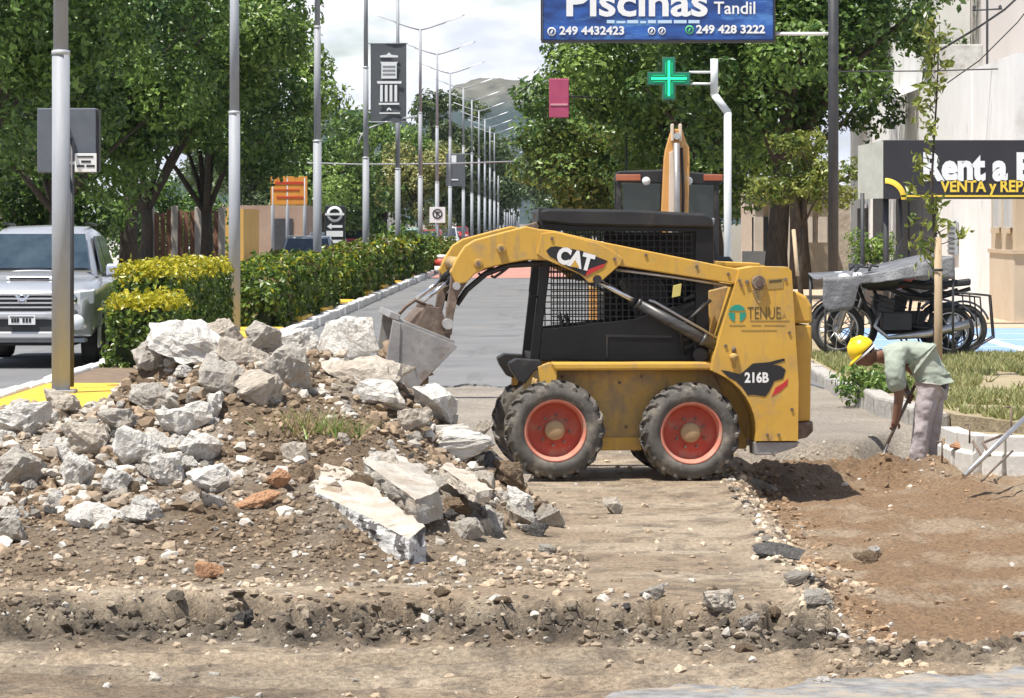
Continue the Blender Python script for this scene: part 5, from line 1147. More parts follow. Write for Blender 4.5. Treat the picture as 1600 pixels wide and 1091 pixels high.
# cab --------------------------------------------------------------
cy0, cy1 = .36, 1.10
q = MB(); q.prism(P2((850, 327), (866, 325), (1000, 327), (1112, 333), (1124, 339), (1127, 352), (1120, 356), (900, 352), (853, 347)), cy0 - .03, cy1 + .03); roof = part(q, 'cab_roof', M['black'], bevel=.02)
CT = M['cab'] = mat('cab_black', (.007, .007, .008), (.014, .014, .015), scale=3, rough=.4, spots=(.05, .044, .038), spot_scale=2.5, spot_lo=.6, spot_hi=.9, spec=.3)
for ya in (cy0, cy1 - .035):
    # posts
    q = MB(); q.prism(P2((853, 345), (872, 347), (866, 420), (848, 565), (834, 565), (848, 440)), ya, ya + .035); part(q, 'front_post', CT, bevel=.008)
    q = MB(); q.prism(P2((1098, 350), (1127, 352), (1127, 565), (1098, 565)), ya, ya + .035); part(q, 'rear_post', CT, bevel=.008)
    q = MB(); q.prism(P2((862, 347), (1100, 350), (1100, 362), (862, 360)), ya + .003, ya + .03); part(q, 'top_rail', CT, bevel=.004)
    q = MB(); q.prism(P2((868, 515), (1000, 500), (1098, 470), (1098, 566), (848, 566), (856, 515)), ya + .004, ya + .028); sp_ = part(q, 'side_panel', CT, bevel=.004)
    q = MB(); q.prism(P2((955, 524), (1060, 527), (1060, 530), (958, 528), (958, 560), (955, 560)), *( (ya - .004, ya + .004) if ya < .7 else (ya + .028, ya + .036))); q.build('panel_seam', M['black'], sp_)
    g_ = MB(); bw = .0045; yy = ya + .016
    for k in range(23):
        px = 872 + k * 10; xa = sx(px); top, bot = sz(360), sz(515 - max(0, (px - 900)) * .12)
        g_.bb(xa - bw, xa + bw, yy - .004, yy + .004, bot, top)
    for k in range(15):
        py = 366 + k * 10; g_.bb(sx(862 if py < 430 else 868), sx(1098), yy - .0035, yy + .0035, sz(py) - bw, sz(py) + bw)
    part(g_, 'mesh_guard', CT, bevel=0)
q = MB(); q.bb(sx(1112), sx(1126), cy0 + .04, cy1 - .04, sz(565), sz(450)); part(q, 'rear_panel', CT)
for k in range(7):
    q = MB(); py = 462 + k * 13; q.prism(P2((1078, py + 6), (1096, py - 2), (1096, py + 3), (1078, py + 11)), cy0 - .006, cy0 + .03); part(q, 'louvre', CT, bevel=.002)
# front of the cab: cross bars, lap handle
for py in (348, 560):
    q = MB(); q.bb(sx(850 if py < 400 else 838), sx(864 if py < 400 else 850), cy0 + .035, cy1 - .035, sz(py) - .03, sz(py) + .03); part(q, 'front_rail', CT)
q = MB(); q.path([(sx(846), cy0 + .02, sz(408)), (sx(838), cy0 - .02, sz(414)), (sx(833), cy0 - .03, sz(455)), (sx(838), cy0 - .02, sz(464)), (sx(848), cy0 + .01, sz(465))], .0085, 8); part(q, 'grab_handle', CT, bevel=0)
q = MB(); q.prism(P2((848, 322), (862, 324), (866, 345), (852, 356), (846, 345)), cy0 + .0, cy0 + .1); part(q, 'work_light', M['black'], bevel=.012)
q = MB(); q.prism(P2((826, 352), (846, 346), (848, 358), (828, 362)), cy0 + .0, cy0 + .12); part(q, 'light_bracket', M['rust'], bevel=.006)
q = MB(); q.prism(P2((968, 363), (1097, 363), (1097, 512), (968, 512)), cy1 - .06, cy1 - .045); part(q, 'shade_panel', CT, bevel=.003)  # added dark sheet standing in for the shade inside the cab
# seat, levers and belt inside
q = MB(); q.prism(P2((985, 440), (1010, 430), (1050, 440), (1075, 520), (1060, 530), (965, 530), (960, 515), (1020, 508)), .52, .94); part(q, 'seat', mat('seat_vinyl', (.03, .03, .032), (.05, .05, .05), scale=6, rough=.6), bevel=.03)
for yy in (.45, 1.0):
    q = MB(); q.path([(sx(905), yy, sz(565)), (sx(898), yy, sz(510)), (sx(892), yy, sz(492))], [.014, .012, .02], 8); part(q, 'control_lever', M['black'], bevel=0)
q = MB(); q.prism(P2((1062, 447), (1075, 444), (1073, 463), (1060, 466)), cy0 - .02, cy0 + .0); part(q, 'yellow_label', mat('label_yellow', (.68, .6, .2), rough=.6), bevel=.001)
# work lamp on the cab's rear corner
q = MB(); q.lathe([(0, -.05), (.035, -.05), (.06, .02), (.06, .05), (0, .05)], (sx(1136), cy1 - .05, sz(350)), 'z', 14); part(q, 'rear_lamp', M['galv'], bevel=0)
q = MB(); q.path([(sx(1118), cy1 - .05, sz(352)), (sx(1131), cy1 - .05, sz(364)), (sx(1134), cy1 - .05, sz(398))], .012, 8); part(q, 'lamp_bracket', M['galv'], bevel=0)
# decals -----------------------------------------------------------
def decal(poly, name, m, y, t=.003): q = MB(); q.prism(P2(*poly), y - t, y); return q.build(name, m, sk)
yg = .02 - .0145
decal([(853, 391), (860, 385), (868, 384), (908, 391), (949, 407), (942, 417), (914, 431), (880, 413), (858, 399)], 'logo_plate', M['decal_black'], yg)
decal([(914, 431), (942, 417), (946, 411), (928, 417), (918, 421)], 'logo_stripe', M['decal_red'], yg - .0032, .002)
text('logo_lettering', 'CAT', .165, face_cam(sx(898), yg - .006, sz(405), 0, R(15)), M['white'], sk, bold=.009, extrude=.0012, sx=.86)
decal([(891, 416), (898, 405), (905, 418)], 'logo_triangle', M['cat'], yg - .0075, .002)
yt = -.0045
GRN2 = mat('decal_green', (.02, .28, .2), rough=.55); DKP = mat('decal_dark_print', (.1, .07, .03), rough=.7); FNT = mat('decal_faint_print', (.36, .24, .07), rough=.7)
cxg, czg = sx(1153.5), sz(489.5); rr = .067
def half(a0, a1, cut): return [(cxg + rr * math.cos(a), czg + rr * math.sin(a)) for a in np.linspace(a0, a1, 14)]
q = MB(); q.prism(half(R(18), R(162), 0), yt - .003, yt); q.build('emblem_top', GRN2, sk)
q = MB(); q.prism([(cxg - .018, czg + .005)] + half(R(175), R(252), 0), yt - .003, yt); q.build('emblem_left', GRN2, sk)
q = MB(); q.prism([(cxg + .018, czg + .005)] + half(R(5), R(-72), 0), yt - .003, yt); q.build('emblem_right', GRN2, sk)
text('company_lettering', 'TENUE', .135, face_cam(sx(1196), yt - .002, sz(490)), DKP, sk, bold=-.001, extrude=.0008, sx=.62)
text('company_lettering', 'S.A.', .05, face_cam(sx(1226), yt - .002, sz(493)), FNT, sk, extrude=.0008, sx=.8)
for (a, b_, yy) in ((1141, 1166, 508), (1176, 1191, 508), (1196, 1229, 508), (1160, 1216, 516), (1174, 1236, 501)):
    decal([(a, yy - 1), (b_, yy - 1), (b_, yy + 1), (a, yy + 1)], 'small_print', FNT, yt, .002)
decal([(1201, 436), (1227, 434), (1226, 450), (1200, 452)], 'data_plate', FNT, yt, .003)
decal([(1204, 438), (1224, 436), (1224, 440), (1204, 442)], 'data_plate_band', DKP, yt - .0032, .001)
decal([(1128, 578), (1140, 580), (1158, 585), (1170, 575), (1178, 568), (1204, 566), (1228, 560), (1229, 564), (1210, 570), (1222, 572), (1230, 578), (1226, 592), (1212, 596), (1204, 612), (1198, 620), (1178, 617), (1170, 618), (1162, 606), (1152, 596), (1140, 590)], 'model_splash', M['decal_black'], yt)
decal([(1208, 620), (1222, 612), (1233, 602), (1234, 592), (1226, 599), (1214, 606)], 'model_splash_red', M['decal_red'], yt, .002)
text('model_lettering', '216B', .105, face_cam(sx(1184), yt - .0045, sz(591)), M['white'], sk, bold=.004, extrude=.0008, sx=.85)
# ------------------------------------------------------------------ rubble
M['conc_white'] = mat('rubble_white_concrete', (.6, .565, .51), (.88, .85, .79), scale=4, rough=.95, bump=.05, bscale=9, spots=(.26, .24, .22), spot_scale=6, spot_lo=.57, spot_hi=.66, spec=.2, streak=((.36, .29, .21), .52, .68, (1, 1, 1), 2.2))
M['conc_grey'] = mat('rubble_grey_concrete', (.36, .33, .29), (.56, .52, .455), scale=5, rough=.95, bump=.035, bscale=12, spots=(.55, .52, .48), spot_scale=7, spot_lo=.6, spot_hi=.72, spec=.2, streak=((.33, .26, .19), .5, .66, (1, 1, 1), 2.4))
M['conc_tan'] = mat('rubble_tan_concrete', (.42, .36, .29), (.6, .54, .46), scale=5, rough=.95, bump=.035, bscale=10, spots=(.2, .16, .12), spot_scale=6, spot_lo=.56, spot_hi=.7, spec=.2)
M['conc_pitted'] = mat('rubble_pitted_concrete', (.5, .49, .47), (.8, .78, .75), scale=5, rough=.95, bump=.06, bscale=12, spots=(.16, .15, .145), spot_scale=8, spot_lo=.5, spot_hi=.56, spec=.2)
M['clod'] = mat('rubble_earth_clod', (.16, .11, .07), (.27, .2, .135), scale=8, rough=.95, bump=.04, bscale=14, spec=.2)
M['dirt'] = mat('rubble_dirt_lump', (.16, .13, .1), (.3, .25, .19), scale=9, rough=.95, bump=.04, bscale=18, spec=.2)
M['brickish'] = mat('rubble_brick', (.42, .22, .12), (.5, .3, .18), scale=8, rough=.95, bump=.02, bscale=14, spec=.2)
M['tar'] = mat('rubble_asphalt_lump', (.07, .068, .066), (.17, .16, .15), scale=12, rough=.95, bump=.03, bscale=20, spots=(.33, .29, .24), spot_scale=9, spot_lo=.58, spot_hi=.68, spec=.2)
def rock_mesh(seed, kind):
    rg = random.Random(seed); bm = bmesh.new()
    flat = {'lump': .75, 'slab': .38, 'long': .55}[kind]
    ln = {'lump': 1, 'slab': 1.1, 'long': 1.9}[kind]
    for _ in range(15 if kind != 'slab' else 13):
        v = Vector((rg.uniform(-1, 1), rg.uniform(-1, 1), rg.uniform(-1, 1)))
        m = max(abs(v.x), abs(v.y), abs(v.z)); v = v / m * rg.uniform(.8, 1) if kind == 'slab' else v.normalized() * rg.uniform(.8, 1.05)
        bm.verts.new((v.x * .5 * ln, v.y * .5 * .85, v.z * .5 * flat))
    bmesh.ops.convex_hull(bm, input=bm.verts)
    for v in [v for v in bm.verts if not v.link_faces]: bm.verts.remove(v)
    bmesh.ops.triangulate(bm, faces=bm.faces)
    for it in range(3):
        bmesh.ops.subdivide_edges(bm, edges=[e for e in bm.edges if e.calc_length() > .085], cuts=1)
        bmesh.ops.triangulate(bm, faces=bm.faces)
    off = Vector((seed * 3.1, seed * 1.7, 0))
    for v in bm.verts:
        n_ = noise.fractal(v.co * 4.5 + off, .7, 2.1, 4); r_ = noise.noise(v.co * 2.2 + off * 1.3)
        v.co += v.co.normalized() * (n_ * .055 + .05 * r_ + .022 * noise.noise(v.co * 13 + off))
    me = bpy.data.meshes.new('rubble_chunk'); bm.to_mesh(me); bm.free(); return me
ROCKS = {}
def rock(kind, i, mk):
    k = (kind, i, mk)
    if k not in ROCKS:
        b0 = ROCKS.get((kind, i))
        if b0 is None: b0 = ROCKS[(kind, i)] = rock_mesh(i * 7 + {'lump': 1, 'slab': 40, 'long': 80}[kind], kind)
        me = b0.copy(); me.materials.append(M[mk]); ROCKS[k] = me
    return ROCKS[k]
def put(px, py, wpx, hpx, kind, i, mk, label, rot=(0, 0, 0), cat='rubble', group='broken pieces in the rubble heap', sink=.16, depth=1.0, dy=0, big=1.0):
    """a chunk whose middle shows at (px,py) and measures about wpx by hpx photo pixels"""
    p = hit(px, py + hpx * .35); s = p.y / FPX; p.y += dy
    w_, h_ = wpx * s * big, hpx * s * big
    ln = {'lump': 1, 'slab': 1.1, 'long': 1.9}[kind]; fl = {'lump': .75, 'slab': .38, 'long': .55}[kind]
    o = link('concrete_chunk', rock(kind, i, mk)); o.scale = (w_ / ln, depth * w_ / ln * .9, h_ / fl); o.rotation_euler = rot
    o.location = (p.x, p.y + w_ * .15 * depth, p.z + h_ * (.5 - sink)); return tag(o, label, cat, group)
hero = [
 (300, 545, 130, 78, 'lump', 1, 'conc_white', 'big pale concrete boulder at the upper left of the heap', (.2, .1, .3)),
 (228, 566, 78, 62, 'lump', 2, 'conc_grey', 'grey speckled lump at the left shoulder of the heap', (.1, .3, 1)),
 (347, 512, 52, 34, 'slab', 1, 'conc_tan', 'small brown flat stone crowning the heap', (.3, -.2, .4)),
 (410, 534, 60, 46, 'lump', 3, 'conc_grey', 'grey lump right of the brown crown stone', (.1, .2, .8)),
 (460, 540, 66, 52, 'lump', 4, 'conc_white', 'white crusted lump on the ridge left of the tilted boulder', (.4, .1, .2)),
 (540, 538, 76, 60, 'slab', 2, 'conc_white', 'tilted pale boulder standing on the ridge near the bucket', (.2, -.5, .3)),
 (455, 590, 82, 66, 'lump', 5, 'conc_grey', 'angular grey block under the ridge in the middle of the heap', (.5, .3, .4)),
 (408, 612, 62, 60, 'slab', 3, 'conc_tan', 'tan slab piece leaning below the ridge', (.3, .9, .2)),
 (570, 590, 120, 44, 'slab', 4, 'conc_tan', 'flat tan slab lying over a dark hollow below the bucket', (.1, .12, .2)),
 (600, 628, 90, 52, 'lump', 6, 'conc_white', 'white block with shaded right end just under the bucket', (.2, .2, .3)),
 (676, 640, 78, 62, 'lump', 7, 'conc_white', 'rounded pale boulder between the bucket and the leaning stone', (.1, .2, .9)),
 (648, 662, 46, 50, 'lump', 8, 'conc_tan', 'narrow tan stone left of the rounded pale boulder', (.2, .6, .2)),
 (722, 698, 48, 72, 'slab', 5, 'conc_white', 'upright pale block at the right end of the heap', (.1, 1.45, .2)),
 (752, 690, 30, 60, 'lump', 9, 'conc_tan', 'small tan stone against the upright pale block', (.3, .2, .2)),
 (40, 660, 110, 46, 'lump', 10, 'conc_white', 'broad white lump at the far left edge of the heap', (.1, .05, .2)),
 (85, 634, 70, 40, 'lump', 11, 'conc_tan', 'rounded tan lump in front of the yellow median nose', (.1, .1, .6)),
 (140, 695, 84, 56, 'lump', 12, 'conc_tan', 'squarish pale tan block on the left slope', (.2, .15, .4)),
 (185, 668, 64, 44, 'lump', 13, 'conc_grey', 'dark grey broken lump above the squarish tan block', (.1, .3, .2)),
 (215, 712, 66, 48, 'slab', 6, 'conc_white', 'pale flat chunk right of the squarish tan block', (.3, .3, .1)),
 (255, 740, 66, 52, 'lump', 14, 'conc_white', 'pale rounded chunk low on the left slope', (.2, .1, .2)),
 (120, 742, 54, 62, 'lump', 15, 'conc_white', 'white pitted chunk under the squarish tan block', (.3, .2, .5)),
 (180, 762, 46, 40, 'lump', 16, 'conc_white', 'small white pitted chunk on the lower left slope', (.1, .3, .3)),
 (30, 742, 70, 56, 'lump', 3, 'conc_grey', 'grey pitted lump at the lower left edge', (.2, .2, .7)),
 (330, 752, 84, 50, 'lump', 4, 'conc_white', 'white patched lump above the brown earth slope', (.1, .1, .9)),
 (140, 806, 78, 36, 'slab', 2, 'conc_white', 'bright white flat piece lying on dark earth at left', (.1, .05, .1)),
 (235, 803, 60, 36, 'lump', 5, 'conc_white', 'grey white rough piece right of the bright flat one', (.1, .1, .4)),
 (20, 835, 56, 52, 'lump', 6, 'conc_grey', 'pitted broken lump at the left edge low down', (.5, .2, .2)),
 (290, 660, 80, 60, 'lump', 8, 'conc_white', 'white lump in the middle of the left slope', (.3, .2, .6)),
 (350, 600, 70, 46, 'slab', 1, 'conc_grey', 'grey slanting slab piece under the big pale boulder', (.2, .4, .3)),
 (240, 625, 70, 44, 'lump', 1, 'conc_grey', 'rough grey lump under the left shoulder', (.3, .1, .2)),
 (310, 700, 74, 50, 'lump', 2, 'conc_white', 'pale chunk beside the brown earth slope', (.1, .4, .2)),
 (340, 640, 56, 40, 'lump', 10, 'conc_white', 'small white chunk left of the tan slab piece', (.1, .4, .9)),
 (380, 565, 70, 36, 'slab', 6, 'conc_tan', 'thin tan plate jutting near the top of the heap', (.2, .3, .1)),
 (805, 790, 58, 44, 'lump', 11, 'conc_white', 'white crumbling chunk at the right foot of the heap', (.2, .2, .2)),
 (840, 735, 52, 34, 'slab', 3, 'conc_tan', 'pale flat stone under the front wheel', (.1, .1, .2)),
 (796, 748, 60, 44, 'lump', 12, 'clod', 'brown earthy lump before the front wheel', (.1, .2, .2)),
 (845, 798, 50, 30, 'lump', 13, 'clod', 'dark brown clod right of the white crumbling chunk', (.1, .2, .2)),
 (955, 792, 38, 32, 'lump', 7, 'conc_tan', 'single tan stone on the dusty slab before the loader', (.2, .2, .2)),
 (836, 830, 40, 24, 'slab', 4, 'tar', 'dark flat lump on the dust below the heap', (.1, .1, .3)),
 (855, 860, 34, 22, 'lump', 15, 'conc_grey', 'grey stone below the dark flat lump', (.1, .1, .3)),
 (728, 830, 56, 30, 'slab', 5, 'conc_grey', 'thin blue grey slab fragment right of the kerb beam', (.25, .1, .2)),
 (328, 897, 44, 28, 'slab', 6, 'brickish', 'orange brown brick fragment on the earth below the heap', (.3, .1, .2)),
 (1120, 942, 76, 40, 'lump', 14, 'conc_tan', 'split tan stone at the broken slab edge', (.1, .1, .3)),
 (1172, 975, 36, 30, 'lump', 8, 'conc_grey', 'small grey stone below the split tan stone', (.2, .2, .1)),
 (1279, 938, 44, 26, 'slab', 1, 'conc_grey', 'pale grey flat stone at the corner of the broken slab', (.1, .1, .2)),
 (1215, 862, 76, 22, 'slab', 2, 'tar', 'dark asphalt flake overhanging the slab edge', (.05, .1, .2)),
 (1355, 873, 44, 22, 'slab', 4, 'clod', 'brown flat clod alone in the soil pit', (.1, .1, .2)),
 (1365, 858, 22, 12, 'lump', 4, 'conc_white', 'small white pebble behind the brown clod in the pit', (.1, .1, .2)),
 (1290, 1075, 48, 30, 'lump', 5, 'conc_white', 'white stone on the grey asphalt at the bottom', (.1, .1, .2)),
 (1150, 1082, 30, 18, 'lump', 6, 'conc_white', 'smaller white stone on the asphalt edge left of the white stone', (.1, .1, .9)),
 (1162, 1014, 40, 14, 'slab', 3, 'clod', 'thin brown flake on the near dirt track', (.1, .1, .2)),
 (435, 752, 36, 40, 'lump', 2, 'brickish', 'ochre brick piece on the brown earth slope', (.3, .6, .2)),
 (395, 790, 84, 22, 'long', 2, 'brickish', 'rusty brown splinter at the foot of the brown slope', (.1, -.35, .2)),
 (700, 762, 70, 30, 'long', 3, 'conc_grey', 'long grey shard behind the dark slab', (.1, .3, .2)),
 (760, 720, 40, 26, 'slab', 2, 'tar', 'dark flake at the foot of the upright block', (.1, .3, .2)),
 (1190, 760, 60, 18, 'long', 4, 'conc_grey', 'grey edge fragment sliding into the pit behind the rear wheel', (.1, .35, .3)),
 (1245, 905, 22, 40, 'slab', 5, 'conc_grey', 'upright grey flake on the slab joint', (.1, 1.2, .2)),
]
for h in hero: put(*h[:8], rot=h[8], big=1.28 if h[0] < 830 and h[1] < 800 else 1.1)
# the two big slabs lying in front
def beam(name, label, pts, hgt, m, seed, side=False):
    """broken slab whose upper face has photo corners pts at given distances"""
    rg = random.Random(seed); top = [at(px, py, Y) for px, py, Y in pts]; dn = Vector((0, -.12 * hgt, -hgt))
    bm = bmesh.new(); tv = [bm.verts.new(p) for p in top]; bv = [bm.verts.new(p + dn + Vector((rg.uniform(-.03, .03), rg.uniform(-.03, .03), 0))) for p in top]
    n = len(top); bm.faces.new(tv); bm.faces.new(bv[::-1])
    for i in range(n): bm.faces.new((tv[i], bv[i], bv[(i + 1) % n], tv[(i + 1) % n]))
    bmesh.ops.recalc_face_normals(bm, faces=bm.faces)
    bmesh.ops.triangulate(bm, faces=bm.faces)
    for _ in range(4):
        bmesh.ops.subdivide_edges(bm, edges=[e for e in bm.edges if e.calc_length() > .05], cuts=1); bmesh.ops.triangulate(bm, faces=bm.faces)
    for v in bm.verts:
        k = noise.fractal(v.co * 9 + Vector((seed, 0, 0)), .7, 2.1, 4); up = abs(v.normal.z) > .8
        v.co += v.normal * k * (.007 if up else .022)
    me = bpy.data.meshes.new(name); bm.normal_update()
    for f in bm.faces: f.material_index = 0 if f.normal.z > .75 else 1
    bm.to_mesh(me); bm.free(); me.materials.append(m); me.materials.append(M['conc_pitted'] if side else m)
    o = link(name, me); return tag(o, label, 'rubble', 'broken pieces in the rubble heap')
beam('kerb_beam', 'long broken kerb beam with white pitted side sloping to the right', [(492, 768, 21.6), (640, 842, 20.6), (664, 822, 20.8), (600, 775, 21.6), (520, 718, 22.3), (507, 722, 22.2)], .2, M['conc_tan'], 3, True)
beam('pavement_slab', 'dark grey pavement slab tipped over beside the kerb beam', [(568, 722, 22.2), (648, 780, 21.4), (688, 768, 21.7), (672, 742, 22.2), (598, 695, 22.9), (580, 702, 22.7)], .16, M['conc_grey'], 5)
beam('pavement_slab', 'long flat shard lying between the upright block and the dark slab', [(690, 730, 22.6), (745, 768, 22.0), (770, 766, 22.1), (730, 738, 22.6), (700, 722, 22.9)], .07, M['conc_tan'], 8)
# smaller broken pieces over the heap and along the broken edges
rg = random.Random(99); count = 0
kinds = ['conc_white'] * 4 + ['conc_grey'] * 4 + ['conc_tan'] * 4 + ['clod'] * 3 + ['tar']
lab = {'conc_white': 'small whitish concrete fragment scattered over the rubble heap', 'conc_grey': 'small grey concrete fragment scattered over the rubble heap', 'conc_tan': 'small tan concrete fragment scattered over the rubble heap',
       'clod': 'small brown earth clod scattered over the rubble heap', 'tar': 'small dark asphalt lump scattered over the rubble heap', 'brickish': 'small brick crumb scattered over the rubble heap'}
def zone(px, py):
    lo = np.interp(px, [-60, 0, 200, 350, 500, 620, 740, 860], [650, 650, 580, 520, 560, 610, 690, 760])
    if px > 690: return 'at the right end of the heap by the front wheel'
    if px > 500: return 'below the bucket' if py < 690 else 'around the two big tipped slabs'
    if px > 330: return 'near the top of the heap' if py < 620 else ('beside the dry weeds' if py < 700 else 'at the foot of the brown earth slope')
    if px > 150: return 'under the big pale boulder' if py < 680 else 'low on the left slope'
    return 'at the left edge near the median nose' if py < 720 else 'at the left foot of the heap'
cn = {'conc_white': 'whitish concrete', 'conc_grey': 'grey concrete', 'conc_tan': 'tan concrete', 'clod': 'brown earth', 'tar': 'dark asphalt'}
while count < 165:
    px = rg.uniform(-60, 860) if rg.random() < .6 else rg.uniform(-60, 340); lo = np.interp(px, [-60, 0, 200, 350, 500, 620, 740, 860], [650, 650, 580, 520, 560, 610, 690, 760]); hi = np.interp(px, [-60, 450, 860], [830, 790, 830])
    py = lo + (hi - lo) * rg.random() ** .95
    if 330 < px < 480 and 660 < py < 770 and rg.random() < .75: continue
    small = rg.random() < .62; sz_ = rg.uniform(14, 32) if small else rg.uniform(36, 64); mk = rg.choice(kinds)
    if px < 330 and rg.random() < .4: mk = 'conc_white'
    kd = rg.choice(['lump', 'slab', 'slab', 'slab', 'long'])
    lb_ = '%s %s %s %s' % ('small' if small else 'fair-sized', cn[mk], {'lump': 'lump', 'slab': 'flake', 'long': 'splinter'}[kd], zone(px, py))
    put(px, py, sz_, sz_ * rg.uniform(.5, .85), kd, rg.randint(1, 8), mk, lb_, (rg.uniform(-.6, .6), rg.uniform(-.6, .6), rg.uniform(0, 3.1)), group='pieces scattered over the rubble heap', sink=.32); count += 1
for k in range(30):
    px = rg.uniform(-20, 1300); py = 945 + rg.uniform(-22, 50); sz_ = rg.uniform(10, 44) if rg.random() < .5 else rg.uniform(8, 20); mk = rg.choice(['tar', 'clod', 'clod', 'dirt', 'dirt', 'dirt', 'conc_grey'])
    nm = {'dirt': 'grey brown earth', 'tar': 'dark asphalt', 'clod': 'brown earth', 'conc_grey': 'grey concrete'}[mk]
    put(px, py, sz_, sz_ * rg.uniform(.4, .7), rg.choice(['lump', 'slab']), rg.randint(1, 6), mk, '%s %s lump on the broken edge below the %s' % ('tiny' if sz_ < 15 else ('small' if sz_ < 28 else 'fair-sized'), nm, ['far left', 'left heap', 'kerb beam', 'front wheel', 'rear wheel', 'slab joint'][min(5, int(max(0, px) // 215))]), (rg.uniform(-.4, .4), rg.uniform(-.4, .4), rg.uniform(0, 3)), group='lumps along the broken slab edge', sink=.4)
for k in range(18):
    py = rg.uniform(755, 950); px = np.interp(py, [745, 860, 950], [1150, 1222, 1300]) + rg.uniform(-28, 14); sz_ = rg.uniform(9, 26)
    put(px, py, sz_, sz_ * rg.uniform(.4, .7), rg.choice(['lump', 'slab']), rg.randint(1, 6), rg.choice(['conc_grey', 'tar']), 'small grey lump along the slab joint right of the loader', (rg.uniform(-.4, .4), rg.uniform(-.4, .4), rg.uniform(0, 3)), group='lumps along the slab joint')
# dry weeds on the heap
for (px, py, lab_, s_) in ((478, 655, 'tuft of dry weeds with green shoots growing on the heap', 0.75), (530, 655, 'small dark green weed right of the dry tuft on the heap', .5)):
    p = hit(px, py + 20); t = thing('weed_tuft', lab_, 'weed', tuple(p))
    for nm, n, m, hh in (('dry_stalks', 80, leaf_mat('dry_stalk', (.3, .23, .11), (.5, .41, .22), rough=.8), .22), ('green_shoots', 60, M['leaf_b'], .22)):
        a = RNG.uniform(0, 6.28, n); r = RNG.uniform(0, .32, n) * s_; h_ = hh * s_ * RNG.uniform(.4, 1, n); wd = .006
        x, y = r * np.cos(a), r * np.sin(a); v = np.empty((n, 3, 3)); ln = RNG.normal(0, .12, (n, 2))
        v[:, 0] = np.stack([x - wd, y, 0 * x - .05], 1); v[:, 1] = np.stack([x + wd, y, 0 * x - .05], 1); v[:, 2] = np.stack([x + ln[:, 0], y + ln[:, 1], h_], 1)
        link(nm, np_mesh(nm, v.reshape(-1, 3), np.arange(n * 3).reshape(-1, 3), m, attr=np.repeat(RNG.random(n), 3)), t)
# ------------------------------------------------------------------ workman
YW = 31.6; SW = YW / FPX
def Wk(px, py, dy=0.0): return Vector(((px - 1440) * SW, dy, (722 - py) * SW))
wkz = CH - (722 - VY) * SW
wk = thing('person', 'workman in yellow hard hat bending to dig with a long tool', 'person', ((1440 - VX) * SW, YW, wkz))
def skin(name, verts, edges, radii, m, root=0, sub=2, parent=wk):
    me = bpy.data.meshes.new(name); me.from_pydata([tuple(v) for v in verts], edges, []); o = link(name, me)
    sm = o.modifiers.new('skin', 'SKIN'); sm.use_smooth_shade = True; sm.branch_smoothing = .6
    if not me.skin_vertices: raise RuntimeError('no skin layer')
    for i, r in enumerate(radii):
        d = me.skin_vertices[0].data[i]; d.radius = r if isinstance(r, tuple) else (r, r); d.use_root = (i == root)
    s = o.modifiers.new('sub', 'SUBSURF'); s.levels = sub; s.render_levels = sub
    dg = bpy.context.evaluated_depsgraph_get(); dg.update()
    me2 = bpy.data.meshes.new_from_object(o.evaluated_get(dg)); me2.name = name; bpy.data.objects.remove(o)
    me2.materials.clear(); me2.materials.append(m)
    me2.polygons.foreach_set('use_smooth', np.ones(len(me2.polygons), bool))
    return link(name, me2, parent)
SKN = mat('brown_skin', (.16, .075, .045), (.21, .105, .065), scale=9, rough=.55)
SHIRT = mat('pale_shirt', (.29, .33, .275), (.36, .40, .33), scale=6, rough=.9, bump=.06, bscale=7, bdetail=1.5)
TROU = mat('grey_trousers', (.34, .295, .3), (.45, .395, .395), scale=5, rough=.9, bump=.07, bscale=7, bdetail=1.5)
near, far_ = -.17, .17
# body (skin): pelvis, spine, neck, head core, arms, legs
V = [Wk(1455, 585, 0), Wk(1425, 563, 0), Wk(1392, 553, 0), Wk(1374, 556, 0), Wk(1362, 560, 0),
     Wk(1392, 560, near), Wk(1402, 616, near - .03), Wk(1397, 652, near - .0), Wk(1394, 664, near + .01),
     Wk(1392, 560, far_), Wk(1412, 596, far_ + .04), Wk(1420, 618, far_ - .06), Wk(1424, 624, far_ - .1),
     Wk(1453, 600, -.1), Wk(1444, 655, -.12), Wk(1436, 714, -.12), Wk(1453, 600, .1), Wk(1452, 655, .12), Wk(1450, 718, .14)]
E = [(0, 1), (1, 2), (2, 3), (3, 4), (2, 5), (5, 6), (6, 7), (7, 8), (2, 9), (9, 10), (10, 11), (11, 12), (0, 13), (13, 14), (14, 15), (0, 16), (16, 17), (17, 18)]
Rr = [.12, .11, .11, .06, .055, .06, .048, .036, .032, .06, .048, .036, .032, .09, .06, .04, .09, .06, .04]
skin('body', V, E, Rr, SKN)
# head: shaped mesh, looking down and left
hb = bmesh.new(); bmesh.ops.create_uvsphere(hb, u_segments=28, v_segments=20, radius=1)
for v in hb.verts:
    x, y, z = v.co          # local: -x face front, z up
    X, Y_, Z = x * .098, y * .075, z * .118
    if z < -.1: X *= 1 - .28 * (-z - .1) * (1 if x > 0 else .35); Y_ *= 1 - .32 * (-z - .1)
    if x < -.5:
        nose = math.exp(-(y / .16) ** 2) * math.exp(-((z + .22) / .2) ** 2); X -= .030 * nose
        X += .012 * (math.exp(-((abs(y) - .38) / .16) ** 2) * math.exp(-((z - .05) / .1) ** 2))
        X -= .010 * math.exp(-(y / .35) ** 2) * math.exp(-((z + .62) / .08) ** 2) ; X += .008 * math.exp(-(y / .35) ** 2) * math.exp(-((z + .54) / .035) ** 2)
        X -= .010 * math.exp(-(y / .3) ** 2) * math.exp(-((z + .88) / .12) ** 2)
    v.co = (X, Y_, Z)
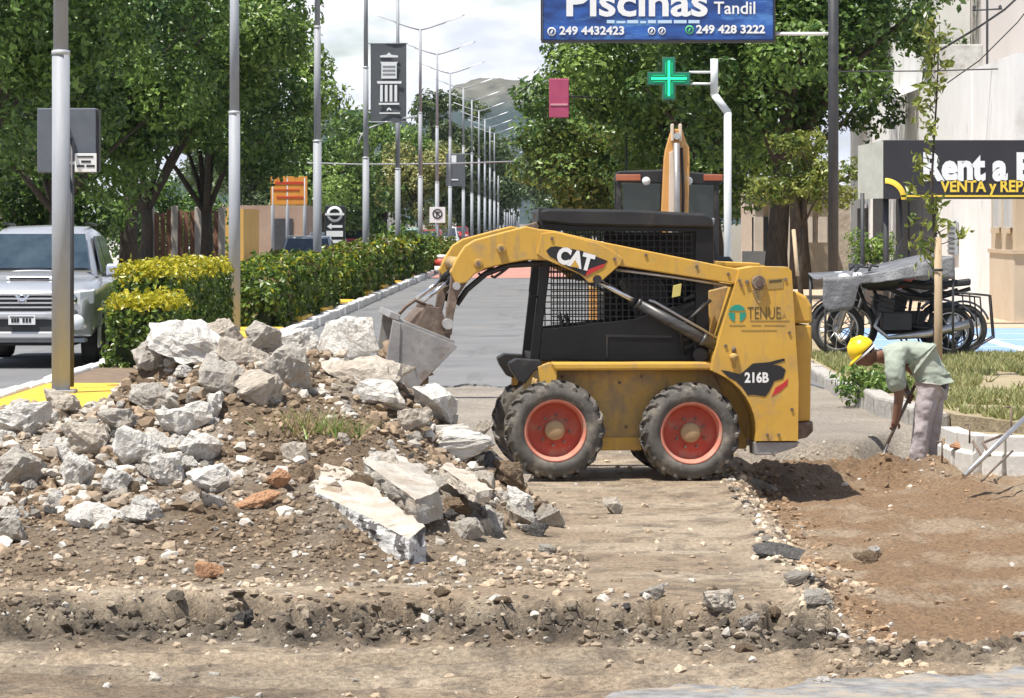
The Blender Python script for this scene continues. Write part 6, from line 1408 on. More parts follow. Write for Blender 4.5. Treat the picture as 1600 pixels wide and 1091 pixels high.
hm = bpy.data.meshes.new('head'); hb.to_mesh(hm); hb.free(); hm.materials.append(SKN); hm.polygons.foreach_set('use_smooth', np.ones(len(hm.polygons), bool))
hc = Wk(1351, 553, -.02)
head = link('head', hm, wk, hc, (0, R(-42), 0))
for s_ in (-1, 1):
    q = MB(); q.lathe([(0, -.012), (.02, -.01), (.03, 0), (.02, .012), (0, .012)], (.01, s_ * .078, -.01), 'y', 12); q.build('ear', SKN, head, loc=None)
    q = MB(); q.lathe([(0, -.012), (.009, -.008), (.012, 0), (.009, .008), (0, .012)], (-.084, s_ * .03, .008), 'z', 10); q.build('eye', mat('eye', (.5, .48, .45), rough=.3) if 'eye' not in bpy.data.materials else bpy.data.materials['eye'], head)
hr = MB(); hr.lathe([(.082, -.02), (.088, .03), (.06, .09), (0, .12)], (.02, 0, .0), 'z', 18); hr.build('hair', mat('dark_hair', (.02, .016, .014), rough=.8), head)
HAT = mat('hat_yellow', (.85, .56, .01), (.88, .62, .02), scale=4, rough=.35)
hat = MB(); hat.lathe([(.118, .012), (.124, .022), (.122, .05), (.112, .085), (.085, .122), (.045, .143), (0, .15)], (.0, 0, .018), 'z', 28)
ht = hat.build('hard_hat', HAT, head)
br = MB(); secs = []
for a in np.linspace(R(100), R(260), 13):
    k = .055 * max(0, -math.cos(a)) ** 1.2; secs.append([(.116 * math.cos(a), .112 * math.sin(a), .034), ((.122 + k) * math.cos(a), (.116 + k * .6) * math.sin(a), .022 - k * .25), ((.122 + k) * math.cos(a), (.116 + k * .6) * math.sin(a), .030 - k * .25), (.116 * math.cos(a), .112 * math.sin(a), .042)])
br.loft(secs, smooth=True); br.build('hat_brim', HAT, ht)
rd = MB(); rd.path([(-.108, 0, .08), (-.07, 0, .143), (0, 0, .172), (.07, 0, .143), (.108, 0, .08)], .012, 8); rd.build('hat_ridge', HAT, ht)
sb = MB(); sb.lathe([(.121, .0), (.121, .018)], n=28, axis='z'); sb.build('hat_band', M['white'], ht)
# shirt
V = [Wk(1455, 575), Wk(1443, 560), Wk(1420, 550), Wk(1398, 549), Wk(1380, 553), Wk(1396, 557, near), Wk(1394, 578, near - .025), Wk(1400, 612, near - .03), Wk(1396, 557, far_), Wk(1402, 578, far_ + .02), Wk(1410, 592, far_ + .04), Wk(1458, 588)]
E = [(0, 1), (1, 2), (2, 3), (3, 4), (3, 5), (5, 6), (6, 7), (3, 8), (8, 9), (9, 10), (0, 11)]
Rr = [.155, .16, .16, .15, .08, .11, .1, .088, .11, .1, .088, .145]
sh = skin('shirt', V, E, Rr, SHIRT)
# trousers
V = [Wk(1455, 590), Wk(1451, 608, -.09), Wk(1444, 630, -.115), Wk(1440, 655, -.125), Wk(1436, 686, -.13), Wk(1431, 728, -.13), Wk(1459, 608, .09), Wk(1460, 630, .115), Wk(1460, 655, .125), Wk(1456, 686, .13), Wk(1452, 732, .14)]
E = [(0, 1), (1, 2), (2, 3), (3, 4), (4, 5), (0, 6), (6, 7), (7, 8), (8, 9), (9, 10)]
Rr = [.14, .115, .105, .092, .086, .092, .115, .105, .092, .086, .09]
skin('trousers', V, E, Rr, TROU)
for (px, py, dy) in ((1434, 722, -.12), (1453, 726, .14)):
    p = Wk(px, py, dy); q = MB(); secs = []
    for u, wd, h_ in ((-.20, .035, .05), (-.15, .048, .065), (-.05, .046, .085), (.05, .042, .1), (.085, .035, .09)):
        secs.append([(p.x + u, p.y + a * wd, p.z - .03 + b_ * h_) for a, b_ in ((-1, 0), (1, 0), (1, .6), (.5, 1), (-.5, 1), (-1, .6))])
    q.loft(secs, smooth=True); q.build('boot', mat('boot', (.05, .04, .035), (.1, .085, .07), scale=8, rough=.8) if 'boot' not in bpy.data.materials else bpy.data.materials['boot'], wk)
# hands wrapped round the handle
tool_a, tool_b = Wk(1424, 612, -.05), Wk(1379, 700, -.19)
axis = (tool_b - tool_a).normalized()
for hp, frm in ((tool_a.lerp(tool_b, .60), Wk(1397, 652, near)), (tool_a.lerp(tool_b, .10), Wk(1420, 614, far_ - .06))):
    back = (frm - hp); back -= axis * back.dot(axis); back = back.normalized() if back.length > 1e-4 else Vector((0, 1, 0)); side = axis.cross(back)
    verts = [frm, hp + back * .03]; edges = [(0, 1)]; rad = [(.03), (.036, .026)]
    for k in range(4):
        b0 = hp + back * .026 + axis * (.036 - k * .022); L_ = (1, 1.08, 1.02, .85)[k]
        pts = [b0 + side * .022, b0 - back * .012 * L_ + side * .034, b0 - back * .042 * L_ + side * .024, b0 - back * .05 * L_ - side * .002]
        i0 = len(verts); verts += pts; rad += [.0105, .0095, .009, .008]; edges += [(1, i0), (i0, i0 + 1), (i0 + 1, i0 + 2), (i0 + 2, i0 + 3)]
    i0 = len(verts); verts += [hp + back * .022 - side * .024 - axis * .03, hp - back * .008 - side * .032 - axis * .01, hp - back * .034 - side * .02 + axis * .006]; rad += [.013, .0115, .01]; edges += [(1, i0), (i0, i0 + 1), (i0 + 1, i0 + 2)]
    skin('hand', verts, edges, rad, SKN, 1, 1)
tl = thing('shovel', 'long handled shovel held by the workman', 'tool', tuple(Vector(wk.location)))
q = MB(); q.tube(tool_a - axis * .06, tool_b, .015, n=12); q.build('handle', mat('dark_handle', (.1, .07, .05), (.17, .13, .1), scale=8, rough=.7), tl)
q = MB(); secs = []
nrm = axis.cross(Vector((0, 1, 0))).normalized(); sd_ = axis.cross(nrm)
for u, wd in ((-.05, .018), (0, .03), (.04, .085), (.12, .09), (.17, .06), (.2, .012)):
    c = tool_b + axis * u; secs.append([c + sd_ * (wd * a) + nrm * (.018 * (1 - a * a) + (.002 if b_ else -.002)) for a, b_ in ((-1, 0), (-.5, 0), (0, 0), (.5, 0), (1, 0), (1, 1), (.5, 1), (0, 1), (-.5, 1), (-1, 1))])
q.loft(secs, smooth=True); q.build('blade', M['steel'], tl)
# rods, form boards and leaning pole at the new kerb
def rod(name, label, a, b_, r, m, cat): 
    q = MB(); q.path([a, a.lerp(b_, .5) + Vector((0, 0, .005)), b_], r, 10); return tag(q.build(name, m), label, cat)
rod('leaning_pole', 'pale metal pole leaning over the new kerb at the right edge', at(1506, 744, 27.2), at(1625, 632, 27.9), .021, M['steel'], 'pole')
rod('thin_rod', 'thin rusty rod lying beside the leaning pole', at(1534, 752, 26.9), at(1582, 705, 27.4), .009, M['rust'], 'rod')
bent = MB(); bent.path([at(1520, 690, 28.2), at(1536, 716, 28.0), at(1547, 712, 27.9), at(1536, 692, 28.1), at(1566, 680, 28.4)], .011, 8); tag(bent.build('bent_bar', M['rust']), 'bent reinforcing bar hooked over the new kerb', 'rebar')
for k, (px, py, h_) in enumerate([(1515, 663, 16), (1580, 636, 40), (1560, 690, 24), (1472, 690, 20)]):
    q = MB(); Yk = 28.6; q.tube(at(px, py + h_ + 14, Yk), at(px, py, Yk), .008, n=8); q.tube(at(px, py, Yk), at(px - 8, py + 1, Yk), .007, n=8)
    tag(q.build('steel_stake', M['rust']), ['short steel stake nearest the workman behind the new kerb', 'tallest steel stake behind the new kerb', 'steel stake in the middle of the new kerb', 'steel stake at the open end of the new kerb'][k], 'stake')
fb = MB(); c = at(1492, 690, 29.6); fb.box(c, (.22, .03, .06), rot=(0, .02, .3)); tag(fb.build('form_board', M['wood'], bevel=.004), 'weathered form board at the open end of the new kerb', 'board')
for k, (px, py, w_, h_, mk) in enumerate([(1560, 672, 70, 22, 'clod'), (1590, 690, 44, 24, 'conc_tan'), (1500, 676, 40, 16, 'brickish')]):
    p = at(px, py, 29.0); s = 29 / FPX; o = link('earth_lump', rock('lump', k + 2, mk)); o.location = (p.x, p.y, .05); o.scale = (w_ * s, w_ * s, h_ * s * 1.6)
    tag(o, ['broad brown clod heaped behind the new kerb', 'tan stone behind the new kerb at the right edge', 'reddish brick lump behind the open kerb end'][k], 'clod')
# ------------------------------------------------------------------ pickup truck
SIL = M['silver'] = mat('silver_paint', (.55, .56, .58), (.6, .61, .63), scale=2, rough=.3, metal=.55, coat=.6)
DKP2 = mat('dark_plastic', (.03, .03, .032), (.05, .05, .052), scale=5, rough=.6)
LENS = mat('headlamp_lens', (.72, .75, .78), rough=.3, metal=.0, coat=.3)
MIRR = mat('pale_mirror', (.6, .64, .78), rough=.25, metal=.4)
pkx, pky = (36 - VX) * 45.2 / FPX, 45.2
pk = thing('pickup_truck', 'silver double cab pickup facing the camera at the left edge', 'pickup', (pkx, pky, 0), R(1.0))
# lower body: sections front to back (y), half width, z bottom, z shoulder, top z
def sec(y, hw, zb, zs, zt, tw): return [(-hw * .94, y, zb), (-hw, y, zb + .12), (-hw, y, zs - .1), (-hw * .975, y, zs), (-tw, y, zt), (0, y, zt + .012), (tw, y, zt), (hw * .975, y, zs), (hw, y, zs - .1), (hw, y, zb + .12), (hw * .94, y, zb)]
b = MB()
b.loft([sec(.00, .74, .52, .86, .92, .6), sec(.06, .82, .46, .92, .98, .66), sec(.25, .885, .44, .98, 1.05, .72), sec(.7, .905, .44, 1.02, 1.10, .74), sec(1.25, .905, .44, 1.06, 1.15, .74), sec(1.55, .9, .42, 1.08, 1.16, .78), sec(3.6, .9, .42, 1.09, 1.15, .8), sec(3.7, .9, .42, 1.06, 1.1, .85), sec(5.1, .88, .5, 1.06, 1.1, .83), sec(5.18, .84, .55, 1.0, 1.05, .8)], smooth=True)
body = b.build('body', SIL, pk, bevel=0)
# cabin
def csec(y, hb, ht, zb, zt): return [(-hb, y, zb), (-ht, y, zt - .06), (-ht * .86, y, zt), (0, y, zt + .02), (ht * .86, y, zt), (ht, y, zt - .06), (hb, y, zb)]
b = MB(); b.loft([csec(1.28, .79, .76, 1.14, 1.2), csec(1.95, .8, .62, 1.14, 1.70), csec(2.15, .8, .62, 1.14, 1.76), csec(2.7, .8, .62, 1.14, 1.79), csec(3.3, .8, .61, 1.14, 1.76), csec(3.55, .8, .62, 1.14, 1.70), csec(3.78, .8, .72, 1.14, 1.24)], smooth=True)
cabn = b.build('cabin', SIL, pk)
def lerp_y(u, z0=1.2, z1=1.68): return z0 + (z1 - z0) * u
q = MB(); ws = [(-.70, 1.325, 1.215), (.70, 1.325, 1.215), (.575, 1.885, 1.655), (-.575, 1.885, 1.655)]
ws = [(x, y - .035, z + .03) for x, y, z in ws]; q.add(ws, [(0, 1, 2, 3)])
wsh = q.build('windscreen', mat('windscreen_glass', (.02, .035, .05), (.05, .075, .095), scale=3, rough=.05, spec=.7), cabn); wsh.modifiers.new('s', 'SOLIDIFY').thickness = .012
q = MB(); q.add([(-.73, 1.27, 1.20), (.73, 1.27, 1.20), (.73, 1.30, 1.23), (-.73, 1.30, 1.23)], [(0, 1, 2, 3)]); q.build('wiper_cowl', DKP2, cabn)
for x in (-.42, .2):
    q = MB(); q.box((x, 1.80, 1.64), (.13, .02, .05), rot=(R(-38), 0, 0)); q.build('sun_visor_glint', MIRR, wsh)
for s_ in (-1, 1):
    def sidew(y0, y1, y2, y3, nm):
        q = MB(); z0, z1 = 1.2, 1.66; x0, x1 = s_ * .802, s_ * .66
        q.add([(x0, y0, z0), (x0, y1, z0), (x1, y2, z1), (x1, y3, z1)], [(0, 1, 2, 3)]); o = q.build(nm, M['glass'], cabn); o.modifiers.new('s', 'SOLIDIFY').thickness = .02
    sidew(1.62, 2.3, 2.3, 2.02, 'front_window'); sidew(2.38, 3.05, 3.05, 2.38, 'rear_window'); sidew(3.12, 3.5, 3.35, 3.12, 'quarter_window')
    q = MB(); q.box((s_ * .98, 1.62, 1.22), (.21, .12, .17)); mr = q.build('door_mirror', MIRR, pk, bevel=.04, seg=3)
    q = MB(); q.box((s_ * .87, 1.62, 1.16), (.1, .05, .05)); q.build('mirror_arm', DKP2, mr)
    # headlamp
    q = MB(); q.loft([[(s_ * .50, -.045, .80), (s_ * .50, -.045, .945), (s_ * .5, .1, .97), (s_ * .5, .1, .8)], [(s_ * .72, -.0, .79), (s_ * .72, -.0, .975), (s_ * .72, .2, 1.0), (s_ * .72, .2, .8)], [(s_ * .885, .12, .82), (s_ * .885, .12, .99), (s_ * .87, .4, 1.0), (s_ * .87, .4, .84)]]); hl = q.build('headlight', LENS, pk, bevel=.015)
    q = MB(); q.lathe([(0, -.03), (.06, -.025), (.07, 0)], (s_ * .62, -.035, .87), 'y', 18); q.build('reflector', M['chrome'], hl)
    # fog lamp
    q = MB(); q.lathe([(0, -.02), (.07, -.02), (.095, .0), (.1, .03)], (s_ * .68, -.07, .585), 'y', 20); q.build('fog_lamp', LENS, pk)
    # wheel arch flare
    for yw in (.92, 4.05):
        q = MB(); q.lathe([(.40, s_ * .88), (.41, s_ * .925), (.46, s_ * .925), (.475, s_ * .89)], (0, yw, .37), 'x', 24, a0=R(-15), a1=R(195)); q.build('arch_flare', SIL, pk)
        q = MB(); q.lathe([(.0, s_ * .893), (.405, s_ * .893)], (0, yw, .38), 'x', 28); q.build('wheel_well', M['black'], pk)
        q = MB(); q.lathe([(.22, s_ * .90), (.27, s_ * .91), (.345, s_ * .9), (.375, s_ * .86), (.375, s_ * .70), (.34, s_ * .66), (.2, s_ * .66)], (0, yw, .375), 'x', 32); wl = q.build('wheel', M['rubber'], pk); 
        q = MB(); q.lathe([(.0, s_ * .87), (.08, s_ * .885), (.1, s_ * .86), (.2, s_ * .875), (.225, s_ * .9), (.235, s_ * .9)], (0, yw, .375), 'x', 32); q.build('rim', M['steel'], wl)
    # door seams and handles
    for y in (2.34, 3.08):
        q = MB(); q.box((s_ * .902, y, .9), (.006, .012, .36)); q.build('door_seam', M['black'], pk)
        q = MB(); q.box((s_ * .912, y - .14, .98), (.03, .16, .03)); q.build('door_handle', M['chrome'], pk, bevel=.008)
q = MB(); q.prism([(-.42, .73), (.42, .73), (.5, .78), (.52, .9), (.44, .95), (-.44, .95), (-.52, .9), (-.5, .78)], -.055, .05); gr = q.build('grille', DKP2, pk)
for z, hw in ((.775, .46), (.83, .5), (.885, .5), (.935, .45)):
    q = MB(); q.bb(-hw, hw, -.075, -.055, z - .013, z + .013); q.build('grille_bar', M['chrome'], gr, bevel=.006)
q = MB(); q.lathe([(.045, -.085), (.06, -.09), (.06, -.07)], (0, 0, .875), 'y', 24); q.build('badge_ring', M['chrome'], gr)
q = MB(); q.prism([(-.09, .92), (-.02, .85), (.02, .85), (.09, .92), (.07, .93), (0, .87), (-.07, .93)], -.088, -.07); q.build('badge_wings', MIRR, gr)
q = MB(); q.loft([[(-.8, .1, .60), (-.8, .1, .76), (-.78, .25, .76), (-.78, .25, .6)], [(-.62, -.06, .58), (-.62, -.06, .74), (-.6, .2, .74), (-.6, .2, .58)], [(-.3, -.1, .62), (-.3, -.1, .72), (-.3, .1, .72), (-.3, .1, .62)], [(.3, -.1, .62), (.3, -.1, .72), (.3, .1, .72), (.3, .1, .62)], [(.62, -.06, .58), (.62, -.06, .74), (.6, .2, .74), (.6, .2, .58)], [(.8, .1, .6), (.8, .1, .76), (.78, .25, .76), (.78, .25, .6)]]); q.build('bumper', SIL, pk, bevel=.03)
q = MB(); q.bb(-.46, .46, -.07, .1, .46, .62); q.build('air_intake', DKP2, pk, bevel=.01)
for s_ in (-1, 1):
    q = MB(); q.loft([[(s_ * .46, -.07, .40), (s_ * .46, -.07, .6), (s_ * .46, .2, .6), (s_ * .46, .2, .4)], [(s_ * .85, .08, .40), (s_ * .85, .08, .62), (s_ * .85, .3, .62), (s_ * .85, .3, .4)]]); q.build('bumper_corner', SIL, pk, bevel=.03)
q = MB(); q.bb(-.4, .42, -.085, .05, .38, .47); q.build('skid_plate', mat('skid_plate', (.6, .6, .61), rough=.5, metal=.2), pk, bevel=.02)
q = MB(); q.bb(-.78, .78, -.0, .3, .33, .385); q.build('lower_valance', M['galv'], pk, bevel=.01)
q = MB(); q.bb(-.17, .17, -.115, -.102, .555, .67); lpx = q.build('number_plate', M['white'], pk, bevel=.004)
for k, x in enumerate((-.12, -.085, -.05, .02, .06, .1)):
    q = MB(); q.bb(x - .013, x + .016, -.119, -.1155, .585, .64); q.build('plate_character', TXT, lpx)
q = MB(); q.bb(-.15, .15, -.118, -.1155, .648, .662); q.build('plate_band', TXT, lpx)
q = MB(); q.loft([[(-.3, .62, 1.105), (.3, .62, 1.105), (.3, .64, 1.15), (-.3, .64, 1.15)], [(-.3, 1.05, 1.14), (.3, 1.05, 1.14), (.28, 1.05, 1.165), (-.28, 1.05, 1.165)]]); sc_ = q.build('bonnet_scoop', SIL, pk, bevel=.012)
q = MB(); q.bb(-.25, .25, .61, .63, 1.115, 1.143); q.build('scoop_mouth', M['black'], sc_)
for s_ in (-1, 1):
    q = MB(); q.tube((s_ * .55, 2.2, 1.83), (s_ * .55, 3.4, 1.81), .018, n=8); q.build('roof_rail', M['black'], pk)
q = MB(); q.bb(-.6, .6, .3, 5, .28, .44); q.build('underbody', M['black'], pk)
# ------------------------------------------------------------------ far cars
def car(label, X, Y, paint, rz=0.0, L_=4.2, hh=1.45, group='cars far down the street', van=False):
    t = thing('car', label, 'car', (X, Y, 0.005), rz, group)
    b = MB()
    def s4(y, hw, zb, zt): return [(-hw, y, zb), (-hw * 1.02, y, (zb + zt) / 2), (-hw * .9, y, zt), (hw * .9, y, zt), (hw * 1.02, y, (zb + zt) / 2), (hw, y, zb)]
    b.loft([s4(0, .68, .35, .62), s4(.1, .8, .25, .72), s4(1.1, .84, .24, .9), s4(1.3, .84, .24, .92), s4(L_ - .3, .83, .26, .92), s4(L_, .74, .36, .8)], smooth=True); b.build('body', paint, t)
    b = MB(); y0, y1, y2, y3 = (1.05, 1.75, L_ - 1.0, L_ - .25) if not van else (.5, 1.0, L_ - .15, L_ - .05)
    def s5(y, hb, ht, zb, zt): return [(-hb, y, zb), (-ht, y, zt), (ht, y, zt), (hb, y, zb)]
    b.loft([s5(y0, .76, .74, .88, .93), s5(y1, .78, .6, .88, hh - .03), s5((y1 + y2) / 2, .78, .62, .88, hh), s5(y2, .78, .6, .88, hh - .04), s5(y3, .76, .73, .88, .95)], smooth=True); b.build('cabin', paint, t)
    q = MB(); f = .12
    q.add([(-.66, y0 + (y1 - y0) * f - .03, .96), (.66, y0 + (y1 - y0) * f - .03, .96), (.56, y1 - .09, hh - .1), (-.56, y1 - .09, hh - .1)], [(0, 1, 2, 3)]); w_ = q.build('windscreen', M['glass'], t); w_.modifiers.new('s', 'SOLIDIFY').thickness = .03
    for s_ in (-1, 1):
        q = MB(); q.add([(s_ * .79, y0 + .5, .95), (s_ * .79, y3 - .4, .95), (s_ * .64, y2 - .1, hh - .1), (s_ * .64, y1 + .12, hh - .1)], [(0, 1, 2, 3)]); o = q.build('side_window', M['glass'], t); o.modifiers.new('s', 'SOLIDIFY').thickness = .03
        q = MB(); q.box((s_ * .58, .03, .64), (.26, .08, .13)); q.build('headlight', LENS, t, bevel=.02)
        for yw in (.8, L_ - .8):
            q = MB(); q.lathe([(.17, s_ * .83), (.28, s_ * .84), (.31, s_ * .8), (.31, s_ * .66), (0, s_ * .66)], (0, yw, .31), 'x', 20); wl = q.build('wheel', M['rubber'], t)
            q = MB(); q.lathe([(0, s_ * .82), (.18, s_ * .835)], (0, yw, .31), 'x', 16); q.build('rim', M['steel'], wl)
    q = MB(); q.bb(-.4, .4, -.02, .02, .42, .56); q.build('grille', DKP2, t)
    return t
paints = {n: mat('car_' + n, c, rough=.3, coat=.6, metal=.2) for n, c in dict(silver=(.5, .52, .54), white=(.75, .76, .76), red=(.42, .05, .05), green=(.35, .5, .43), dark=(.05, .055, .065)).items()}
car('silver car partly hidden by the third lamp post and hedge', (478 - VX) * 100 / FPX, 100, paints['silver'], R(2))
car('red car behind the hedge between third and fourth lamp posts', (556 - VX) * 190 / FPX, 190, paints['red'], R(3))
car('pale green car behind the fresh green bush', (632 - VX) * 152 / FPX, 152, paints['green'], hh=1.6)
car('dark red car beside the post of the no-turn sign', (668 - VX) * 185 / FPX, 185, paints['red'])
car('white car with dark bumper right of the no-turn sign', (695 - VX) * 215 / FPX, 215, paints['white'], hh=1.55)
car('small red car far down the street', (718 - VX) * 320 / FPX, 320, paints['red'])
car('white car in front of the far white lorry', (754 - VX) * 420 / FPX, 420, paints['white'])
car('pale van far away at the vanishing point', (796 - VX) * 520 / FPX, 520, paints['white'], hh=1.9, van=True)
car('dark car behind the black totem sign', (505 - VX) * 128 / FPX, 131, paints['dark'], R(5))
lo = thing('lorry', 'white box lorry far down the street', 'lorry', ((748 - VX) * 520 / FPX, 520, 0))
q = MB(); q.bb(-1.0, 1.0, .0, 1.6, .5, 2.35); q.build('cab', M['white'], lo, bevel=.12)
q = MB(); q.bb(-1.1, 1.1, 1.8, 7, .7, 2.9); q.build('box_body', M['white'], lo, bevel=.03)
q = MB(); q.bb(-.85, .85, -.02, .05, 1.5, 2.15); q.build('windscreen', M['glass'], lo)
q = MB(); q.bb(-.7, .7, -.03, .05, .8, 1.2); q.build('grille', DKP2, lo)
for x in (-.85, .85):
    for y in (.8, 5.4):
        q = MB(); q.lathe([(0, -.15), (.45, -.15), (.45, .15), (0, .15)], (x, y, .45), 'x', 18); q.build('wheel', M['rubber'], lo)
bu = thing('bus', 'white bus left of the far lorry', 'bus', ((727 - VX) * 560 / FPX, 560, 0))
q = MB(); q.bb(-1.2, 1.2, 0, 9, .4, 2.7); q.build('body', M['white'], bu, bevel=.12)
q = MB(); q.bb(-1.05, 1.05, -.03, .05, 1.3, 2.2); q.build('windscreen', M['glass'], bu)
q = MB(); q.bb(-1.22, 1.22, .5, 8.6, 1.4, 2.1); q.build('window_band', M['glass'], bu)
for x in (-1.0, 1.0):
    for y in (2, 7):
        q = MB(); q.lathe([(0, -.15), (.45, -.15), (.45, .15), (0, .15)], (x, y, .45), 'x', 18); q.build('wheel', M['rubber'], bu)
# ------------------------------------------------------------------ backhoe loader seen from behind
YB = 50.0; SB = YB / FPX
bh = thing('backhoe_loader', 'backhoe loader with folded orange boom behind the skid steer', 'backhoe', ((1043 - VX) * SB, YB, 0))
ORG = mat('backhoe_orange', (.62, .3, .08), (.68, .36, .12), scale=4, rough=.5, spots=(.6, .48, .35), spot_scale=4, spot_lo=.56, spot_hi=.75)
def Hn(px, py): return ((px - 1043) * SB, CH - (py - VY) * SB)
RDB = mat('roof_edge_red', (.35, .09, .04), (.42, .14, .07), scale=4, rough=.5)
x0, zt = Hn(962, 267); x1, _ = Hn(1131, 267)
q = MB(); q.prism([(x0, zt - .10), (x0 + .03, zt + .0), (0, zt + .02), (x1 - .03, zt - .05), (x1, zt - .15), (x1 - .06, zt - .2), (x0 + .05, zt - .16)], .1, 1.9); rf = q.build('cab_roof', M['black'], bh, bevel=.02)
for xa, xb in ((x0 + .005, x0 + .35), (x1 - .28, x1 - .01)):
    q = MB(); q.bb(xa, xb, .07, .099, zt - .14, zt - .05); q.build('roof_lamp_panel', RDB, rf, bevel=.01)
for px in (1010, 1076):
    q = MB(); xx, zz = Hn(px, 283); q.lathe([(0, 0), (.05, 0), (.06, .05)], (xx, .03, zz), 'y', 14); q.build('work_lamp', M['white'], rf)
for xx in (x0 + .05, x1 - .1):
    for yy in (.15, 1.8):
        q = MB(); q.bb(xx - .035, xx + .035, yy - .04, yy + .04, 1.0, zt - .12); q.build('cab_post', M['black'], bh, bevel=.01)
q = MB(); q.bb(x0 + .1, x1 - .14, .14, .15, 1.35, zt - .17); q.build('rear_glass', mat('cab_glass', (.1, .14, .14), rough=.05, trans=.85, spec=.6), bh)
q = MB(); q.bb(x0 + .02, x1 - .06, .1, 1.9, .75, 1.32); q.build('cab_body', ORG, bh, bevel=.03)
q = MB(); q.bb(-.5, .5, 1.9, 3.6, .8, 1.55); q.build('bonnet', ORG, bh, bevel=.05)
q = MB(); q.bb(-.35, .35, .0, 3.4, .45, .78); q.build('frame', M['black'], bh, bevel=.02)
for s_ in (-1, 1):
    for yy, r, wd in ((.75, .68, .42), (3.0, .42, .3)):
        q = MB(); xo = s_ * (.75 if r > .5 else .72)
        q.lathe([(r * .55, -wd / 2), (r * .9, -wd / 2), (r, -wd * .36), (r, wd * .36), (r * .9, wd / 2), (r * .55, wd / 2)], (xo, yy, r), 'x', 28); wl = q.build('wheel', M['rubber'], bh)
        q = MB(); q.lathe([(0, s_ * wd * .2), (r * .45, s_ * wd * .25), (r * .56, s_ * wd * .42)], (xo, yy, r), 'x', 24); q.build('rim', M['white'], wl)
    q = MB(); q.prism([(s_ * .45, .05), (s_ * .6, .05), (s_ * .75, 1.0), (s_ * .6, 1.0)], -.2, -.08); q.build('stabiliser', M['black'], bh, bevel=.01)
# boom: two folded plates rising behind the cab
bo = [Hn(p, y) for p, y in ((1046, 208), (1050, 203), (1064, 203), (1070, 222), (1075, 232), (1076, 250), (1074, 330), (1076, 420), (1030, 420), (1032, 330), (1036, 250), (1038, 236))]
q = MB(); q.prism(bo, -.42, -.16); bm_ = q.build('boom', ORG, bh, bevel=.015)
q = MB(); q.prism([Hn(p, y) for p, y in ((1044, 240), (1050, 236), (1054, 330), (1054, 420), (1042, 420))], -.47, -.43); q.build('boom_rib', mat('boom_pale', (.7, .56, .42), (.75, .62, .5), scale=4, rough=.5), bm_, bevel=.006)
q = MB(); q.tube((Hn(1057, 0)[0], -.5, Hn(0, 420)[1]), (Hn(1055, 0)[0], -.5, Hn(0, 225)[1]), .045, n=12); q.build('dipper_cylinder', mat('cyl_grey', (.3, .28, .27), (.4, .38, .36), scale=5, rough=.4, metal=.5), bm_)
q = MB(); q.path([(Hn(1064, 0)[0], -.46, Hn(0, 420)[1]), (Hn(1066, 0)[0], -.46, Hn(0, 300)[1]), (Hn(1063, 0)[0], -.46, Hn(0, 232)[1])], .018, 8); q.build('hose', M['black'], bm_)
q = MB(); q.tube((Hn(1056, 0)[0], -.52, Hn(0, 214)[1]), (Hn(1056, 0)[0], -.1, Hn(0, 214)[1]), .05, n=14); q.build('boom_pin', M['steel'], bm_)
for dx in (-.055, .055):
    q = MB(); xx, zz = Hn(1055, 222); q.bb(xx + dx - .02, xx + dx + .02, -.5, -.2, zz, zz + .24); q.build('boom_ear', mat('boom_pale', (.7, .56, .42), rough=.5) if 'boom_pale' not in bpy.data.materials else bpy.data.materials['boom_pale'], bm_, bevel=.01)
q = MB(); q.bb(-.25, .25, -.16, .02, .5, 1.2); q.build('swing_post', M['black'], bh, bevel=.02)
q = MB(); q.prism([(-1.05, .25), (1.05, .25), (1.05, .9), (-1.05, .9)], 4.0, 4.6); q.build('front_bucket', ORG, bh, bevel=.03)
for s_ in (-1, 1):
    q = MB(); q.path([(s_ * .5, 2.0, 1.2), (s_ * .5, 3.4, 1.0), (s_ * .5, 4.1, .55)], .07, 8); q.build('loader_arm', ORG, bh)
# waste bin
wbn = thing('wheelie_bin', 'dark blue wheelie bin behind the loader arm', 'bin', ((1199 - VX) * 55 / FPX, 55, .115))
NV = mat('bin_navy', (.02, .025, .05), (.03, .035, .065), scale=4, rough=.5)
q = MB(); q.loft([[(-.2, -.2, .06), (.2, -.2, .06), (.2, .2, .06), (-.2, .2, .06)], [(-.26, -.27, .98), (.26, -.27, .98), (.26, .27, .98), (-.26, .27, .98)]]); q.build('body', NV, wbn, bevel=.02)
q = MB(); q.box((0, .0, 1.02), (.58, .6, .07)); q.build('lid', NV, wbn, bevel=.025)
for s_ in (-1, 1):
    q = MB(); q.lathe([(0, -.03), (.1, -.03), (.1, .03), (0, .03)], (s_ * .25, .22, .1), 'x', 16); q.build('wheel', M['rubber'], wbn)
# ------------------------------------------------------------------ motorcycles under a sheet
def wheel(t, x, r, name='wheel', wd=.11, y=0):
    q = MB(); q.lathe([(r * .76, -wd * .3), (r * .84, -wd / 2), (r * .96, -wd * .4), (r, 0), (r * .96, wd * .4), (r * .84, wd / 2), (r * .76, wd * .3)], (x, y, r), 'y', 36); w_ = q.build(name, M['rubber'], t)
    q = MB(); q.lathe([(r * .7, -.03), (r * .77, -.035), (r * .77, .035), (r * .7, .03)], (x, y, r), 'y', 36); q.build('rim', M['steel'], w_)
    q = MB()
    for k in range(10):
        a = k * math.pi / 5; q.tube((x + .03 * math.cos(a), y, r + .03 * math.sin(a)), (x + r * .72 * math.cos(a + .2), y + .01, r + r * .72 * math.sin(a + .2)), .006, n=5)
    q.lathe([(0, -.06), (.045, -.06), (.045, .06), (0, .06)], (x, y, r), 'y', 14); q.build('spokes', M['steel'], w_)
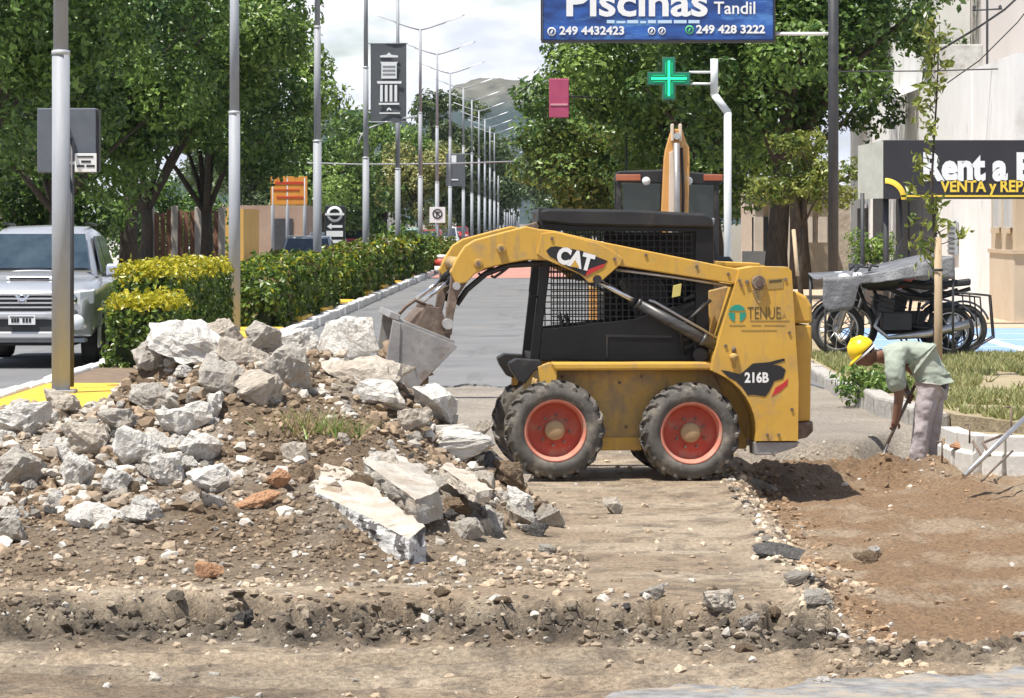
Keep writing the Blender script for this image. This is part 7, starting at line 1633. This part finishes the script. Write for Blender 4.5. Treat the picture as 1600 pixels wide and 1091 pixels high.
def motorcycle(label, X, Y, rz, tank, group):
    t = thing('motorcycle', label, 'motorcycle', (X, Y, .115), rz, group); wheel(t, -.66, .31); wheel(t, .66, .29, wd=.13)
    q = MB()
    for s_ in (-1, 1): q.path([(-.66, s_ * .085, .31), (-.52, s_ * .085, .72), (-.45, s_ * .08, .95)], .022, 8)
    q.build('fork', M['steel'], t)
    q = MB(); q.lathe([(.33, -.06), (.345, 0), (.33, .06)], (-.66, 0, .31), 'y', 14, a0=R(35), a1=R(150)); q.build('front_fender', M['black'], t)
    q = MB(); q.path([(-.45, 0, .9), (-.2, 0, .84), (.15, 0, .68), (.4, 0, .66), (.75, 0, .76)], .025, 8); q.path([(-.45, 0, .86), (-.3, 0, .5), (-.15, 0, .28), (.25, 0, .28), (.3, 0, .62)], .022, 8); q.path([(.2, .1, .35), (.66, .1, .29)], .025, 8); q.path([(.2, -.1, .35), (.66, -.1, .29)], .025, 8); q.build('frame', M['black'], t)
    q = MB(); secs = []
    for u, wd, h_ in ((-.38, .07, .1), (-.3, .13, .15), (-.12, .14, .16), (.02, .11, .13), (.1, .06, .07)): secs.append([(u, math.cos(a) * wd, .86 + math.sin(a) * h_ * .7) for a in np.linspace(0, 2 * math.pi, 12, endpoint=False)])
    q.loft(secs, smooth=True); q.build('fuel_tank', tank, t)
    q = MB(); q.loft([[(.05, -.1, .80), (.05, .1, .80), (.05, .09, .87), (.05, -.09, .87)], [(.35, -.13, .76), (.35, .13, .76), (.35, .12, .83), (.35, -.12, .83)], [(.75, -.11, .8), (.75, .11, .8), (.75, .1, .88), (.75, -.1, .88)]]); q.build('seat', M['black'], t, bevel=.02)
    q = MB(); q.box((.02, 0, .4), (.34, .26, .2)); q.box((-.1, 0, .56), (.16, .16, .22), rot=(0, .25, 0)); q.box((-.1, 0, .5), (.19, .2, .02), rot=(0, .25, 0)); q.box((-.1, 0, .56), (.19, .2, .02), rot=(0, .25, 0)); q.box((-.1, 0, .62), (.19, .2, .02), rot=(0, .25, 0)); q.build('engine', M['dark_metal'], t, bevel=.012)
    q = MB(); q.path([(-.18, -.12, .5), (-.25, -.16, .35), (-.1, -.18, .22), (.35, -.18, .26), (.85, -.2, .38)], [.022, .022, .025, .045, .05], 10); q.build('exhaust', M['steel'], t)
    q = MB(); q.path([(-.36, -.36, 1.02), (-.43, -.2, 1.03), (-.46, 0, .97), (-.43, .2, 1.03), (-.36, .36, 1.02)], .013, 8); q.build('handlebar', M['black'], t)
    q = MB(); q.lathe([(.0, -.1), (.085, -.09), (.09, 0), (.03, .08)], (-.56, 0, .86), 'x', 18); q.build('headlight', LENS, t)
    q = MB(); q.lathe([(.31, -.07), (.335, 0), (.31, .07)], (.66, 0, .29), 'y', 14, a0=R(20), a1=R(140)); q.build('rear_fender', M['black'], t)
    q = MB()
    for s_ in (-1, 1): q.path([(.55, s_ * .2, .72), (.98, s_ * .2, .68), (1.02, s_ * .2, .2), (.7, s_ * .2, .02), (.66, s_ * .14, .29)], .012, 8)
    q.build('rear_rack', M['black'], t)
    q = MB(); q.path([(.1, -.12, .28), (.16, -.3, .01)], .012, 6); q.build('side_stand', M['black'], t)
    return t
motorcycle('black motorcycle under the grey sheet nearest the grass', (1396 - VX) * 46.3 / FPX, 46.2, R(3), M['black'], 'motorcycles parked under the sheet')
motorcycle('second motorcycle with red tank behind the first under the sheet', (1418 - VX) * 47.2 / FPX, 47.2, R(-4), mat('tank_red', (.35, .06, .03), rough=.35, coat=.5), 'motorcycles parked under the sheet')
motorcycle('third motorcycle nearest the shop wall under the sheet', (1385 - VX) * 48.3 / FPX, 48.2, R(6), M['black'], 'motorcycles parked under the sheet')
for o_ in [o for o in COL.objects if o.name.startswith('motorcycle')]: o_.scale = (1.1, 1.1, 1.13)
sh_ = thing('tarpaulin', 'grey sheet draped over the parked motorcycles', 'tarpaulin', (0, 0, 0))
q = MB(); secs = []
Yt = 46.0
for i in range(41):
    u = i / 40; px = 1274 + u * 200
    top = at(px, np.interp(u, [0, .26, .5, 1], [432, 429, 421, 398]), Yt + .9)
    dropz = np.interp(u, [0, .04, .22, .27, .4, .7, 1], [.34, .44, .42, .1, .12, .16, .3]) + .05 * float(fbm(np.array([u * 9.0]), np.array([2.2]), 3, 6)[0] - .5)
    fold = .16 * float(fbm(np.array([u * 11.0]), np.array([.7]), 3, 8)[0] - .5)
    row = []
    for v_ in np.linspace(0, 1, 7):      # over the top from back to front
        row.append((top.x, Yt + 2.3 - v_ * 2.7, top.z - .05 * math.sin(v_ * math.pi) * (1 + .4 * math.sin(i * .6)) + .02 * (1 - v_)))
    for v_ in np.linspace(.12, 1, 8):
        row.append((top.x + fold * .4 * v_, Yt - .4 - .03 * v_ + fold * v_, top.z - dropz * v_))
    secs.append(row)
q.loft(secs, closed=False, cap=False, smooth=True)
so = q.build('sheet', mat('grey_sheet', (.12, .12, .125), (.22, .22, .23), scale=4, rough=.45, bump=.04, bscale=6), sh_); so.modifiers.new('s', 'SOLIDIFY').thickness = .006
for px, py in ((1278, 432), (1472, 398)):
    q = MB(); p = at(px, py, Yt + .9); q.tube((p.x, Yt + 2.25, .1), (p.x, Yt + 2.25, p.z), .02, n=8); q.build('prop', M['dark_metal'], sh_)
    q = MB(); q.tube((p.x, Yt - .38, .1), (p.x, Yt - .38, p.z - .01), .016, n=8); q.build('prop', M['dark_metal'], sh_)
# second bicycle-like wheel frame next to the shop
tag(rod('wooden_pole', 'pale wooden pole leaning beside the frontage behind the loader', at(1246, 430, 58), at(1240, 360, 58.5), .035, M['wood'], 'pole'))
# ------------------------------------------------------------------ haze
hz = MB(); hz.bb(-6100, 6100, -400, 9200, -26, 215)
HZM = bpy.data.materials.new('haze_air'); HZM.use_nodes = True
t = HZM.node_tree; t.nodes.remove(t.nodes['Principled BSDF'])
pv_ = t.nodes.new('ShaderNodeVolumePrincipled'); pv_.inputs['Color'].default_value = (.78, .86, 1.0, 1); pv_.inputs['Density'].default_value = 0.00006; pv_.inputs['Anisotropy'].default_value = 0.2
t.links.new(pv_.outputs['Volume'], t.nodes['Material Output'].inputs['Volume'])
tag(hz.build('haze', HZM), 'thin summer haze veiling the far street and hills', 'haze', kind='stuff')
